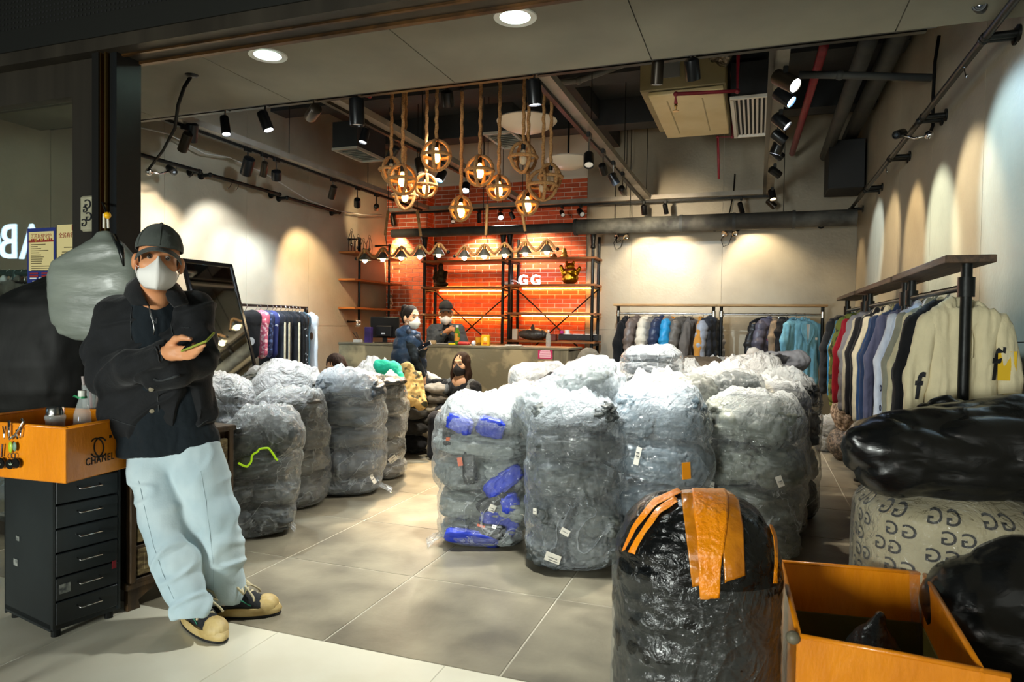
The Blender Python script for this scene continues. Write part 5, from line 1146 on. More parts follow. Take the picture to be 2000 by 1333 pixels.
o = sh(1006, 10.08); tag(MB().box(o + Vector((0, 0, .085)), (.08, .06, .17), bev=.004).build('white_card_box', mat('white_card_box', '#e3ddd2', .6)), 'upright white box on the lowest shelf by the poles', 'box')
o = sh(1000, 10.15); o.z = zs2[1] + .016; t = thing('power_strip', 'white power strip with cables between the shelving bays', 'power strip', o)
MB().box(o + Vector((-.05, -.1, .02)), (.18, .05, .035), rotm(0, 0, .2), bev=.006).build('strip', mat('strip_white', '#dcd6ca', .5), t)
MB().tube(catenary(o + Vector((-.05, -.1, .03)), o + Vector((.12, -.05, .02)), -.05, 8), .005, 6).build('cord', mat('cord_white', '#d9d3c6', .5), t, smooth='all')
# ------------------------------------------------ clothes: prototypes (hung from z=0 at the hook, shoulders along x)
def gm(seed, puff=False, w=.23, ln=.66, hem=.25, th=.055, sl=.62, hood=False, spread=.07, collar=False):
    """meshes of one hung garment: body, two sleeves, hood/collar"""
    s = SDF(.05)
    for x in (-.12, 0, .12): s.cap((x * w / .23, 0, -.12), (x * hem / .23, 0, -ln), th * 1.1, th * 1.25)
    s.cap((-w * .86, 0, -.135), (0, 0, -.085), th * .85, th * 1.0).cap((w * .86, 0, -.135), (0, 0, -.085), th * .85, th * 1.0)
    s.ell((0, 0, -.05), (.075, .06, .03), cut=True, k=.02)
    b = s.mesh('body', .014)
    out = [('body', b)]
    for sg in (-1, 1):
        q = SDF(.03).chain([(sg * w * .84, 0, -.145), (sg * (w + spread * .55), .005, -.36), (sg * (w + spread), -.015, -.145 - sl)], [.07, .062, .048] if not puff else [.09, .085, .06], flat=((0, 1, 0), .8))
        out.append(('sleeve', q.mesh('sleeve', .014)))
    if hood: out.append(('hood', SDF(.04).ell((0, .045, -.1), (.13, .075, .085)).ell((-.085, 0, -.085), (.045, .05, .05)).ell((.085, 0, -.085), (.045, .05, .05)).ell((0, -.045, -.06), (.06, .05, .06), cut=True, k=.03).mesh('hood', .012)))
    if collar: out.append(('collar', SDF(.02).chain([(-.09, -.01, -.085), (-.075, .03, -.05), (0, .05, -.035), (.075, .03, -.05), (.09, -.01, -.085)], [.022] * 5).mesh('collar', .01)))
    for n, me in out:
        if puff: displace(me, lambda c: .014 * (np.abs(np.sin(c[:, 2] * 30 + 1.6 * fbm(c, 5, 2, seed))) ** .7 - .6) + .01 * fbm(c, 12, 2, seed))
        else: displace(me, lambda c: .022 * fbm(c, (16, 10, 2.2), 2, seed) + .007 * fbm(c, (30, 20, 9), 2, seed + 4))
    return out
GP = {'hood': gm(1, hood=True), 'sweat': gm(2, collar=True), 'puff': gm(3, True, w=.25, hem=.26, ln=.68, th=.075, collar=True), 'coat': gm(4, w=.22, ln=.82, collar=True), 'shirt': gm(5, w=.22, th=.045, ln=.7, collar=True), 'vest': gm(6, True, w=.22, ln=.6, th=.07, hood=True)}
def hanger_mesh():
    m = MB(); m.tube([(0, 0, -.075), (0, 0, -.02), (.012, 0, .0), (.024, 0, .018), (.014, 0, .036), (0, 0, .04), (-.014, 0, .036), (-.024, 0, .02)], .0035, 6); return m.mesh('hook', 'all')
def hanger_bar():
    m = MB(); m.tube([(-.13, 0, -.125), (-.08, 0, -.1), (0, 0, -.075), (.08, 0, -.1), (.13, 0, -.125)], .01, 7); return m.mesh('shoulder_bar', 'all')
HK, HB = hanger_mesh(), hanger_bar(); HK.materials.append(STEEL()); HB.materials.append(mat('hanger_black', '#151515', .4)); HB2 = HB.copy(); HB2.materials.clear(); HB2.materials.append(mat('hanger_wood', '#4a2616', .4))
def shadowless(o): return o
def hang(kind, p, rz, m, label, cat, group=None, tilt=(0, 0), sc=(1, 1, 1), wood=False, sm=None, name=None):
    """a garment on its own hanger; p = point under the hook on the rail"""
    p = Vector(p); h = thing('clothes_hanger', ('brown wooden' if wood else 'black') + ' hanger holding the ' + label, 'hanger', p, 'hangers on the clothes racks', rz)
    for n, me in (('hook', HK), ('shoulder_bar', HB2 if wood else HB)): put(n, me, h, (0, 0, 0))
    t = thing(name or {'hood': 'hooded_sweatshirt', 'sweat': 'sweatshirt', 'puff': 'padded_jacket', 'coat': 'long_coat', 'shirt': 'shirt', 'vest': 'hooded_padded_jacket'}[kind], label, cat, p, group, rz)
    t.rotation_euler = (tilt[0], tilt[1], rz); t.scale = sc
    for n, me in GP[kind]:
        o = put(n, me, t, (0, 0, 0)); 
        if not me.materials: me.materials.append(None)
        o.material_slots[0].link = 'OBJECT'; o.material_slots[0].material = (sm or m) if n == 'sleeve' else m
    return t
def rack_x(xa, xb, y, z, label, topm, depth=.3):
    t = thing('clothes_rack', label, 'clothes rack', ((xa + xb) / 2, y, 0))
    MB().box(((xa + xb) / 2, y, z), (xb - xa + .1, depth, .03), bev=.003).build('top_board', topm, t)
    for x in (xa, xb):
        MB().cyl((x, y, 0), (x, y, z - .014), .022, n=12).build('post', BK, t, smooth=True); MB().cyl((x, y, z - .16), (x, y, z - .08), .032, n=12).build('tee_fitting', STEEL(), t, smooth=True); MB().cyl((x, y, 0), (x, y, .02), .05, n=14).build('foot_flange', BK, t, smooth=True)
    MB().cyl((xa, y, z - .12), (xb, y, z - .12), .015, n=10).build('rail', STEEL(), t, smooth=True)
    return z - .12
yr = 9.9; zt = 1.665
xa, xb, xc, xd = [P(px, 600, Y=yr).x for px in (1208, 1394, 1409, 1607)]
zr = rack_x(xa, xb, yr, zt, 'black pipe clothes rack with wooden top on rear wall, left one', WOODL)
rack_x(xc, xd, yr, zt, 'black pipe clothes rack with wooden top on rear wall, right one', WOODL)
CL = lambda n, h, **k: cloth('cl_' + n, h, **k)
def NY(n, h, k=.75): return nylon(h, k)
rear = [(1227, 'coat', CL('black', '#161617'), 'black long coat, leftmost on the rear rack', 1.15), (1246, 'puff', NY('c', '#6d5f57'), 'brown grey jacket with pale hood on the rear rack', 1), (1265, 'puff', CL('creamw', '#d8cdb8'), 'cream white padded jacket on the rear rack', 1), (1281, 'puff', NY('s', '#7b756c'), 'silver grey shiny padded jacket on the rear rack', 1), (1294, 'puff', NY('n', '#2a3550'), 'navy padded jacket on the rear rack', .95), (1308, 'vest', mat('grey_orange', '#7a7672', .6, col2='#e08a1e', scale=4, cramp=(.6, .62)), 'grey and orange jacket with bright blue hood on the rear rack', 1), (1334, 'vest', NY('t', '#6e665d'), 'taupe hooded padded jacket on the rear rack', 1), (1352, 'coat', CL('taupe', '#69615a'), 'grey brown coat with beige collar on the rear rack', 1.1), (1374, 'coat', CL('ochre', '#c98a3a'), 'ochre long coat on the rear rack', 1.15), (1387, 'puff', NY('k', '#3a3c42'), 'shiny black and silver padded jacket, last on left rear rack', 1.1)]
for k, (px, kd, m, lb, sc) in enumerate(rear):
    x = P(px, 612, Y=yr).x; sm = {5: nylon('#2b95c9'), 9: nylon('#a3a5ad')}.get(k)
    hang(kd, (x, yr, zr - .022), math.radians(66 + 8 * (k % 3)), m, lb, 'coat' if kd == 'coat' else 'jacket', 'jackets on the rear racks', sc=(1, 1, sc), sm=sm, tilt=(0, .03 * (k % 3 - 1)))
rear2 = [(1493, 'vest', nylon('#191a1c'), 'glossy black hooded padded jacket on the right rear rack', 50, 1.05), (1504, 'puff', mat('grey_pink', '#5e5a6a', .6, col2='#d84f95', scale=2.2, cramp=(.62, .63)), 'grey and pink padded jacket on the right rear rack', 60, 1), (1521, 'shirt', CL('tan', '#8d7860'), 'tan shirt on a wooden hanger on the right rear rack', 72, .8), (1536, 'shirt', CL('blk2', '#1d1d1f'), 'black shirt on a wooden hanger on the right rear rack', 66, .6), (1554, 'coat', CL('teal', '#74aec4'), 'sky blue blazer, first of the two on the rear rack', 52, .95), (1571, 'coat', CL('teal2', '#7cb6cc'), 'sky blue blazer with white shirt inside on rear rack', 30, 1.05)]
for k, (px, kd, m, lb, a, sc) in enumerate(rear2):
    x = P(px, 612, Y=yr).x
    g = hang(kd, (x, yr - .03 * (k > 3), zr - .022), math.radians(a), m, lb, 'jacket', 'jackets on the rear racks', sc=(1, 1, sc), wood=True, sm={1: nylon('#55525f')}.get(k), name='blazer' if k > 3 else None)
    if k == 5:
        o = MB().prism([(-.05, -.085, -.1), (.05, -.085, -.1), (.0, -.085, -.34)], (0, 0, 0), (0, .012, 0)).build('shirt_front', CL('whites', '#d9d8d4'), g, world=False)
        for sg in (-1, 1): MB().prism([(sg * .03, -.092, -.09), (sg * .1, -.082, -.1), (sg * .09, -.092, -.22), (sg * .005, -.098, -.36)], (0, 0, 0), (0, .008, 0)).build('lapel', CL('teal2', '#4aa3b4'), g, world=False)
        MB().box((.12, -.09, -.28), (.03, .004, .03)).build('price_tag', PAPER, g, world=False)
# right wall racks: rails run along Y
xr_c = .9
def rack_y(y0, y1, x, z, label):
    t = thing('clothes_rack', label, 'clothes rack', (x, (y0 + y1) / 2, 0))
    MB().box((x, (y0 + y1) / 2, z), (.2, y1 - y0 + .12, .035), bev=.003).build('top_board', WOODD, t)
    for y in (y0, y1):
        MB().cyl((x, y, 0), (x, y, z - .015), .024, n=12).build('post', BK, t, smooth=True); MB().cyl((x, y, z - .17), (x, y, z - .08), .036, n=12).build('tee_fitting', BK, t, smooth=True); MB().cyl((x, y, 0), (x, y, .02), .055, n=14).build('foot_flange', BK, t, smooth=True)
    MB().cyl((x, y0, z - .125), (x, y1, z - .125), .016, n=10).build('rail', mat('gunmetal', '#4c4b47', .35, .9), t, smooth=True)
    return z - .125
zR = 1.68
ys = [P(px, 560, X=xr_c).y for px in (1887, 1781, 1769, 1700, 1690, 1656)]
zrr = rack_y(ys[0], ys[1], xr_c, zR, 'dark pipe rack with wooden top on right wall, nearest with cream hoodie')
rack_y(ys[2], ys[3], xr_c, zR, 'dark pipe rack with wooden top on right wall, second')
rack_y(ys[4], ys[5], xr_c, zR, 'dark pipe rack with wooden top on right wall, third and farthest')
white_pr = mat('white_print_knit', '#dfe3ea', .85, col2='#dfe3ea', scale=5, bump=.2)
camo = mat('olive_camo', '#6e7a2c', .6, col2='#33381a', scale=16, cramp=(.5, .55), bump=.2)
RG = 'sweatshirts and jackets on the right wall racks'
right = [(1869, 'hood', CL('cream', '#dcd0ab', k=.92), 'cream hooded sweatshirt with black letter f prints, front of right rack'), (1838, 'hood', CL('black3', '#17181b'), 'black hooded sweatshirt hanging behind the cream one'), (1830, 'sweat', CL('cream2', '#c9c09e'), 'pale cream sweatshirt behind the black hooded one'), (1820, 'sweat', CL('khakig', '#8c8c7c'), 'grey khaki sweatshirt, fourth on the right rack'), (1812, 'sweat', white_pr, 'white sweatshirt with dark print on sleeve, fifth on right rack'), (1803, 'hood', CL('iceblue', '#c3d0e6'), 'ice blue hooded sweatshirt, sixth on the right rack'), (1797, 'sweat', CL('white4', '#cdd5e4'), 'pale blue white sweatshirt behind the ice blue one'), (1790, 'sweat', CL('slate', '#565a72'), 'slate blue sweatshirt with small print at the end of nearest rack'), (1764, 'sweat', CL('slate2', '#4d506a'), 'slate blue hooded sweatshirt, first on the second rack'), (1757, 'sweat', CL('navy', '#1e3050'), 'navy sweatshirt, second on the second rack'), (1751, 'sweat', CL('navy2', '#24406a'), 'deep blue sweatshirt behind the navy one'), (1744, 'sweat', CL('oliveg', '#87835c'), 'olive beige jacket in the middle of the second rack'), (1737, 'sweat', CL('creamL', '#d9cfb4'), 'thin cream jacket beside the olive beige one'), (1731, 'sweat', CL('blk5', '#141518'), 'black sweatshirt, first of the three on second rack'), (1724, 'sweat', CL('blk6', '#1a1a1d'), 'black sweatshirt, second of the three on second rack'), (1717, 'sweat', CL('blk7', '#202024'), 'black sweatshirt, last of the three on second rack'), (1710, 'sweat', CL('cream9', '#cfc6ad'), 'off white jacket near the end of the second rack'), (1704, 'puff', nylon('#7c7c80'), 'grey padded jacket with blue shoulders on the second rack'), (1687, 'sweat', CL('red', '#b02434'), 'red jacket peeping out on the third rack'), (1682, 'puff', camo, 'olive camouflage padded jacket on the third rack'), (1677, 'puff', CL('lime', '#8a9a2c'), 'lime green jacket on the third rack'), (1672, 'sweat', mat('leaf_print', '#d6dad2', .8, col2='#2a4a35', scale=22, cramp=(.48, .52)), 'white and green patterned jacket on the third rack'), (1667, 'sweat', CL('cyan', '#1c6f9a'), 'bright blue jacket on the third rack'), (1663, 'sweat', CL('dkgreen', '#16352e'), 'dark green jacket on the third rack'), (1659, 'puff', CL('blk8', '#222426'), 'black jacket, farthest on the third rack')]
for k, (px, kd, m, lb) in enumerate(right):
    y = P(px, 590, X=xr_c).y
    if k == 0: y = ys[0] + .07
    g = hang(kd, (xr_c + .02 + .01 * (k % 3 - 1), y, zrr - .022), math.radians([0, 9, -6, 7, 11, 14, 9, 12][k % 8] if k else 4), m, lb, 'jacket' if 'jacket' in lb else 'sweatshirt', RG, sc=(.74, .8, 1.12 if k in (0, 1, 4, 5) else 1.05), sm=nylon('#8a8a90') if k == 17 else None)
    if k == 0:
        FK = mat('letter_black', '#16181c', .8)
        from mathutils.bvhtree import BVHTree
        fb = MB(); [fb.add([v.co for v in me.vertices], [tuple(p.vertices) for p in me.polygons]) for n_, me in GP['hood'] if n_ != 'hood']; FB = BVHTree.FromPolygons([Vector(v) for v in fb.v], fb.f)
        def fy(x, z): h = FB.ray_cast(Vector((x, -1, z)), Vector((0, 1, 0)))[0]; return h.y if h else -.09
        MB().box((.225, fy(.2, -.3) - .001, -.3), (.1, .004, .12), bev=.001).build('yellow_patch', mat('yellow_patch', '#e0b520', .8), g, world=False)
        for (x, z, sz) in ((-.255, -.4, .16), (.165, -.3, .19), (-.045, -.58, .13)):
            me = text_mesh('f', sz, .002, bold=.02); v = coords(me); nv = np.array([(q[0] + .12 * q[1] + x, fy(q[0] + x, q[1] + z) - .008 - q[2], q[1] + z) for q in v]); me.vertices.foreach_set('co', nv.astype(np.float32).ravel()); me.update(); link('letter_print', me, FK, g, world=False)
        MB().prism([(-.13, -.083, -.5), (.13, -.083, -.5), (.18, -.088, -.66), (-.18, -.088, -.66)], (0, 0, 0), (0, .01, 0)).build('front_pocket', CL('cream', '#dcd0ab'), g, world=False)
        for sg in (-1, 1): MB().tube([(sg * .02, -.06, -.13), (sg * .025, -.085, -.2), (sg * .022, -.09, -.27)], .004, 6).build('drawstring', CL('cream', '#dcd0ab'), g, smooth='all', world=False)
    if k == 4:
        for j in range(3): 
            me = text_mesh('oo8'[j], .07, .002); me.transform(Matrix(((0, 0, -1, -.345), (-1, 0, 0, 0), (0, 1, 0, -.45 - .1 * j), (0, 0, 0, 1)))); link('sleeve_print', me, mat('letter_navy', '#1d2340', .8), g, world=False)
# soft bags and trousers below the far right racks
def soft(name, label, cat, p, r, m, seed=0, amp=.03):
    s = SDF(.05).ell(p, r); me = s.mesh(name, .014); displace(me, lambda c: amp * (np.sqrt(billow(c, 7, 2, seed)) - .5) + .01 * fbm(c, 16, 2, seed)); return tag(link(name, me, m), label, cat)
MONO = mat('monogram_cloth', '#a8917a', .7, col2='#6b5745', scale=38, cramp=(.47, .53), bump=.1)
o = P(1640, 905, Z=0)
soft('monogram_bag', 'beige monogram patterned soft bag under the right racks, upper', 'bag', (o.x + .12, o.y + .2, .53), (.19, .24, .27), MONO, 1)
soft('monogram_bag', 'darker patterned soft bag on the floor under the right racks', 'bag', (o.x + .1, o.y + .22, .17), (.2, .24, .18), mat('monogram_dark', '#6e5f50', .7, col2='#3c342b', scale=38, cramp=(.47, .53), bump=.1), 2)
soft('black_floor_bag', 'black soft bag on floor beside the patterned one', 'bag', (o.x + .16, o.y - .28, .14), (.17, .2, .145), nylon('#26262a'), 3)
clear_bag('small clear bag of grey clothes under the camouflage jacket', (o.x - .02, o.y + .75, 0), .16, .15, .36, ['#8a8579', '#6d6a62'], 2, 71, group=GRP, per=(1,))
g = tag(link('camouflage_trousers', (lambda me: displace(me, lambda c: .02 * (np.sqrt(billow(c, (7, 7, 20), 2)) - .5)))(SDF(.04).cap((o.x + .2, o.y + 1.0, 1.0), (o.x + .1, o.y + .95, .52), .13, .12).mesh('tr', .014)), camo), 'olive camouflage trousers hanging low at the far end', 'trousers')
# trousers rail by the left wall
xt = XL + .38
a, b = P(470, 591, X=xt), P(598, 606, X=xt); zt_ = (a.z + b.z) / 2; y0, y1 = 6.2, b.y
t = thing('trousers_rail', 'black square rail with trousers by the left wall', 'clothes rack', (xt, (y0 + y1) / 2, 0))
MB().box((xt, (y0 + y1) / 2, zt_), (.03, y1 - y0, .03)).build('rail', BK, t)
for y in (y0, y1): MB().box((xt, y, zt_ / 2), (.035, .035, zt_ + .03)).build('post', BK, t); MB().box((xt, y, .02), (.5, .04, .03)).build('foot', BK, t)
def trousers(kind, seed):
    s = SDF(.035); w = .17
    for sg in (-1, 1): s.cap((sg * w * .5, 0, -.12), (sg * w * .5, 0, -.12 - kind), .1, .085, flat=((0, 1, 0), .45))
    s.rbox((0, 0, -.13), (.17, .03, .05), .02); me = s.mesh('trousers', .014); displace(me, lambda c: .014 * fbm(c, (14, 14, 2.5), 2, seed)); return me
TR = {'long': trousers(.86, 1), 'short': trousers(.38, 2)}
strp = lambda n, c, c2: mat(n, c, .85, col2=c2, scale=6, stretch=(8, 8, .02), cramp=(.6, .62))
tl = [(480, 'short', CL('t1', '#17181a'), 'black shorts with white round emblem, nearest on the trousers rail'), (500, 'short', mat('pink_bandana', '#c0576b', .8, col2='#e5b6b6', scale=24, cramp=(.5, .55)), 'pink bandana print shorts on the trousers rail'), (507, 'short', mat('navy_bandana', '#232b48', .8, col2='#52628c', scale=24, cramp=(.52, .57)), 'navy bandana print shorts behind the pink ones'), (521, 'short', mat('navy_star', '#232b60', .8, col2='#cfd3e2', scale=9, cramp=(.6, .63)), 'navy shorts with white stars on the trousers rail'), (531, 'long', CL('t5', '#22242c'), 'dark trousers with one cream side stripe, first striped pair'), (538, 'long', CL('t6', '#1c1d21'), 'dark trousers with cream side stripe, second striped pair'), (547, 'long', CL('t7', '#1a1c20'), 'plain dark trousers in the middle of the trousers rail'), (556, 'long', CL('t8', '#16171a'), 'black trousers with white dots at hem on the trousers rail'), (563, 'long', CL('t9', '#202125'), 'black trousers with white piping on the trousers rail'), (570, 'long', CL('t10', '#141517'), 'deep black trousers fifth from the rail end'), (577, 'long', mat('sparkle_black', '#121417', .7, col2='#c4c8cc', scale=30, cramp=(.64, .66)), 'black trousers sprinkled with white specks near the rail end'), (584, 'long', CL('t12', '#3f5560'), 'thin grey blue trousers behind the white jeans'), (597, 'long', CL('t13', '#ccd0d2', k=.92), 'white jeans with small embroidered bear, last on the trousers rail')]
for k, (px, kd, m, lb) in enumerate(tl):
    y = P(px, 600, X=xt).y; p = Vector((xt, y, zt_ - .03)); rz = math.radians((8, -4, 5, -7, 3)[k % 5])
    h = thing('clip_hanger', 'clip hanger holding the ' + lb, 'hanger', p, 'clip hangers on the trousers rail', rz); put('hook', HK, h, (0, 0, 0)); MB().box((0, 0, -.085), (.3, .012, .012)).build('bar', STEEL(), h, world=False)
    for sg in (-1, 1): MB().box((sg * .12, 0, -.1), (.03, .03, .04)).build('clip', mat('clip_black', '#1a1a1a', .4), h, world=False)
    g = thing('shorts' if kd == 'short' else 'trousers', lb, 'trousers', p, 'trousers on the rail by the left wall', rz)
    o = put('cloth', TR[kd], g, (0, 0, 0)); 
    if not TR[kd].materials: TR[kd].materials.append(None)
    o.material_slots[0].link = 'OBJECT'; o.material_slots[0].material = m
    if k in (4, 5, 8): 
        MB().box((.186, 0, -.56), (.012, .022, .8)).build('side_stripe', CL('stripe_cream', '#d8ceb0'), g, world=False)
    if k == 0:
        MB().lathe([(.03, 0), (.045, 0), (.045, .004), (.03, .004)], (.1, -.045, -.38), 18, rotm(math.pi / 2, 0, 0)).build('emblem', mat('emblem_white', '#d0d0d0', .8), g, world=False)
    if k == 12: MB().ball((.12, -.055, -.33), (.025, .006, .05), 10, 8).build('embroidery', mat('embroid', '#6a4a30', .8), g, world=False)
# leaning mirror on the left wall
XM_ = -5.3
tl_, tr_ = P(353, 504, X=XM_), P(452, 518, X=XM_); zt_m = (tl_.z + tr_.z) / 2; ym0, ym1 = tl_.y, tr_.y
br_ = P(505, 738, Y=ym1); lean = (br_.x - (XM_)) / (zt_m - br_.z); xb_ = XM_ + lean * zt_m
t = thing('leaning_mirror', 'black framed mirror leaning against the left wall behind the man', 'mirror', (xb_, (ym0 + ym1) / 2, 0))
u = (Vector((XM_, 0, zt_m)) - Vector((xb_, 0, 0))); Lm = u.length; u.normalize(); nrm_ = Vector((u.z, 0, -u.x)); R = Matrix(((0, u.x, nrm_.x), (1, u.y, nrm_.y), (0, u.z, nrm_.z))); R = Matrix((Vector((0, 1, 0)), u, Vector((0, 1, 0)).cross(u))).transposed()
c = Vector((xb_, (ym0 + ym1) / 2, 0)) + u * (Lm / 2); w = ym1 - ym0; nn = Vector((0, 1, 0)).cross(u)
MB().box(c, (w - .06, Lm - .06, .012), R).build('mirror_glass', mat('mirror_silver', '#cfd8da', .03, 1), t)
MB().box(c - nn * .012, (w - .02, Lm - .02, .014), R).build('back_board', BK, t)
for d, sz in ((u * (Lm / 2 - .02), (w, .045, .035)), (-u * (Lm / 2 - .02), (w, .045, .035)), (Vector((0, w / 2 - .02, 0)), (.045, Lm, .035)), (Vector((0, -w / 2 + .02, 0)), (.045, Lm, .035))):
    MB().box(c + d, sz, R, bev=.008).build('frame_bar', mat('frame_black_gloss', '#0c0c0d', .18, coat=.5), t)
# ================================================================ people
SKIN = mat('skin', '#d89a6e', .5, col2='#cf8c60', scale=6, spec=.35); SKIN2 = mat('skin_pale', '#e6b894', .5, col2='#dca883', scale=6, spec=.35)
HAIRM = mat('black_hair', '#15110f', .6, col2='#241a15', scale=14, stretch=(8, 8, 1), bump=.4, spec=.15); HAIRB = mat('dark_brown_hair', '#2a1c15', .6, col2='#3c281c', scale=14, stretch=(8, 8, 1), bump=.4, spec=.15)
MASKW = mat('mask_white', '#e6e4df', .75, bump=.05, scale=30); MASKB = mat('mask_black', '#14151a', .7); EYEW = mat('eye_white', '#8f857c', .3); EYEB = mat('eye_dark', '#1c120c', .15)
V3 = Vector
class Head:
    def __init__(s, o, f, k=1.0, roll=0.0, pitch=0.0):
        f = V3(f); f.z = 0; f.normalize(); up = V3((0, 0, 1)); r = f.cross(up)      # r = the viewer's left when looked at from the front is -r
        M = Matrix.Rotation(roll, 3, f) @ Matrix.Rotation(pitch, 3, r); s.f, s.r, s.u = M @ f, M @ r, M @ up; s.o = V3(o); s.k = k; s.R = Matrix((s.r, s.f, s.u)).transposed()
    def p(s, r, f, u): return s.o + (s.r * r + s.f * f + s.u * u) * s.k
    def e(s, S, c, rad, **kw): S.ell(s.p(*c), [q * s.k for q in rad], s.R, **kw)
    def add(s, S):
        s.e(S, (0, -.012, .03), (.076, .097, .098)); s.e(S, (0, .02, -.045), (.062, .072, .078)); s.e(S, (0, .05, -.1), (.03, .032, .026)); s.e(S, (0, .04, -.02), (.058, .055, .05))
        S.cap(s.p(0, .088, .012), s.p(0, .108, -.028), .009 * s.k, .014 * s.k, k=.012); s.e(S, (0, .083, .035), (.05, .012, .01), k=.015)
        for g in (-1, 1):
            s.e(S, (g * .085, -.006, -.014), (.014, .021, .035), k=.01); s.e(S, (g * .032, .096, .012), (.017, .014, .011), k=.008, cut=True); s.e(S, (g * .045, .06, -.025), (.022, .022, .02), k=.02)
        S.cap(s.p(-.018, .088, -.066), s.p(.018, .088, -.066), .007 * s.k, k=.006)
        S.cap(s.p(0, -.015, -.05), s.p(0, -.035, -.16), .056 * s.k, .06 * s.k, k=.03)
    def eyes(s, t):
        for g in (-1, 1):
            e = MB().ball(s.p(g * .032, .0785, .010), (.0118 * s.k,) * 3, 12, 8).build('eye', EYEW, t, smooth='all'); MB().ball(s.p(g * .032, .0848, .009), (.0072 * s.k,) * 3, 10, 7).build('iris', EYEB, e, smooth='all')
            MB().tube([s.p(g * .016, .094, .034), s.p(g * .032, .093, .04), s.p(g * .05, .082, .036)], .004 * s.k, 6).build('eyebrow', HAIRM, t, smooth='all')
    def mask(s, t, m, low=0.0, loops=True):
        nu, nv = 21, 15; vs = []
        for j in range(nv):
            v = j / (nv - 1) * 2 - 1
            for i in range(nu):
                u = i / (nu - 1) * 2 - 1; wv = (1 - .5 * abs(v) ** 2.4) if v < 0 else (1 - .74 * v ** 1.7)
                x = .071 * u * wv; y = .126 - .07 * abs(u) ** 1.8 - .03 * v * v - .012 * max(v, 0) - .004 * (1 - abs(u)) * 0; y += .006 * math.exp(-(u / .07) ** 2)
                z = -.052 - low - (-.062 * v) * (1 - .25 * abs(u) * (v > 0)) + .009 * (1 - abs(u)) * max(v, 0); y += .01 * math.exp(-(u / .4) ** 2) * max(v, 0); vs.append(tuple(s.p(x, y, z)))
        me = thicken(gridmesh('mask', np.array(vs), nu, nv), .004 * s.k); mo = link('face_mask', me, m, t)
        if loops:
            for g in (-1, 1):
                for zz in (-.03, -.08): MB().tube([s.p(g * .068, .052, zz - low), s.p(g * .078, .02, (zz - .03) / 2 - low * .5), s.p(g * .084, -.012, -.01)], .0018 * s.k, 5).build('ear_loop', m, mo, smooth='all')
    def cap(s, t, m, brim_m=None, pit=0.0):
        th = np.linspace(0, 2 * math.pi, 41)[:-1]; vs = []
        rows = 13
        for j in range(rows):
            a = j / (rows - 1) * math.pi / 2
            for q in th:
                x, y = math.cos(q), math.sin(q); low = .04 + .012 * y
                vs.append(tuple(s.p(.09 * x * math.cos(a), -.006 + .113 * y * math.cos(a), low + (.15 - low) * math.sin(a) ** .92)))
        me = thicken(gridmesh('cap', np.array(vs), 40, rows, True), .004 * s.k); displace(me, lambda c: .0025 * fbm(c, 26, 2, 3)); co = link('cap', me, m, t)
        nu, nv = 25, 8; vs = []
        for j in range(nv):
            w = j / (nv - 1)
            for i in range(nu):
                u = i / (nu - 1) * 2 - 1; a = math.pi / 2 - u * 1.12
                x = .09 * math.cos(a) * (1 + .06 * w); y = -.006 + .113 * math.sin(a) + .066 * w * max(math.sin(a), 0) ** .6; z = .047 + .004 * (1 - w) - .036 * u * u * (1 + .25 * w) - .012 * w
                vs.append(tuple(s.p(x, y, z)))
        link('brim', thicken(gridmesh('brim', np.array(vs), nu, nv), .0045 * s.k), brim_m or m, co)
        MB().ball(s.p(0, -.006, .152), .007 * s.k, 10, 6).build('top_button', m, co, smooth='all')
        for k in range(6):
            a = k * math.pi / 3 + math.pi / 6; MB().tube([s.p(.0915 * math.cos(a) * math.cos(b), -.006 + .1145 * math.sin(a) * math.cos(b), .04 + .012 * math.sin(a) + (.1115 - .012 * math.sin(a)) * math.sin(b) ** .92) for b in np.linspace(.05, 1.5, 9)], .0013 * s.k, 5).build('seam', m, co)
def folds(me, amp, sc, seed=0, fine=.3): return displace(me, lambda c: amp * (np.sqrt(billow(c, sc, 2, seed)) - .55) + amp * fine * fbm(c, [q * 2.6 for q in sc], 2, seed + 2))
# ---------------------------------------------------------------- the man in the doorway
D0 = 3.06
def M(px, py, v=0.0): return P(px, py, d=D0 - v)
base = P(390, 1205, Z=0); base.z = 0
man = thing('person', 'man in black denim jacket, grey cap and white mask holding a phone at shop entrance', 'person', base)
hd = M(310, 509, .12); H = Head(hd, (-hd.x, -hd.y, 0), 1.04, roll=math.radians(-4), pitch=math.radians(-3))
body = SDF(.02); H.add(body)
tw = M(300, 640).normalized(); FW = V3((-M(310, 700).x, -M(310, 700).y, 0)).normalized()
body.cap(M(306, 560, .07), M(303, 600, .02), .058, .075, k=.03)
body.cap(M(268, 625, .0), M(345, 618, .0), .075, .075).cap(M(285, 640), M(300, 850), .08, .08).cap(M(325, 640), M(345, 850), .08, .08)
body.chain([M(232, 618), M(212, 725, .04), M(300, 700, .22), M(320, 691, .27)], [.05, .045, .036, .029]); body.chain([M(378, 615), M(386, 708, .06), M(318, 735, .2)], [.05, .045, .034])
body.chain([M(308, 880), M(335, 1040, .08), M(380, 1190, .16)], [.068, .05, .038]); body.chain([M(382, 875), M(415, 1035, .0), M(440, 1180, -.06)], [.068, .05, .038])
kf = .004
body.cap(M(322, 690, .275), M(338, 691, .295), .027, .028, k=.015, flat=((0, 0, 1), 1.0)); body.chain([M(334, 685, .295), M(354, 683, .31)], [.02, .016], k=.01).chain([M(334, 695, .295), M(354, 697, .31)], [.02, .016], k=.01)
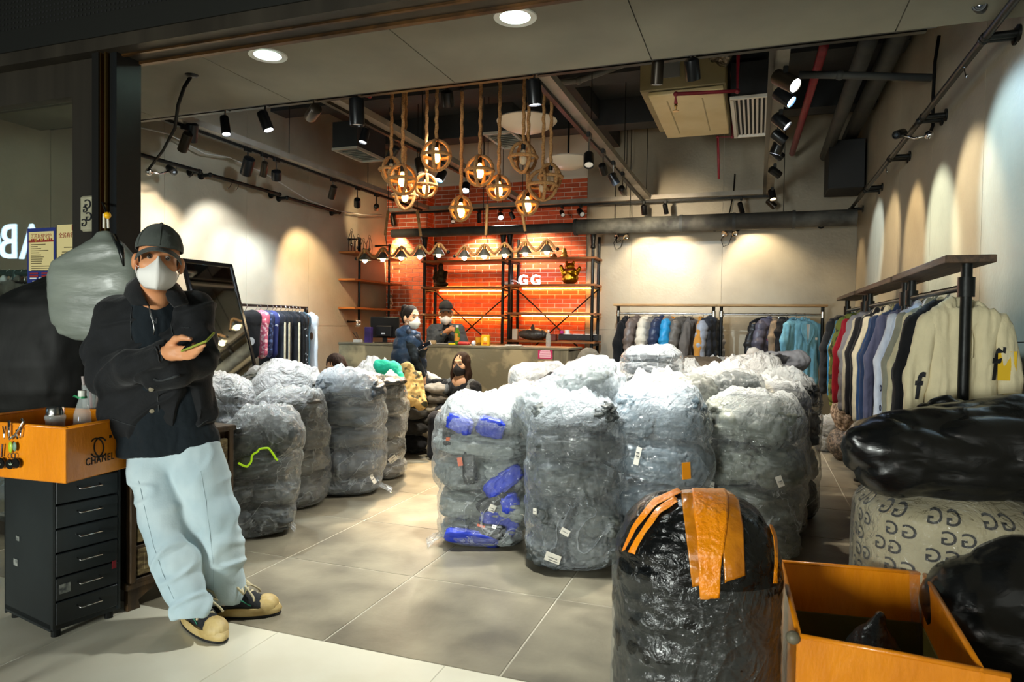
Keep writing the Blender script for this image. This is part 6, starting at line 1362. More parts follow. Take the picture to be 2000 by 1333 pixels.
for pts, r0 in (([(352, 681, .31), (373, 680, .335), (384, 676, .345), (394, 671, .345)], .0098), ([(354, 687, .312), (377, 686, .345), (389, 681, .36), (400, 674, .36)], .0098), ([(354, 694, .31), (375, 693, .34), (386, 688, .35), (394, 683, .35)], .0094), ([(351, 700, .305), (368, 700, .325), (378, 697, .335), (385, 692, .335)], .0085)):
    body.chain([M(*q) for q in pts], [r0 * 1.05, r0, r0 * .94, r0 * .84], k=kf)
body.chain([M(332, 676, .29), M(343, 663, .31), M(356, 660, .325), M(372, 663, .33)], [.018, .0135, .0115, .0095], k=.01)
link('body', relax(body.mesh('body', .0052), 1), SKIN, man); H.eyes(man); H.mask(man, MASKW, low=.004); CAPM = cloth('washed_black_cap', '#4a4f4a', k=.82, scale=20); H.cap(man, CAPM)
for k, (a, b, c2) in enumerate((((372, 663.5, .333), (366, 662, .331), 0),)): MB().ball(M(369.5, 661.3, .338), (.007, .005, .004), 8, 6).build('thumb_nail', mat('nail', '#e8b79a', .25), man, smooth='all')
link('hair', SDF(.01).ell(H.p(0, -.02, .01), [.08 * 1.04, .092 * 1.04, .085 * 1.04], H.R).ell(H.p(0, .09, -.06), [.12, .09, .1], H.R, cut=True, k=.01).ell(H.p(0, -.01, -.085), [.1, .13, .065], H.R, cut=True, k=.01).mesh('hair', .006), HAIRM, man)
DENIM = mat('black_denim', '#15171a', .8, col2='#0e1012', scale=12, bump=.12, bscale=90, spec=.25, sheen=.1); DEN2 = mat('black_denim_edge', '#34383a', .8, col2='#14171a', scale=25, bump=.3)
SHIRT = cloth('black_shirt', '#121b21', k=.85)
js = SDF(.035)
fl = (tuple(FW), .82)
js.chain([M(268, 630), M(264, 730), M(262, 812)], [.125, .13, .135], flat=fl).chain([M(345, 625), M(350, 730), M(360, 806)], [.125, .125, .135], flat=fl).chain([M(305, 620), M(306, 810, .01)], [.13, .14], flat=fl)
js.cap(M(232, 614), M(380, 604), .075, .072)
js.chain([M(230, 620), M(210, 690, .01), M(207, 738, .05)], [.084, .086, .078]).chain([M(207, 738, .05), M(262, 717, .18), M(314, 692, .25)], [.078, .067, .052])
js.chain([M(380, 612), M(388, 670, .02), M(388, 706, .07)], [.078, .078, .07]).chain([M(388, 706, .07), M(345, 728, .19), M(302, 740, .22)], [.068, .06, .055])
js.ell(M(306, 566, .09), (.062, .075, .07), cut=True, k=.015)
R1 = Matrix((CAM_R, CAM_F, V3((0, 0, 1)))).transposed()
js.ell(M(310, 612, .16), (.042, .1, .095), R1, cut=True, k=.012)
Rt = R1 @ Matrix.Rotation(math.radians(8), 3, 'Y')
js.rbox(M(346, 822, .17), (.04, .12, .135), .01, Rt, cut=True, k=.006)
js.rbox(M(310, 872, 0), (.4, .4, .045), .005, R1 @ Matrix.Rotation(math.radians(-1.5), 3, 'Y'), cut=True, k=.004)
me = js.mesh('jacket', .0062)
def jk_fold(c):
    q = np.stack([c[:, 0] * .8 + c[:, 2] * .5, c[:, 1], c[:, 2] - .5 * c[:, 0]], 1)
    return .024 * (billow(q, (3.2, 3.2, 7), 1, 3) - .26) + .003 * fbm(c, (12, 12, 8), 2, 6) + .011 * np.exp(-(fbm(q, (2.6, 2.6, 5), 2, 15) / .09) ** 2)
displace(me, jk_fold); jk = link('jacket', me, DENIM, man)
sh = SDF(.03)
sh.chain([M(272, 640), M(280, 830), M(284, 876)], [.1, .106, .122], flat=fl).chain([M(342, 635), M(356, 825), M(372, 862)], [.1, .106, .126], flat=fl).chain([M(305, 590, .03), M(318, 825, .02), M(322, 872, .02)], [.105, .118, .132], flat=fl).cap(M(306, 585, .035), M(306, 640, .03), .075, .1)
sh.ell(M(306, 556, .08), (.06, .066, .05), cut=True, k=.01).rbox(M(320, 906, 0), (.4, .4, .05), .005, R1 @ Matrix.Rotation(math.radians(-5), 3, 'Y'), cut=True, k=.004)
me = sh.mesh('shirt', .007); folds(me, .012, (9, 9, 5), 5); link('t_shirt', me, SHIRT, man)
def flap(pts, th, name, m, par=man, push=None):
    a = [M(*q) for q in pts]; n = (a[1] - a[0]).cross(a[2] - a[0]).normalized(); 
    if n.dot(FW) < 0: n = -n
    return MB().prism(a, n * th, V3((0, 0, 0))).build(name, m, par)
def sheetpoly(rows, th, name, m, par):
    """rows of (px,py,v) points -> smooth thick sheet"""
    nv, nu = len(rows), len(rows[0]); V = np.array([tuple(M(*q)) for r in rows for q in r]); me = thicken(gridmesh(name, V, nu, nv), th)
    sub = me; return link(name, sub, m, par)
sheetpoly([[(276, 541, .03), (272, 545, .07), (275, 556, .12), (279, 568, .15)], [(262, 549, .02), (257, 560, .075), (263, 575, .135), (284, 582, .165)], [(252, 558, .0), (247, 578, .08), (262, 597, .15), (293, 598, .168)]], .012, 'collar', DENIM, jk)
sheetpoly([[(330, 544, .03), (333, 549, .07), (330, 560, .12), (324, 573, .15)], [(341, 549, .02), (347, 560, .075), (343, 575, .13), (328, 585, .16)], [(350, 556, .0), (363, 575, .07), (369, 591, .125), (340, 598, .165)]], .012, 'collar', DENIM, jk)
# placket, buttons, cuffs, hem bands, pocket seams
for (px, py, v) in ((297, 761, .155), (298, 803, .15), (289, 842, .145)): 
    p = on_surface(jk.data, root_loc(jk), px, py)[0]; b = MB().lathe([(0, .006), (.009, .005), (.0105, .002), (.0105, 0)], p, 14, frame(FW)).build('button', mat('button_metal', '#b5ab92', .35, .6), jk, smooth=True)
def seam(pts, name='seam', r=.0022, m=None):
    MB().tube(surf_line(jk, pts, 26, .0012), r, 5).build(name, m or DEN2, jk, smooth='all')
seam([(307, 755), (310, 790), (309, 830), (300, 848)]); seam([(219, 818), (240, 826), (262, 832), (282, 838)], 'hem_seam'); seam([(372, 838), (388, 832), (405, 822)], 'hem_seam'); seam([(258, 600), (255, 640), (258, 665)]); seam([(355, 640), (372, 641)], 'pocket_seam'); seam([(310, 675), (314, 690), (318, 704)], 'cuff_seam', .003); seam([(304, 678), (308, 692), (312, 708)], 'cuff_seam', .003); seam([(330, 600), (333, 630), (338, 655)])
seam([(300, 741), (312, 744), (325, 742), (340, 736), (350, 733)], 'cuff_edge', .006)
MB().tube([M(291, 598, .168), M(294, 615, .172), (M(300, 632, .175)), M(302, 645, .172), M(300, 655, .168)], .0028, 6).build('silver_chain', mat('chain_silver', '#8f8f8c', .3, .9), man, smooth='all')
MB().tube([M(291, 598, .168), M(299, 625, .172), M(305, 632, .172), M(306, 622, .17)], .0022, 6).build('cord', mat('cord_grey', '#55585a', .5), man, smooth='all')
# jeans
JEAN = mat('pale_blue_denim', '#bccdd2', .85, col2='#a6bcc5', scale=5, bump=.08, bscale=90); JEAN2 = mat('pale_denim_seam', '#a4b8c0', .85)
je = SDF(.014)
je.chain([M(300, 884), M(302, 915, .0), M(320, 1000, .06), M(339, 1085, .11), M(374, 1186, .17)], [.1, .108, .096, .096, .08], k=.03); je.chain([M(386, 878), M(392, 915), M(412, 1000, .0), M(429, 1085, -.03), M(444, 1160, -.06)], [.1, .108, .104, .098, .082], k=.03); je.cap(M(318, 885), M(370, 882), .1, .1, k=.02)
je.ell(M(382, 1220, .18), (.2, .2, .045), cut=True, k=.005); je.ell(M(447, 1195, -.06), (.16, .16, .05), cut=True, k=.005)
je.rbox(M(340, 846, 0), (.4, .4, .05), .005, R1 @ Matrix.Rotation(math.radians(-5), 3, 'Y'), cut=True, k=.004)
me = je.mesh('jeans', .0062); zz = M(340, 1050).z

def jean_fold(c):
    cz = c[:, 2]; q = np.stack([c[:, 0] + .45 * cz, c[:, 1], cz - .35 * c[:, 0]], 1); low = np.clip(1.25 - cz * 1.1, .35, 1.15)
    return low * (.03 * (billow(q, (2.4, 2.4, 6), 1, 8) - .25) + .003 * fbm(q, (7, 7, 12), 1, 4) + .013 * np.exp(-(fbm(q, (2.1, 2.1, 4.6), 2, 12) / .1) ** 2)) + .004 * fbm(c, (14, 14, 2.5), 2, 3)
displace(me, jean_fold); jo = link('jeans', me, JEAN, man)
def jseam(pts): 
    MB().tube(surf_line(jo, pts, 40, .0005), .0012, 5).build('side_seam', JEAN2, jo, smooth='all')
jseam([(272, 940), (284, 1000), (298, 1060), (318, 1120), (340, 1170)]); jseam([(392, 920), (402, 980), (410, 1040), (416, 1100), (418, 1150)])
# sneakers
CREAM = mat('aged_cream_rubber', '#c9b37e', .55, col2='#a98f55', scale=12, bump=.1); CANV = mat('black_canvas', '#12161a', .8, bump=.2, scale=40); LACE = cloth('cream_lace', '#cfc3a0'); RUB = mat('black_outsole', '#0e0e0d', .7); GRN = mat('green_piping', '#1c7a5c', .5)
def sneaker(heel, toe, wid, seed):
    a, b = P(*heel, Z=0), P(*toe, Z=0); d = (b - a); L = d.length; d.normalize(); y = V3((-d.y, d.x, 0)); R = Matrix((d, y, V3((0, 0, 1)))).transposed()
    q = lambda x, yy, z: a + d * (x * L) + y * yy + V3((0, 0, z))
    def outline(k, z0, z1, name, m, wob, n=44):
        vs = []
        for zi in range(5):
            z = z0 + (z1 - z0) * zi / 4; bul = 1 + .06 * math.sin(math.pi * zi / 4)
            for i in range(n):
                t = 2 * math.pi * i / n; cx = math.cos(t); sy = math.sin(t); x = .5 + .5 * np.sign(cx) * abs(cx) ** .8; w = wid * (.72 + .28 * math.sin(min(1, x * 1.15) * math.pi * .62)) 
                vs.append(tuple(q(.5 + (x - .5) * k * bul, sy * w * k * bul * (1 if abs(sy) > .5 else 1), z + wob * math.sin(t * 9 + zi) * (.3 + .7 * zi / 4))))
        Fq = [(zi * n + i, zi * n + (i + 1) % n, zi * n + n + (i + 1) % n, zi * n + n + i) for zi in range(4) for i in range(n)]
        mb = MB(); mb.add(vs, Fq + [tuple(range(n - 1, -1, -1)), tuple(range(4 * n, 5 * n))]); return mb.build(name, m, man, smooth=True)
    outline(1.03, .001, .014, 'outsole', RUB, 0); so = outline(1.05, .012, .046, 'midsole', CREAM, .003)
    u = SDF(.03).cap(q(.14, 0, .05), q(.2, 0, .12), wid * .78, wid * .66).cap(q(.2, 0, .06), q(.55, 0, .06), wid * .8, wid * .86).cap(q(.25, 0, .1), q(.58, 0, .072), wid * .6, wid * .62).ell(q(.78, 0, .045), (L * .2, wid * .92, .042), R)
    up = link('upper', u.mesh('upper', .005), CANV, man)
    tc = SDF(.01).ell(q(.82, 0, .048), (L * .185, wid * .95, .046), R).rbox(q(.5, 0, .08), (L * .165, .2, .2), .01, R, cut=True, k=.006).mesh('toe', .0045); displace(tc, lambda c: .0008 * np.sin((c @ np.array(y)) * 420)); link('toe_cap', tc, CREAM, man)
    for k in range(5):
        x = .36 + .065 * k; z = .148 - .012 * k; wq = wid * (.5 + .02 * k)
        MB().tube([q(x, -wq, z - .03), q(x + .02, -wq * .4, z - .004), q(x + .04, wq * .5, z - .004), q(x + .05, wq, z - .03)], .0055, 6).build('lace', LACE, up, smooth='all')
        for g in (-1, 1): MB().lathe([(.0035, .0), (.0065, .001), (.0065, .003), (.0035, .003)], q(x, g * (wq + .006), z - .034), 10, frame(R @ V3((.1, g, .7)))).build('eyelet', CHROME(), up)
    for g in (-1, 1): MB().tube([q(.42, 0, .15), q(.36, g * .03, .165), q(.42, g * .055, .15), q(.52, g * .06, .12), q(.46, g * .03, .14)], .0055, 6).build('lace_bow', LACE, up, smooth='all'); MB().tube([q(.46, 0, .14), q(.56, g * .03, .128), q(.66, g * .05, .1), q(.68, g * .058, .085)], .005, 6).build('lace_end', LACE, up, smooth='all')
    for g in (-1, 1): MB().tube([q(.12, g * wid * .72, .105), q(.3, g * wid * .84, .1), q(.5, g * wid * .92, .08), q(.62, g * wid * .93, .058)], .0028, 5).build('green_piping', GRN, up, smooth='all')
sneaker((360, 1212), (436, 1257), .05, 1); sneaker((414, 1204), (544, 1199), .05, 2)
ph = [M(367, 677, .35), M(383, 664, .3), M(410, 657, .36), M(398, 671, .40)]
pc = sum((q for q in ph), V3((0, 0, 0))) / 4; ax_ = (M(409, 660, .37) - M(372, 675, .34)).normalized(); sd_ = (M(398, 671, .41) - M(383, 664, .31)).normalized(); sd_ = (sd_ - ax_ * sd_.dot(ax_)).normalized(); nz = ax_.cross(sd_); Rp = Matrix((ax_, sd_, nz)).transposed()
pc = M(387, 668.5, .345)
t = thing('smartphone', 'smartphone in lime edged dark case held by the man in black', 'phone', pc)
MB().box(pc, (.135, .07, .009), Rp, bev=.003).build('case', mat('lime_case', '#8f9a3a', .4), t); MB().box(pc + nz * .003 * (1 if nz.z > 0 else -1), (.125, .062, .006), Rp, bev=.002).build('screen', mat('phone_screen', '#0d0f12', .08, spec=.8), t)
# ---------------------------------------------------------------- woman in a blue padded vest
def Q(d): return lambda px, py, v=0.0: P(px, py, d=d - v)
m = Q(7.3); b = m(800, 700); b.z = 0
wo = thing('person', 'woman with ponytail, white mask and dark blue padded vest before the counter', 'person', b)
hd = m(804, 621, .0); H = Head(hd, CAM_R * .75 - CAM_F * .75, .98, pitch=-.05)
s = SDF(.02); H.add(s); s.cap(m(800, 640), m(797, 655), .055, .075); s.chain([m(792, 660), m(795, 720), m(797, 770)], [.1, .1, .12]); 
s.chain([m(800, 668, .1), m(812, 702, .17), m(826, 738, .165)], [.035, .034, .028]); s.chain([m(808, 665, .0), m(822, 690, .1), m(829, 679, .2)], [.04, .035, .03])
s.chain([m(795, 790), m(797, 860), V3((b.x, b.y, .05))], [.12, .08, .06])
hb = m(827, 741, .165); s.chain([m(826, 736, .16), m(827, 743, .165)], [.03, .028], k=.01)
for i in range(4): s.chain([m(825 + i * 1.6, 744, .165 + .0), m(825.5 + i * 1.7, 749, .17), m(825 + i * 1.6, 753, .165)], [.009, .0085, .007], k=.004)
s.chain([m(824, 741, .17), m(822, 746, .19)], [.009, .008], k=.004)
link('body', s.mesh('body', .008), SKIN2, wo); H.eyes(wo); H.mask(wo, MASKW)
hr = SDF(.02); H.e(hr, (0, -.022, .035), (.086, .102, .102)); hr.ell(H.p(0, .1, -.04), [.09, .09, .1], H.R, cut=True, k=.01); hr.ell(H.p(0, .02, -.13), [.12, .14, .09], H.R, cut=True); hr.chain([H.p(0, -.09, .1), H.p(0, -.13, .1), H.p(0, -.15, .03), H.p(0, -.14, -.06)], [.03, .035, .035, .015])
link('hair', hr.mesh('hair', .008), HAIRM, wo)
NAVY = nylon('#29415f', .7); ve = SDF(.03)
ve.chain([m(792, 657), m(792, 690), m(790, 712), m(800, 735)], [.11, .135, .15, .15]).chain([m(805, 660, .06), m(812, 700, .05), m(815, 725, .03)], [.09, .1, .1]).cap(m(799, 646), m(798, 660), .085, .1); ve.ell(H.p(0, .03, -.13), [.07, .09, .05], H.R, cut=True, k=.01)
me = ve.mesh('vest', .009); displace(me, lambda c: .022 * (np.abs(np.sin(c[:, 2] * 26 + fbm(c, 3, 2, 1))) ** .6 - .6) + .008 * fbm(c, 14, 2)); vo = link('padded_vest', me, NAVY, wo)
sl = SDF(.02).chain([m(800, 668, .1), m(812, 702, .17), m(825, 733, .17)], [.05, .046, .038]); me = sl.mesh('sleeve', .008); folds(me, .01, (12, 12, 12)); link('sleeve', me, cloth('dark_sleeve', '#1c2327'), wo); link('sleeve', SDF(.02).chain([m(808, 665, .0), m(822, 690, .1), m(828, 681, .18)], [.055, .05, .042]).mesh('sleeve', .008), cloth('dark_sleeve', '#1c2327'), wo)
link('collar', SDF(.015).chain([m(788, 643, .03), m(800, 650, .1), m(814, 660, .1), m(822, 672, .08)], [.03, .035, .035, .03]).mesh('collar', .008), mat('vest_inner', '#141a28', .6), wo)
tr = SDF(.03).chain([m(795, 735), m(797, 800), V3((b.x, b.y, .06))], [.14, .1, .08]); link('trousers', tr.mesh('tr', .012), cloth('dark_trousers', '#1a1c22'), wo)
o = m(829, 676, .22); t = thing('smartphone', 'dark smartphone held out by the woman in the blue vest', 'phone', o); Rk = rotm(.6, -.5, .4); MB().box(o, (.15, .075, .009), Rk, bev=.003).build('case', mat('phone_grey', '#5b5d63', .3), t); MB().box(o + Rk @ V3((0, 0, .005)), (.14, .066, .002), Rk).build('screen', mat('phone_screen', '#0d0f12', .08), t)
# ---------------------------------------------------------------- seller behind the counter
m = Q(8.45); b = m(872, 690); b.z = 0
se = thing('person', 'seller in grey denim jacket and black cap, mask under nose, behind counter', 'person', b)
hd = m(871, 610, .04); H = Head(hd, CAM_F * -1 + CAM_R * .1, .98, pitch=-.12, roll=.03); s = SDF(.02); H.add(s); s.cap(m(872, 628), m(872, 640), .055, .07); s.chain([m(872, 645), m(873, 700)], [.1, .11])
s.chain([m(846, 647), m(842, 675, .02), m(876, 646, .2)], [.05, .045, .033]); s.chain([m(897, 647), m(906, 680, .05), m(904, 676, .12)], [.05, .045, .033]); s.chain([m(874, 647, .2), m(881, 643, .23)], [.03, .028], k=.01)
for i in range(4): s.chain([m(882, 640 + i * 1.9, .24), m(887, 641 + i * 2, .26), m(887.5, 644 + i * 1.9, .24)], [.0095, .009, .008], k=.004)
s.chain([m(879, 639, .24), m(885, 637, .26)], [.01, .009], k=.004); s.chain([V3((b.x, b.y, .9)), V3((b.x, b.y, .05))], [.12, .08])
link('body', s.mesh('body', .008), SKIN, se); H.eyes(se); H.mask(se, MASKW, low=.035); H.cap(se, mat('cap_black', '#141416', .8))
GD = mat('grey_denim', '#474c50', .85, col2='#363b40', scale=10, bump=.3); s = SDF(.03)
s.chain([m(860, 655), m(860, 700)], [.125, .13]).chain([m(884, 655), m(886, 700)], [.125, .13]).cap(m(848, 645), m(895, 645), .075).chain([m(846, 650), m(843, 678, .02), m(868, 652, .17)], [.075, .072, .05]).chain([m(897, 650), m(908, 682, .05)], [.075, .065]); s.ell(m(872, 640, .14), (.05, .1, .1), cut=True, k=.01)
me = s.mesh('jacket', .009); folds(me, .018, (8, 8, 9), 2); jo2 = link('jacket', me, GD, se); link('t_shirt', SDF(.02).chain([m(872, 648, .0), m(873, 700, .0)], [.115, .12]).mesh('ts', .012), cloth('black_tee', '#121214'), se)
for sg in (-1, 1): MB().prism([m(872 + sg * 6, 630, .1), m(872 + sg * 14, 634, .07), m(872 + sg * 17, 645, .12), m(872 + sg * 9, 645, .15)], (0, 0, 0), (0, .012, 0)).build('collar', GD, jo2)
MB().ball(m(862, 653, .225), .01, 8, 6).build('cuff_button', BRASS(), jo2); link('trousers', SDF(.03).chain([V3((b.x, b.y, .95)), V3((b.x, b.y, .05))], [.15, .1]).mesh('tr', .014), cloth('dark_trousers', '#1a1c22'), se)
p = m(893, 655, .27); t = thing('tea_bottle', 'green drink bottle with orange label held by the seller', 'bottle', (p.x, p.y, p.z - .12)); bz = V3((p.x, p.y, p.z - .12)); MB().lathe([(0, 0), (.03, .002), (.033, .02), (.033, .15), (.014, .2), (.014, .215), (0, .216)], bz, 18).build('body', mat('green_bottle', '#4a7a1c', .2), t, smooth='all'); MB().cyl(bz + V3((0, 0, .05)), bz + V3((0, 0, .14)), .0345, n=18).build('label_band', mat('orange_green', '#c9882a', .5, col2='#3d7a1e', scale=20, cramp=(.5, .54)), t, smooth=True); MB().cyl(bz + V3((0, 0, .212)), bz + V3((0, 0, .24)), .017, n=12).build('cap', mat('cap_white', '#dcdcd6', .4), t)
# ---------------------------------------------------------------- two women sitting low
def sitter(label, d, px, py, facing, hairm, maskm, coat, k=1.0, pitch=0.0, stripe=False, fur=None):
    m = Q(d); hd = m(px, py); b = V3((hd.x, hd.y, 0)); t = thing('person', label, 'person', b); H = Head(hd, facing, k, pitch=pitch); s = SDF(.02); H.add(s); z = hd.z
    nb = hd + V3((0, 0, -.2)); s.cap(H.p(0, -.03, -.13), nb, .055, .07); pelvis = V3((hd.x, hd.y + .08, .34)); s.cap(nb, pelvis, .1, .13)
    r = H.r.copy(); r.z = 0; r.normalize(); f = V3((H.f.x, H.f.y, 0)).normalized()
    hands = []
    for g in (-1, 1):
        shd = nb + r * g * .15 + V3((0, 0, -.04)); el = shd + r * g * .05 + f * .05 + V3((0, 0, -.24)); ha = el + f * .22 - r * g * .1; s.chain([shd, el, ha], [.045, .04, .028]); hip = pelvis + r * g * .09; kn = hip + f * .42 + V3((0, 0, .06)); s.chain([hip, kn, V3((kn.x + f.x * .05, kn.y + f.y * .05, .05))], [.08, .06, .045]); hands.append((shd, el, ha))
        for i in range(4): s.chain([ha + f * .03 + r * (i - 1.5) * .018, ha + f * .075 + r * (i - 1.5) * .019, ha + f * .09 + r * (i - 1.5) * .018 + V3((0, 0, -.025))], [.009, .0085, .007], k=.004)
        s.chain([ha + r * -g * .02, ha + f * .04 - r * g * .045], [.011, .009], k=.004)
    link('body', s.mesh('body', .008), SKIN2, t); H.eyes(t); H.mask(t, maskm)
    h = SDF(.025); H.e(h, (0, -.02, .03), (.088, .102, .106)); h.ell(H.p(0, .11, -.045), [.062, .09, .105], H.R, cut=True, k=.012)
    for g in (-1, 1): h.chain([H.p(g * .075, -.0, .02), H.p(g * .085, .005, -.1), H.p(g * .082, .03, -.22), H.p(g * .07, .05, -.33)], [.03, .036, .035, .018])
    h.chain([H.p(0, -.09, .02), H.p(0, -.1, -.12), H.p(0, -.1, -.25)], [.05, .06, .04]); me = h.mesh('hair', .008); displace(me, lambda c: .003 * fbm(c, (60, 60, 6), 2)); link('hair', me, hairm, t)
    c = SDF(.03); c.cap(nb + V3((0, .02, -.08)), pelvis, .15, .17).cap(nb + r * .15 + V3((0, 0, -.06)), nb - r * .15 + V3((0, 0, -.06)), .075)
    for a, e, ha in hands: c.chain([a, e, ha - (ha - e) * .2], [.08, .07, .055])
    c.ell(H.p(0, .07, -.17), [.05, .1, .06], H.R, cut=True); me = c.mesh('coat', .01); folds(me, .016, (8, 8, 8), 4); co = link('coat', me, coat, t)
    link('top', SDF(.02).cap(H.p(0, -.02, -.2), nb + V3((0, 0, -.15)), .1, .13).mesh('top', .01), cloth('black_top', '#111113'), t)
    if fur: link('hood', SDF(.02).chain([nb + r * .13 + f * .1 + V3((0, 0, -.08)), nb + r * .12 + V3((0, 0, .0)), nb - f * .1 + V3((0, 0, .02)), nb - r * .12, nb - r * .13 + f * .1 + V3((0, 0, -.08))], [.035, .05, .06, .05, .035]).mesh('hood', .01), fur, t)
    if stripe:
        for i in range(3):
            e0 = hands[stripe > 0][0] + V3((0, 0, .075)); MB().tube([e0 + r * (.02 * i - .02) + V3((0, -.02, .01)), e0 + r * (.05 + .02 * i) + V3((0, -.05, -.05)), e0 + r * (.06 + .02 * i) + V3((0, -.06, -.12))], .005, 5).build('sleeve_stripe', mat('stripe_white', '#d8d8d8', .7), co, smooth='all')
    tr = SDF(.03)
    for g in (-1, 1): hip = pelvis + r * g * .09; kn = hip + f * .42 + V3((0, 0, .06)); tr.chain([hip, kn, V3((kn.x + f.x * .05, kn.y + f.y * .05, .06))], [.1, .075, .06])
    link('trousers', tr.mesh('tr', .012), cloth('dark_trousers', '#1a1c22'), t)
    st = thing('stool', 'low stool under the ' + label.split(' in ')[0] if False else 'low dark stool under the seated ' + ('woman with black mask' if maskm is MASKB else 'woman with white mask'), 'stool', (pelvis.x, pelvis.y, 0)); MB().box((pelvis.x, pelvis.y, .15), (.3, .26, .03), bev=.006).build('seat', mat('stool_plastic', '#2c3236', .5), st)
    for gx in (-1, 1):
        for gy in (-1, 1): MB().cyl((pelvis.x + gx * .11, pelvis.y + gy * .09, .14), (pelvis.x + gx * .13, pelvis.y + gy * .11, 0), .016, n=8).build('leg', mat('stool_plastic', '#2c3236'), st)
sitter('seated long haired woman in grey hooded coat and black mask before counter', 7.1, 901, 712, -CAM_F - CAM_R * .45, HAIRB, MASKB, cloth('dark_coat', '#191b1f'), .98, -.05, fur=cloth('hood_grey', '#666a6c'))
sitter('seated woman in black with white mask, half hidden behind left heap', 7.0, 655, 716, -CAM_F - CAM_R * .5, HAIRB, MASKW, cloth('black_sport', '#17181a'), .98, -.5, stripe=1)
# ================================================================ things at the shop entrance
from mathutils.bvhtree import BVHTree
def bvh(o): 
    me = o.data; off = root_loc(o); return BVHTree.FromPolygons([v.co + off for v in me.vertices], [tuple(p.vertices) for p in me.polygons])
CAMP = V3((0, 0, CAMZ))
def hit(B, px, py, lift=.005):
    d = (P(px, py, d=1) - CAMP).normalized(); loc, n, i, ds = B.ray_cast(CAMP, d)
    if loc is None: return None
    if n.dot(d) > 0: n = -n
    return loc + n * lift
def on_plane(px, py, p0, n): d = P(px, py, d=1) - CAMP; t = (V3(p0) - CAMP).dot(n) / d.dot(n); return CAMP + d * t
# ---- dark metal drawer unit
GM = mat('dark_grey_enamel', '#23292b', .4, .2, col2='#1b2022', scale=3, bump=.02)
C0 = V3((-2.745, 2.02, 0)); u = V3((.2, .98, 0)).normalized(); w = V3((-u.y, u.x, 0)); HZ = .684
Rc = Matrix((u, w, V3((0, 0, 1)))).transposed(); WD, DP = .28, .43
t = thing('drawer_unit', 'dark grey metal unit of six drawers under the orange crate', 'drawer unit', C0 + u * WD / 2 + w * DP / 2)
q = lambda a, b, z: C0 + u * a + w * b + V3((0, 0, z))
for a, sz in ((q(.005, DP / 2, HZ / 2 + .02), (.01, DP, HZ - .04)), (q(WD - .005, DP / 2, HZ / 2 + .02), (.01, DP, HZ - .04))): MB().box(a, sz, Rc).build('side_panel', GM, t)
MB().box(q(WD / 2, DP / 2, HZ - .006), (WD, DP, .012), Rc).build('top_panel', GM, t); MB().box(q(WD / 2, DP - .005, HZ / 2), (WD, .01, HZ - .04), Rc).build('back_panel', GM, t); MB().box(q(WD / 2, DP / 2 + .01, .045), (WD, DP - .02, .03), Rc).build('base_panel', GM, t)
for x in (.03, WD - .03):
    for y in (.04, DP - .04): MB().cyl(q(x, y, .0), q(x, y, .04), .018, n=12).build('foot', BK, t)
dh = (HZ - .07) / 6
for k in range(6):
    z = .055 + dh * (k + .5); d_ = MB().box(q(WD / 2, .006, z), (WD - .026, .016, dh - .006), Rc, bev=.003).build('drawer', GM, t)
    MB().box(q(WD / 2, .22, z), (WD - .04, .38, dh - .03), Rc).build('drawer_tray', GM, t)
    MB().tube([q(WD / 2 - .045, -.002, z + .012), q(WD / 2 - .045, -.03, z + .008), q(WD / 2 + .045, -.03, z + .008), q(WD / 2 + .045, -.002, z + .012)], .0035, 7).build('handle', CHROME(), d_, smooth='all')
MB().box(q(.045, -.0035, .055 + dh * 1.5), (.045, .002, .04), Rc, bev=.0008).build('worn_sticker', mat('worn_sticker', '#8c8f88', .6, col2='#3a3f40', scale=40), t); MB().box(q(WD - .03, -.0035, .055 + dh * 1.9), (.018, .002, .035), Rc).build('red_sticker', mat('red_sticker', '#7c1420', .5), t)
MB().box(q(-.002, .3, .38), (.002, .03, .02), Rc).build('worn_sticker', mat('worn_sticker', '#8c8f88'), t); MB().box(q(-.002, .32, .27), (.002, .035, .03), Rc).build('worn_sticker', mat('worn_sticker', '#8c8f88'), t)
# ---- distressed wooden chest
WOD = mat('old_brown_wood', '#4a3519', .6, col2='#2c1f0f', scale=5, stretch=(6, 6, .8), bump=.2, detail=7); DIST = mat('distressed_panel', '#8d7b52', .7, col2='#4c3c20', scale=14, stretch=(1, 1, 3), cramp=(.42, .62), bump=.2, detail=8)
C1 = P(250, 1196, Z=0); u1 = V3((.16, .987, 0)).normalized(); w1 = V3((-u1.y, u1.x, 0)); R1_ = Matrix((u1, w1, V3((0, 0, 1)))).transposed(); W1, DP1, H1 = .56, .4, .80
q1 = lambda a, b, z: C1 + u1 * a + w1 * b + V3((0, 0, z))
t = thing('wooden_chest', 'distressed brown wooden chest of drawers behind the man leg', 'chest of drawers', C1 + u1 * W1 / 2 + w1 * DP1 / 2)
MB().box(q1(W1 / 2, DP1 / 2 + .01, .1 + (H1 - .13) / 2), (W1 - .02, DP1 - .02, H1 - .14), R1_).build('carcass', WOD, t); MB().box(q1(W1 / 2, DP1 / 2 - .005, H1 - .015), (W1 + .04, DP1 + .03, .03), R1_, bev=.006).build('top_board', WOD, t); MB().box(q1(W1 / 2, DP1 / 2 - .004, .115), (W1 + .03, DP1 + .02, .035), R1_, bev=.008).build('plinth_moulding', WOD, t)
for x in (.0, W1):
    for y in (.0, DP1):
        sx = 1 if x == 0 else -1
        MB().prism([q1(x, y * .97, 0), q1(x + sx * .06, y * .97, 0), q1(x + sx * .05, y * .97, .04), q1(x + sx * .16, y * .97, .1), q1(x, y * .97, .1)], V3((0, 0, 0)), w1 * .03).build('bracket_foot', WOD, t)
zz = [.145, .30, .455, .60, .75]
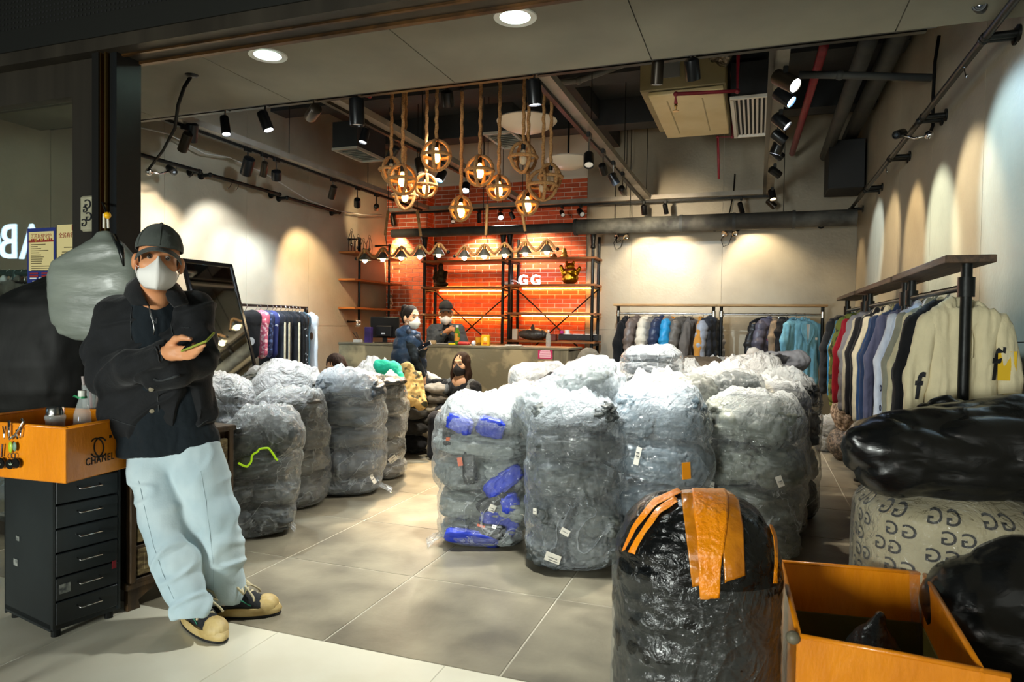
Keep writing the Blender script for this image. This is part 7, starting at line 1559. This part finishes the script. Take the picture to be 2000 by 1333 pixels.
for k in range(4):
    z0, z1 = zz[k], zz[k + 1]; zc = (z0 + z1) / 2
    MB().box(q1(W1 / 2, .0, z0 - .01), (W1 - .02, .03, .022), R1_, bev=.003).build('rail', WOD, t)
    dr = MB().box(q1(W1 / 2, -.004, zc), (W1 - .07, .03, z1 - z0 - .03), R1_, bev=.004).build('drawer', DIST, t); MB().box(q1(W1 / 2, -.02, zc), (W1 - .13, .008, z1 - z0 - .075), R1_, bev=.003).build('drawer_panel', DIST, dr); MB().ball(q1(W1 / 2, -.035, zc), .016, 10, 8).build('knob', BRASS(), dr, smooth='all')
for x in (.0, W1): MB().box(q1(x + (.014 if x == 0 else -.014), -.004, .46), (.03, .035, .66), R1_, bev=.006).build('corner_post', WOD, t)
# ---- orange taped crate with drawn logo
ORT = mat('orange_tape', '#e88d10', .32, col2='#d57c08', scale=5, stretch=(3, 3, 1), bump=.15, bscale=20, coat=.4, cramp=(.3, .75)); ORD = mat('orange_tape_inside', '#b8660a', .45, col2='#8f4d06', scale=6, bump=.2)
K0 = P(128, 946, Z=HZ + .004); ub = V3((-.13, .99, 0)).normalized(); wb_ = V3((-.985, -.06, 0)).normalized(); LU, LW_, HB_ = .47, .6, .222
qb = lambda a, b, z: K0 + ub * a + wb_ * b + V3((0, 0, z))
t = thing('orange_crate', 'orange tape covered open crate with drawn emblem on drawer unit', 'crate', K0 + ub * LU / 2 + wb_ * LW_ / 2)
def wall(pa, pb, h, th, m, name, par, z0=0, inn=None, rim=True):
    a, b = V3(pa), V3(pb); d = (b - a); L = d.length; d.normalize(); n = V3((-d.y, d.x, 0)); n = n if inn is None or n.dot(V3(inn) - a) > 0 else -n; Rw = Matrix((d, n, d.cross(n))).transposed()
    o = MB().box((a + b) / 2 + n * th / 2 + V3((0, 0, z0 + h / 2)), (L, th, h), Rw, bev=.004).build(name, m, par)
    if rim: MB().tube([a + n * th / 2 + V3((0, 0, h + z0)), (a + b) / 2 + n * th / 2 + V3((0, 0, h + z0 + .002)), b + n * th / 2 + V3((0, 0, h + z0))], th * .62, 8).build('taped_rim', m, par, smooth='all')
    return o
ctr = qb(LU / 2, LW_ / 2, 0)
wall(qb(0, 0, 0), qb(LU, 0, 0), HB_, .012, ORT, 'side', t, inn=ctr); wall(qb(0, 0, 0), qb(0, LW_, 0), HB_, .012, ORT, 'side', t, inn=ctr); wall(qb(LU, 0, 0), qb(LU, LW_, 0), HB_, .012, ORT, 'side', t, inn=ctr); wall(qb(0, LW_, 0), qb(LU, LW_, 0), HB_, .012, ORT, 'side', t, inn=ctr)
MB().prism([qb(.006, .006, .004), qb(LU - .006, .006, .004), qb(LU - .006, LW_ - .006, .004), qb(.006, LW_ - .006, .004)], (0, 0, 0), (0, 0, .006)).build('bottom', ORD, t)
INK = mat('black_ink', '#120d08', .7); nb = V3((ub.y, -ub.x, 0)); nb = nb if nb.x > 0 else -nb
pl = lambda px, py: on_plane(px, py, K0 + nb * .0012, nb)
def arc_pts(cx, cy, rx, ry, a0, a1, n=22): return [pl(cx + rx * math.cos(a), cy + ry * math.sin(a)) for a in np.linspace(a0, a1, n)]
MB().tube(arc_pts(197, 874, 13, 18.5, math.radians(40), math.radians(318)), .0032, 5).build('emblem_arc', INK, t, smooth='all'); MB().tube(arc_pts(189, 875, 13.5, 18.5, math.radians(-140), math.radians(140)), .0032, 5).build('emblem_arc', INK, t, smooth='all')
pc_, pr_ = pl(168, 911), pl(223, 897); tm_ = text_mesh('CHANEL', 1, .02, spacing=1.15); v = coords(tm_); xs__ = (v[:, 0].min(), v[:, 0].max()); Lr = (pr_ - pc_).length; hgt = Lr * .21; vy = (v[:, 1] - v[:, 1].min()) / (v[:, 1].max() - v[:, 1].min())
r_ = (pr_ - pc_).normalized(); new = np.array([tuple(pc_ + r_ * (Lr * (a - xs__[0]) / (xs__[1] - xs__[0])) + V3((0, 0, hgt * b)) + nb * (.0012 * c / .02)) for a, b, c in zip(v[:, 0], vy, v[:, 2])]); tm_.vertices.foreach_set('co', new.astype(np.float32).ravel()); tm_.update(); link('lettering', tm_, INK, t)
MB().box(pl(216, 853), (.012, .012, .003), Matrix((ub, V3((0, 0, 1)), nb)).transposed()).build('ink_mark', INK, t)
# ---- clips and key rings on the crate
nl = V3((wb_.y, -wb_.x, 0)); nl = nl if nl.y < 0 else -nl
def pf(px, py, lift=.012): return on_plane(px, py, K0 + nl * lift, nl)
for k, (pts, lb) in enumerate(((((18, 822), (18, 850), (19, 858), (30, 850), (46, 824), (42, 819)), 'big silver snap hook clipped on the crate edge'), (((6, 833), (9, 856), (11, 833)), 'thin silver clip at the left photo edge'), (((32, 840), (34, 858), (40, 853), (42, 836)), 'small silver clip right of the big snap hook'))):
    tag(MB().tube([pf(*p) for p in pts], .005 if k == 0 else .003, 7).build('snap_hook', CHROME(), None, smooth='all'), lb, 'hook')
ko = pf(25, 875); t = thing('key_ring', 'key ring with lime charm and two black round charms on the crate', 'key ring', ko)
MB().ball(pf(21, 874), (.012, .006, .024), 12, 8).build('lime_charm', mat('lime_charm', '#a8c21e', .4), t, smooth='all'); MB().ball(pf(29, 873), (.011, .005, .02), 12, 8).build('green_charm', mat('teal_charm', '#6c8f78', .4), t, smooth='all')
for px in (20, 27): MB().tube([pf(px + 4 * math.cos(a), 891 + 5 * math.sin(a)) for a in np.linspace(0, 6.28, 15)[:-1]], .0018, 5, closed=True).build('ring', CHROME(), t)
for px, py in ((21, 907), (33, 905)): MB().lathe([(0, 0), (.02, 0), (.021, .004), (.018, .008), (0, .008)], pf(px, py), 18, frame(nl)).build('round_charm', mat('charm_black', '#0d0e0d', .25), t, smooth=True)
MB().prism([pf(17, 905, .022), pf(19, 909, .022), pf(23, 909, .022), pf(25, 905, .022), pf(22, 907, .022), pf(21, 903, .022), pf(20, 907, .022)], (0, 0, 0), nl * .001).build('crown_mark', mat('charm_mark', '#8fa088', .5), t)
ko = pf(3, 905); t = thing('key_ring', 'black round charm marked 6 at the left photo edge', 'key ring', ko); MB().lathe([(0, 0), (.022, 0), (.023, .004), (.02, .008), (0, .008)], ko, 18, frame(nl)).build('round_charm', mat('charm_black', '#0d0e0d', .25), t, smooth=True); put_text('number', '6', .03, mat('charm_num', '#c9cdb4', .5), t, ko + nl * .0095, -wb_, (0, 0, 1), .0006)
MB().tube([pf(5, 868), pf(4, 880), pf(3, 893)], .004, 6).build('chain', mat('chain_dark', '#3a2620', .4, .6), t)
# ---- bottles and cup
o = P(108, 838, d=2.95); o.z = HZ + .012; t = thing('tumbler', 'glass tumbler with ribbed steel cap inside the orange crate', 'tumbler', o); ht = P(108, 795, d=2.95).z - o.z
CGL = mat('clear_glass', '#cfdcda', .05, alpha=.3, spec=.9)
MB().lathe([(0, 0), (.034, 0), (.036, .01), (.036, ht - .06), (.04, ht - .05), (.04, ht - .04), (.033, ht - .03)], o, 20).build('glass', CGL, t, smooth='all'); cp = MB().lathe([(.034, ht - .034), (.034, ht - .006), (.03, ht), (0, ht)], o, 26).build('steel_cap', STEEL(), t, smooth=True)
for a in np.linspace(0, 6.28, 27)[:-1]: pass
MB().tube([o + V3((.034 * math.cos(a), .034 * math.sin(a), ht - .032)) for a in np.linspace(0, 6.28, 25)[:-1]], .003, 5, closed=True).build('cap_ring', STEEL(), cp); MB().tube([o + V3((.0, 0, ht)), o + V3((.03, 0, ht + .004)), o + V3((.044, 0, ht - .012)), o + V3((.044, 0, ht - .03))], .003, 5).build('cap_loop', BK, cp)
o = P(161, 832, d=3.0); o.z = HZ + .012; bottle(o, 'clear water bottle with white cap and green loop inside the orange crate', P(161, 763, d=3.0).z - o.z, .037, '#cfd2c8', '#2f8a58')
o = P(178, 787, d=3.35); o.z = H1 + .003
t = thing('pen_cup', 'clear plastic cup with pens standing on the wooden chest', 'cup', o); hc = max(.1, P(178, 752, d=3.35).z - o.z); MB().lathe([(0, .002), (.032, .002), (.04, hc), (.038, hc), (.03, .006), (0, .006)], o, 20).build('cup', CGL, t, smooth='all')
for a, b, m_, r in (((-.01, 0), (-.055, .0), mat('pen_grey', '#9a8f8c', .5), .008), ((.0, .01), (-.01, .0), mat('pen_red', '#9c1730', .4), .007), ((.01, 0), (.05, .01), mat('pen_grey', '#9a8f8c'), .006)): MB().cyl(o + V3((a[0], a[1], .01)), o + V3((b[0], b[1], hc + .04)), r, n=8).build('pen', m_, t, smooth=True)
# ---- big bags by the door post
def loft_bag(rows, depth, name, label, m, cat='bag', wr=.02, wsc=(5, 5, 8), nu=64, seed=0, sub=6):
    """bag shaped from its outline: rows of (x-left, y-left, x-right, y-right, half depth) at camera depth"""
    rs = []
    for i in range(len(rows) - 1):
        for k in range(sub): f = k / sub; rs.append([a + (b - a) * f for a, b in zip(rows[i], rows[i + 1])])
    rs.append(list(rows[-1])); vs = []
    th = np.linspace(0, 2 * math.pi, nu + 1)[:-1]
    for xl_, yl_, xr__, yr_, dp in rs:
        a, b = P(xl_, yl_, d=depth), P(xr__, yr_, d=depth); c = (a + b) / 2; h = (b - a) / 2
        for q in th: ex = np.sign(math.cos(q)) * abs(math.cos(q)) ** .7; ey = np.sign(math.sin(q)) * abs(math.sin(q)) ** .8; vs.append(tuple(c + h * ex - CAM_F * (dp * ey)))
    n = len(rs); vs.append(tuple(np.mean(vs[:nu], 0))); vs.append(tuple(np.mean(vs[(n - 1) * nu:n * nu], 0)))
    me = gridmesh(name, np.array(vs[:-2]), nu, n, True); bm = bmesh.new(); bm.from_mesh(me); bmesh.ops.holes_fill(bm, edges=[e for e in bm.edges if e.is_boundary], sides=0); bmesh.ops.recalc_face_normals(bm, faces=bm.faces); bm.to_mesh(me); bm.free(); me.polygons.foreach_set('use_smooth', [True] * len(me.polygons))
    displace(me, lambda c: wr * (np.sqrt(billow(c, wsc, 3, seed)) - .5)); return tag(link(name, me, m), label, cat)
GPB = mat('grey_poly_film', '#7f867c', .42, col2='#6d746c', scale=3, bump=.25, bscale=10, coat=.08, stretch=(1, 1, 3))
gb = loft_bag([(192, 455, 214, 452, .02), (186, 463, 222, 461, .03), (160, 482, 240, 476, .06), (104, 512, 268, 508, .06), (98, 540, 272, 545, .075), (98, 590, 272, 590, .075), (104, 632, 268, 632, .06), (118, 652, 262, 655, .05), (150, 664, 232, 672, .03)], 3.42, 'grey_poly_bag', 'big grey plastic bag hanging on a hook behind the man', GPB, wr=.015, wsc=(3, 3, 10))
for a, b in (((222, 460), (242, 520)),): MB().tube([P(a[0], a[1], d=3.36), P(236, 485, d=3.3), P(b[0], b[1], d=3.29)], [.012, .016, .005], 7).build('black_tie', mat('black_film_tie', '#101211', .25), None, smooth='all'); o = COL.objects[-1]; o.parent = gb; gbk = 1
o = P(210, 421, d=3.4); t = thing('coat_hook', 'hook with yellow ball end on the door post', 'hook', o); MB().ball(o, .017, 14, 10).build('yellow_ball', mat('yellow_ball', '#f2b50c', .35), t, smooth='all')
for px in (203, 211): MB().cyl(P(px, 418 + (px == 211) * 10, d=3.41), P(px + (px == 211) * .5, 446, d=3.41), .0055, n=8).build('white_stick', mat('white_stick', '#d5d2c4', .5), t)
MB().cyl(o, P(200, 395, Y=YF - .1), .006, n=8).build('arm', BK, t)
BPB = mat('black_cloth_bag', '#121311', .65, col2='#0b0c0b', scale=5, bump=.12, bscale=9, spec=.3, stretch=(2, 2, .7))
loft_bag([(100, 540, 180, 545, .05), (45, 566, 190, 570, .14), (-8, 596, 196, 600, .18), (-30, 650, 198, 650, .2), (-36, 710, 196, 705, .22), (-36, 765, 190, 760, .2), (-30, 800, 170, 790, .16), (0, 818, 140, 806, .1)], 3.58, 'black_cloth_bag', 'large black cloth bundle on the chest at the left edge', BPB, wr=.03, wsc=(7, 7, 2.2), seed=4)
# patterned strip on the post
cA, cB = P(161, 384, Y=YF - .105), P(187, 452, Y=YF - .105)
t = tag(MB().box(((cA.x + cB.x) / 2, YF - .1, (cA.z + cB.z) / 2), (cB.x - cA.x, .04, cA.z - cB.z), bev=.01).build('patterned_roll', mat('pattern_cream', '#a9a58c', .6, col2='#8f8b74', scale=9)), 'cream strip printed with letters fixed to the door post', 'cloth strip')
for k, (px, py, sz) in enumerate(((171, 400, .075), (173, 424, .07), (164, 436, .06), (166, 410, .05))):
    p = P(px, py, Y=YF - .125); put_text('letter_print', 'G', sz, mat('letter_black', '#16181c'), t, p, (-1, 0, 0), (0, 0, 1), .001)
# posters on the glass
YG = YF - .012
def poster(x0, x1, y0, y1, label):
    a, b = P(x0, y0, Y=YG), P(x1, y1, Y=YG); return a.x, b.x, a.z, b.z
x0, x1, z1, z0 = poster(54, 109, 447, 556, '')
BLU = mat('poster_blue', '#1f2c6e', .5); CRM = mat('poster_cream', '#d6c58c', .6); RED = mat('poster_red', '#8a2018', .6); TXT = mat('poster_text', '#4a3f22', .7); WTX = mat('poster_white', '#d8d4cf', .6)
t = tag(MB().box(((x0 + x1) / 2, YG, (z0 + z1) / 2), (x1 - x0, .003, z1 - z0)).build('poster', BLU), 'blue bordered poster with cream field taped on the shop glass', 'poster')
wX, hZ = x1 - x0, z1 - z0; pq = lambda fx, fz, l=.0022: V3((x0 + wX * fx, YG - l, z1 - hZ * fz))
def bar(fx0, fx1, fz, fh, m, name='printed_line', l=.0035): a, b = pq(fx0, fz), pq(fx1, fz); MB().box(((a.x + b.x) / 2, YG - l, a.z), (b.x - a.x, .0012, hZ * fh)).build(name, m, None); o = COL.objects[-1]; o.parent = t
bar(.06, .94, .41, .69, CRM, 'cream_field', .0022); bar(.06, .94, .235, .03, RED, 'skyline_base', .003)
for k in range(12): bar(.08 + .07 * k, .13 + .07 * k, .222 - .006 * (k * 7 % 4), .02 + .012 * (k * 5 % 4), RED if k % 3 else mat('poster_ochre', '#a8741f', .6), 'skyline', .0032)
put_text('poster_title', '江苏风情守护', wX * .125, RED, t, pq(.5, .15, .003), (1, 0, 0), (0, 0, 1), .0006)
for k in range(10): bar(.14, .14 + (.52, .24, .36, .62, .3, .36, .46, .42, .4, .38)[k], .29 + .037 * k, .013, TXT)
for k in range(3): bar(.16, .85, .675 + .036 * k, .013, TXT)
for k in range(2): bar(.1, .4, .8 + .05 * k, .028, RED); bar(.52, .9, .8 + .05 * k, .028, RED)
bar(.1, .34, .89, .026, WTX); bar(.42, .86, .89, .026, WTX); bar(.2, .8, .94, .016, WTX)
x0, x1, z1, z0 = poster(112, 160, 440, 550, '')
t = tag(MB().box(((x0 + x1) / 2, YG, (z0 + z1) / 2), (x1 - x0, .003, z1 - z0)).build('poster', CRM), 'cream poster with red heading right of the blue one', 'poster'); wX, hZ = x1 - x0, z1 - z0
bar(.62, 1, .06, .1, RED, 'red_corner'); put_text('poster_title', '全民有行 余', wX * .16, RED, t, pq(.5, .19, .003), (1, 0, 0), (0, 0, 1), .0006)
for fx, fw, fz in ((.3, .34, .4), (.22, .5, .48), (.2, .6, .52), (.34, .18, .68), (.3, .3, .75)): bar(fx, fx + fw, fz, .014, TXT)
# rack seen through the glass
yq = 3.5; a, b = P(-30, 537, Y=yq), P(95, 530, Y=yq); z = (a.z + b.z) / 2
t = thing('clothes_rack', 'dark pipe rack behind the shop glass at the left edge', 'clothes rack', ((a.x + b.x) / 2, yq, 0)); MB().cyl((a.x, yq, z), (b.x + .5, yq, z), .025, n=12).build('rail', mat('rack_green_grey', '#33403c', .5, .4), t, smooth=True)
for x in (P(32, 560, Y=yq).x, b.x + .5): MB().cyl((x, yq, 0), (x, yq, z + .02), .028, n=12).build('post', mat('rack_green_grey', '#33403c'), t, smooth=True)
for px, kd, m_, lb in ((5, 'sweat', CL('yellow', '#e6cf1f'), 'bright yellow sweatshirt behind the shop glass'), (20, 'sweat', CL('whiteg', '#c9c9c4'), 'white sweatshirt behind the shop glass'), (48, 'sweat', CL('taupeg', '#5c564c'), 'grey brown sweatshirt behind the shop glass')): hang(kd, (P(px, 545, Y=yq).x, yq, z - .015), math.radians(80), m_, lb, 'sweatshirt')
# lit shop sign across the mall passage, mirrored in the glass
for ch, px in (('A', 62), ('B', 18), ('O', -24)):
    v_ = P(px, 476, Y=2 * YF + 6.0); t = thing('sign_letter', 'lit pale blue sign letter %s across the passage' % ch, 'sign letter', (v_.x, -6.0, v_.z)); put_text('letter', ch, 1.25, glow('sign_glow', '#bfe4ff', 14), t, (v_.x, -6.0, v_.z), (-1, 0, 0), (0, 0, 1), .02)
o = P(-112, 1168, d=2.35); t = thing('red_stool', 'red plastic stool just showing at the left photo edge', 'stool', (o.x, o.y, 0)); MB().box((o.x, o.y, o.z), (.2, .2, .03), bev=.008).build('seat', mat('red_plastic', '#c4261c', .35), t)
for sx in (-1, 1):
    for sy in (-1, 1): MB().box((o.x + sx * .085, o.y + sy * .085, o.z / 2), (.02, .02, o.z)).build('leg', mat('red_plastic', '#c4261c'), t)
# ---- taped black bundle, right foreground
BLKF = mat('black_bin_film', '#0b0c0c', .27, col2='#141515', scale=5, bump=.3, bscale=7, stretch=(1, 1, 2), dist=.8); BLKD = mat('black_matt_fill', '#131514', .5, col2='#1c1f1d', scale=4, bump=.5, bscale=9, stretch=(1, 1, 2.5))
d0 = 2.45; ctr_ = P(1358, 1130, d=d0); ctr_.z = 0; hz = P(1362, 957, d=d0).z
rr_ = (P(1515, 1130, d=d0) - P(1205, 1130, d=d0)).length / 2 * .99
def dome(k, h0, name, nu=96, nv=60, sq=.82, wr=.018, seed=3, zlo=0.0, zhi=1.0):
    th = np.linspace(0, 2 * math.pi, nu + 1)[:-1]; vs = []; Rz = np.array(rotm(0, 0, -math.atan2(ctr_.x, ctr_.y)))
    for j in range(nv):
        zf = zlo + (zhi - zlo) * j / (nv - 1); e = (1 - .22 * max(0, (.08 - zf) / .08) ** 2) * (1 if zf < .62 else max(0.0, 1 - ((zf - .62) / .38) ** 2.6) ** .5)
        for q_ in th: vs.append(np.array([rr_ * k * e * np.sign(math.cos(q_)) * abs(math.cos(q_)) ** sq, rr_ * .9 * k * e * np.sign(math.sin(q_)) * abs(math.sin(q_)) ** sq, h0 * zf + .003]))
    V = np.array(vs) @ Rz.T + np.array(ctr_); me = gridmesh(name, V, nu, nv, True); return me
me = dome(1, hz, 'b'); displace(me, lambda c: .03 * (np.sqrt(billow(c, (3, 3, 9), 3, 3)) - .5) + .01 * (np.sqrt(billow(c, (14, 14, 10), 2, 8)) - .5))
t = thing('taped_black_bundle', 'black plastic bundle with orange tape over its top, right foreground', 'bundle', ctr_); core = link('black_bag', me, mat('crinkled_black_film', '#0a0b0b', .2, col2='#151716', scale=6, bump=.7, bscale=22, dist=.8), t)
me = dome(1.035, hz, 'f', zhi=.66, seed=5); displace(me, lambda c: .012 * (np.sqrt(billow(c, (6, 6, 3), 3, 6)) - .5)); a_ = me.attributes.new('gather', 'FLOAT', 'POINT'); a_.data.foreach_set('value', np.full(len(me.vertices), .0, np.float32)); link('clear_overbag', me, film_mat('clear_film_dark', (.5, .53, .5), .03, .06, 4, .3), t)
B = bvh(core)
def tape_strip(B, cols, nrow, name, m, par, lift=.006, th=.002):
    """cols: list of polylines in pixels (left edge ... right edge), all with the same number of points"""
    pts = []; nu = 14
    for j in range(nrow):
        f = j / (nrow - 1)
        def at(pl_):
            s = f * (len(pl_) - 1); i = min(int(s), len(pl_) - 2); g = s - i; return pl_[i][0] + (pl_[i + 1][0] - pl_[i][0]) * g, pl_[i][1] + (pl_[i + 1][1] - pl_[i][1]) * g
        a, b = at(cols[0]), at(cols[1])
        ok = [h for h in (hit(B, a[0] + (b[0] - a[0]) * i / 39, a[1] + (b[1] - a[1]) * i / 39, lift) for i in range(40)) if h is not None and (h - CAMP).length < 3.2]
        if len(ok) < 14: continue
        row = [ok[int(i * (len(ok) - 1) / (nu - 1))] for i in range(nu)]
        pts.append([tuple(r) for r in row])
    if len(pts) < 2: return
    V = np.array(pts); V[1:-1] = (V[:-2] + 2 * V[1:-1] + V[2:]) / 4
    me = thicken(gridmesh(name, V.reshape(-1, 3), nu, len(pts)), th); return link(name, me, m, par)
TAPE = mat('orange_tape_bright', '#ff9c0a', .28, col2='#fa8c00', scale=6, bump=.5, bscale=60, coat=.25)
TAPE2 = mat('orange_tape_worn', '#d98512', .25, col2='#b56a0c', scale=12, bump=.35, bscale=26, coat=.5)
tape_strip(B, [[(1330, 962), (1338, 1030), (1345, 1090), (1352, 1145)], [(1375, 958), (1380, 1030), (1382, 1090), (1384, 1140)]], 26, 'tape_strip', TAPE2, t, .006)
tape_strip(B, [[(1404, 960), (1410, 1030), (1412, 1090), (1415, 1138)], [(1438, 964), (1450, 1030), (1452, 1080), (1453, 1124)]], 26, 'tape_strip', TAPE2, t, .006)
tape_strip(B, [[(1352, 960), (1360, 1040), (1364, 1100), (1368, 1168)], [(1422, 960), (1418, 1040), (1408, 1100), (1404, 1166)]], 26, 'tape_strip', TAPE, t, .010)
tape_strip(B, [[(1324, 958), (1275, 980), (1238, 1030), (1219, 1078)], [(1332, 966), (1284, 990), (1246, 1034), (1224, 1076)]], 26, 'tape_strip', TAPE, t, .008); tape_strip(B, [[(1318, 974), (1282, 998), (1250, 1045), (1230, 1080)], [(1326, 984), (1292, 1006), (1260, 1050), (1242, 1084)]], 26, 'tape_strip', TAPE, t, .009); tape_strip(B, [[(1494, 1018), (1505, 1050), (1508, 1090), (1505, 1140)], [(1502, 1022), (1511, 1050), (1514, 1090), (1512, 1140)]], 20, 'tape_strip', TAPE, t, .01)
# ---- open orange carton
ZK = .42
FL, BL, BR_, FR = P(1556, 1246, Z=ZK), P(1522, 1098, Z=ZK), P(1808, 1122, Z=ZK), P(1925, 1316, Z=ZK)
for v_ in (FL, BL, BR_, FR): v_.z = 0.003
cc = (FL + BL + BR_ + FR) / 4; t = thing('orange_carton', 'open carton covered in orange tape at lower right corner', 'carton', cc)
wall(FL, BL, ZK, .014, ORT, 'side', t, inn=cc); wall(BL, BR_, ZK, .014, ORT, 'side', t, inn=cc); wall(BR_, FR, ZK, .014, ORT, 'side', t, inn=cc); wall(FL, FR + (FR - FL) * .12, ZK, .014, ORT, 'side', t, inn=cc)
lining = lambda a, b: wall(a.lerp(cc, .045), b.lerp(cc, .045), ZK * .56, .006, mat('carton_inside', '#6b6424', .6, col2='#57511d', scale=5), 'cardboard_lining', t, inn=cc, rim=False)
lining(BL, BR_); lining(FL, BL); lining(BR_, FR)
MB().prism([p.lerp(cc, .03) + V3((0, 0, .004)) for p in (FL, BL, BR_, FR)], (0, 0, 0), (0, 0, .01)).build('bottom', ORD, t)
MB().ball(FL + V3((0, 0, ZK)) + V3((-.01, 0, -.005)), (.022, .02, .02), 10, 7).build('tape_wad', mat('grey_tape_wad', '#6b6552', .5), t, smooth='all')
p0 = P(1704, 1262, Z=.2); s = SDF(.04).ell((p0.x, p0.y, .14), (.1, .09, .13)).cap((p0.x, p0.y, .2), (p0.x + .02, p0.y, .31), .05, .02); me = s.mesh('b', .01); displace(me, lambda c: .014 * (np.sqrt(billow(c, 12, 2, 3)) - .5)); tag(link('small_black_bag', me, mat('dark_grey_film', '#2c2f2e', .22, bump=.4, scale=12, coat=.3)), 'small dark plastic bag inside the orange carton', 'bag')
# ---- printed bag with black bags on and beside it
gc = P(1850, 1010, d=2.85); gc.z = 0; GR_, GH = .335, .70
t = thing('letter_print_bag', 'cream bag printed all over with black letters under a black bag', 'bag', gc)
th = np.linspace(0, 2 * math.pi, 97)[:-1]
def drum(r, h, nu=96, nv=40, e=.85):
    vs = []
    for j in range(nv):
        zf = j / (nv - 1); k = (1 - .2 * max(0, (.1 - zf) / .1) ** 2) * (1 - .35 * max(0, (zf - .85) / .15) ** 2) + .03 * math.sin(zf * 3.1)
        for q_ in th: vs.append((gc.x + r * k * np.sign(math.cos(q_)) * abs(math.cos(q_)) ** e, gc.y + r * k * np.sign(math.sin(q_)) * abs(math.sin(q_)) ** e, .004 + h * zf))
    return gridmesh('d', np.array(vs), nu, nv, True)
me = drum(GR_, GH); displace(me, lambda c: .016 * (np.sqrt(billow(c, (8, 8, 4), 2, 2)) - .5)); gco = link('printed_cloth', me, mat('cream_print_cloth', '#b9ad8c', .6, col2='#a59a7a', scale=4, bump=.1), t); B = bvh(gco)
base_m = text_mesh('G', .074, .0, bold=.012); v0 = coords(base_m); f0 = [tuple(p.vertices) for p in base_m.polygons]; v0 = v0 - np.array([v0[:, 0].mean(), v0[:, 1].mean(), 0]); mbL = MB()
for j in range(9):
    for i in range(26):
        if i % 3 == 2: continue
        an = math.radians(-205 + 10.5 * i + (j % 2) * 8); z = .07 + .072 * j; vs = []
        for v_ in v0:
            a2 = an - v_[0] / GR_; zz_ = z + v_[1]; dr = V3((math.cos(a2), math.sin(a2), 0)); loc, n, _, _ = B.ray_cast(V3((gc.x, gc.y, zz_)) + dr * 1.2, -dr)
            vs.append(loc + dr * .003 if loc else V3((gc.x, gc.y, zz_)) + dr * GR_)
        mbL.add([tuple(p) for p in vs], f0)
mbL.build('letter_print', mat('letter_black', '#16181c'), t)
me = drum(GR_ * 1.035, GH); displace(me, lambda c: .018 * (np.sqrt(billow(c, (10, 10, 5), 3, 7)) - .4)); a_ = me.attributes.new('gather', 'FLOAT', 'POINT'); a_.data.foreach_set('value', np.zeros(len(me.vertices), np.float32)); link('clear_film', me, film_mat('clear_film_thin', (.9, .9, .86), .05, .5, 6), t)
fr_ = CAM_R
def blackbag(name, label, prims, wr, sc, seed, h=.011, m=None):
    s = SDF(.06)
    for a, b, r0, r1 in prims: s.cap(a, b, r0, r1)
    me = s.mesh(name, h); displace(me, lambda c: wr * (np.sqrt(billow(c, sc, 2, seed)) - .5) + wr * .12 * fbm(c, 9, 2, seed)); return tag(link(name, me, m or BLKF), label, 'bag')
G_ = lambda px, py, d: P(px, py, d=d)
blackbag('black_bin_bag', 'glossy black plastic bag lying on the printed cream bag', [(G_(1672, 865, 2.72), G_(1735, 885, 2.76), .055, .16), (G_(1735, 885, 2.76), G_(1850, 890, 2.78), .16, .2), (G_(1850, 890, 2.78), G_(1985, 880, 2.75),   .2, .215), (G_(1900, 860, 2.78), G_(1990, 815, 2.75), .13, .06)], .04, (2.2, 2.2, 6), 2)
blackbag('black_bin_bag', 'black plastic bag on the floor right of the orange carton', [(G_(1880, 1160, 2.5), G_(1985, 1120, 2.5), .12, .14), (G_(1890, 1210, 2.45), G_(1985, 1240, 2.45), .13, .2), (G_(1985, 1160, 2.5), G_(1990, 1330, 2.5), .17, .2)], .04, (3, 3, 4), 5)
blackbag('black_bin_bag', 'small crumpled black plastic bag before the cream hooded sweatshirt', [(G_(1800, 806, 2.95), G_(1850, 798, 2.95), .035, .045), (G_(1850, 798, 2.95), G_(1880, 790, 2.98), .04, .02)], .03, (9, 9, 9), 6)
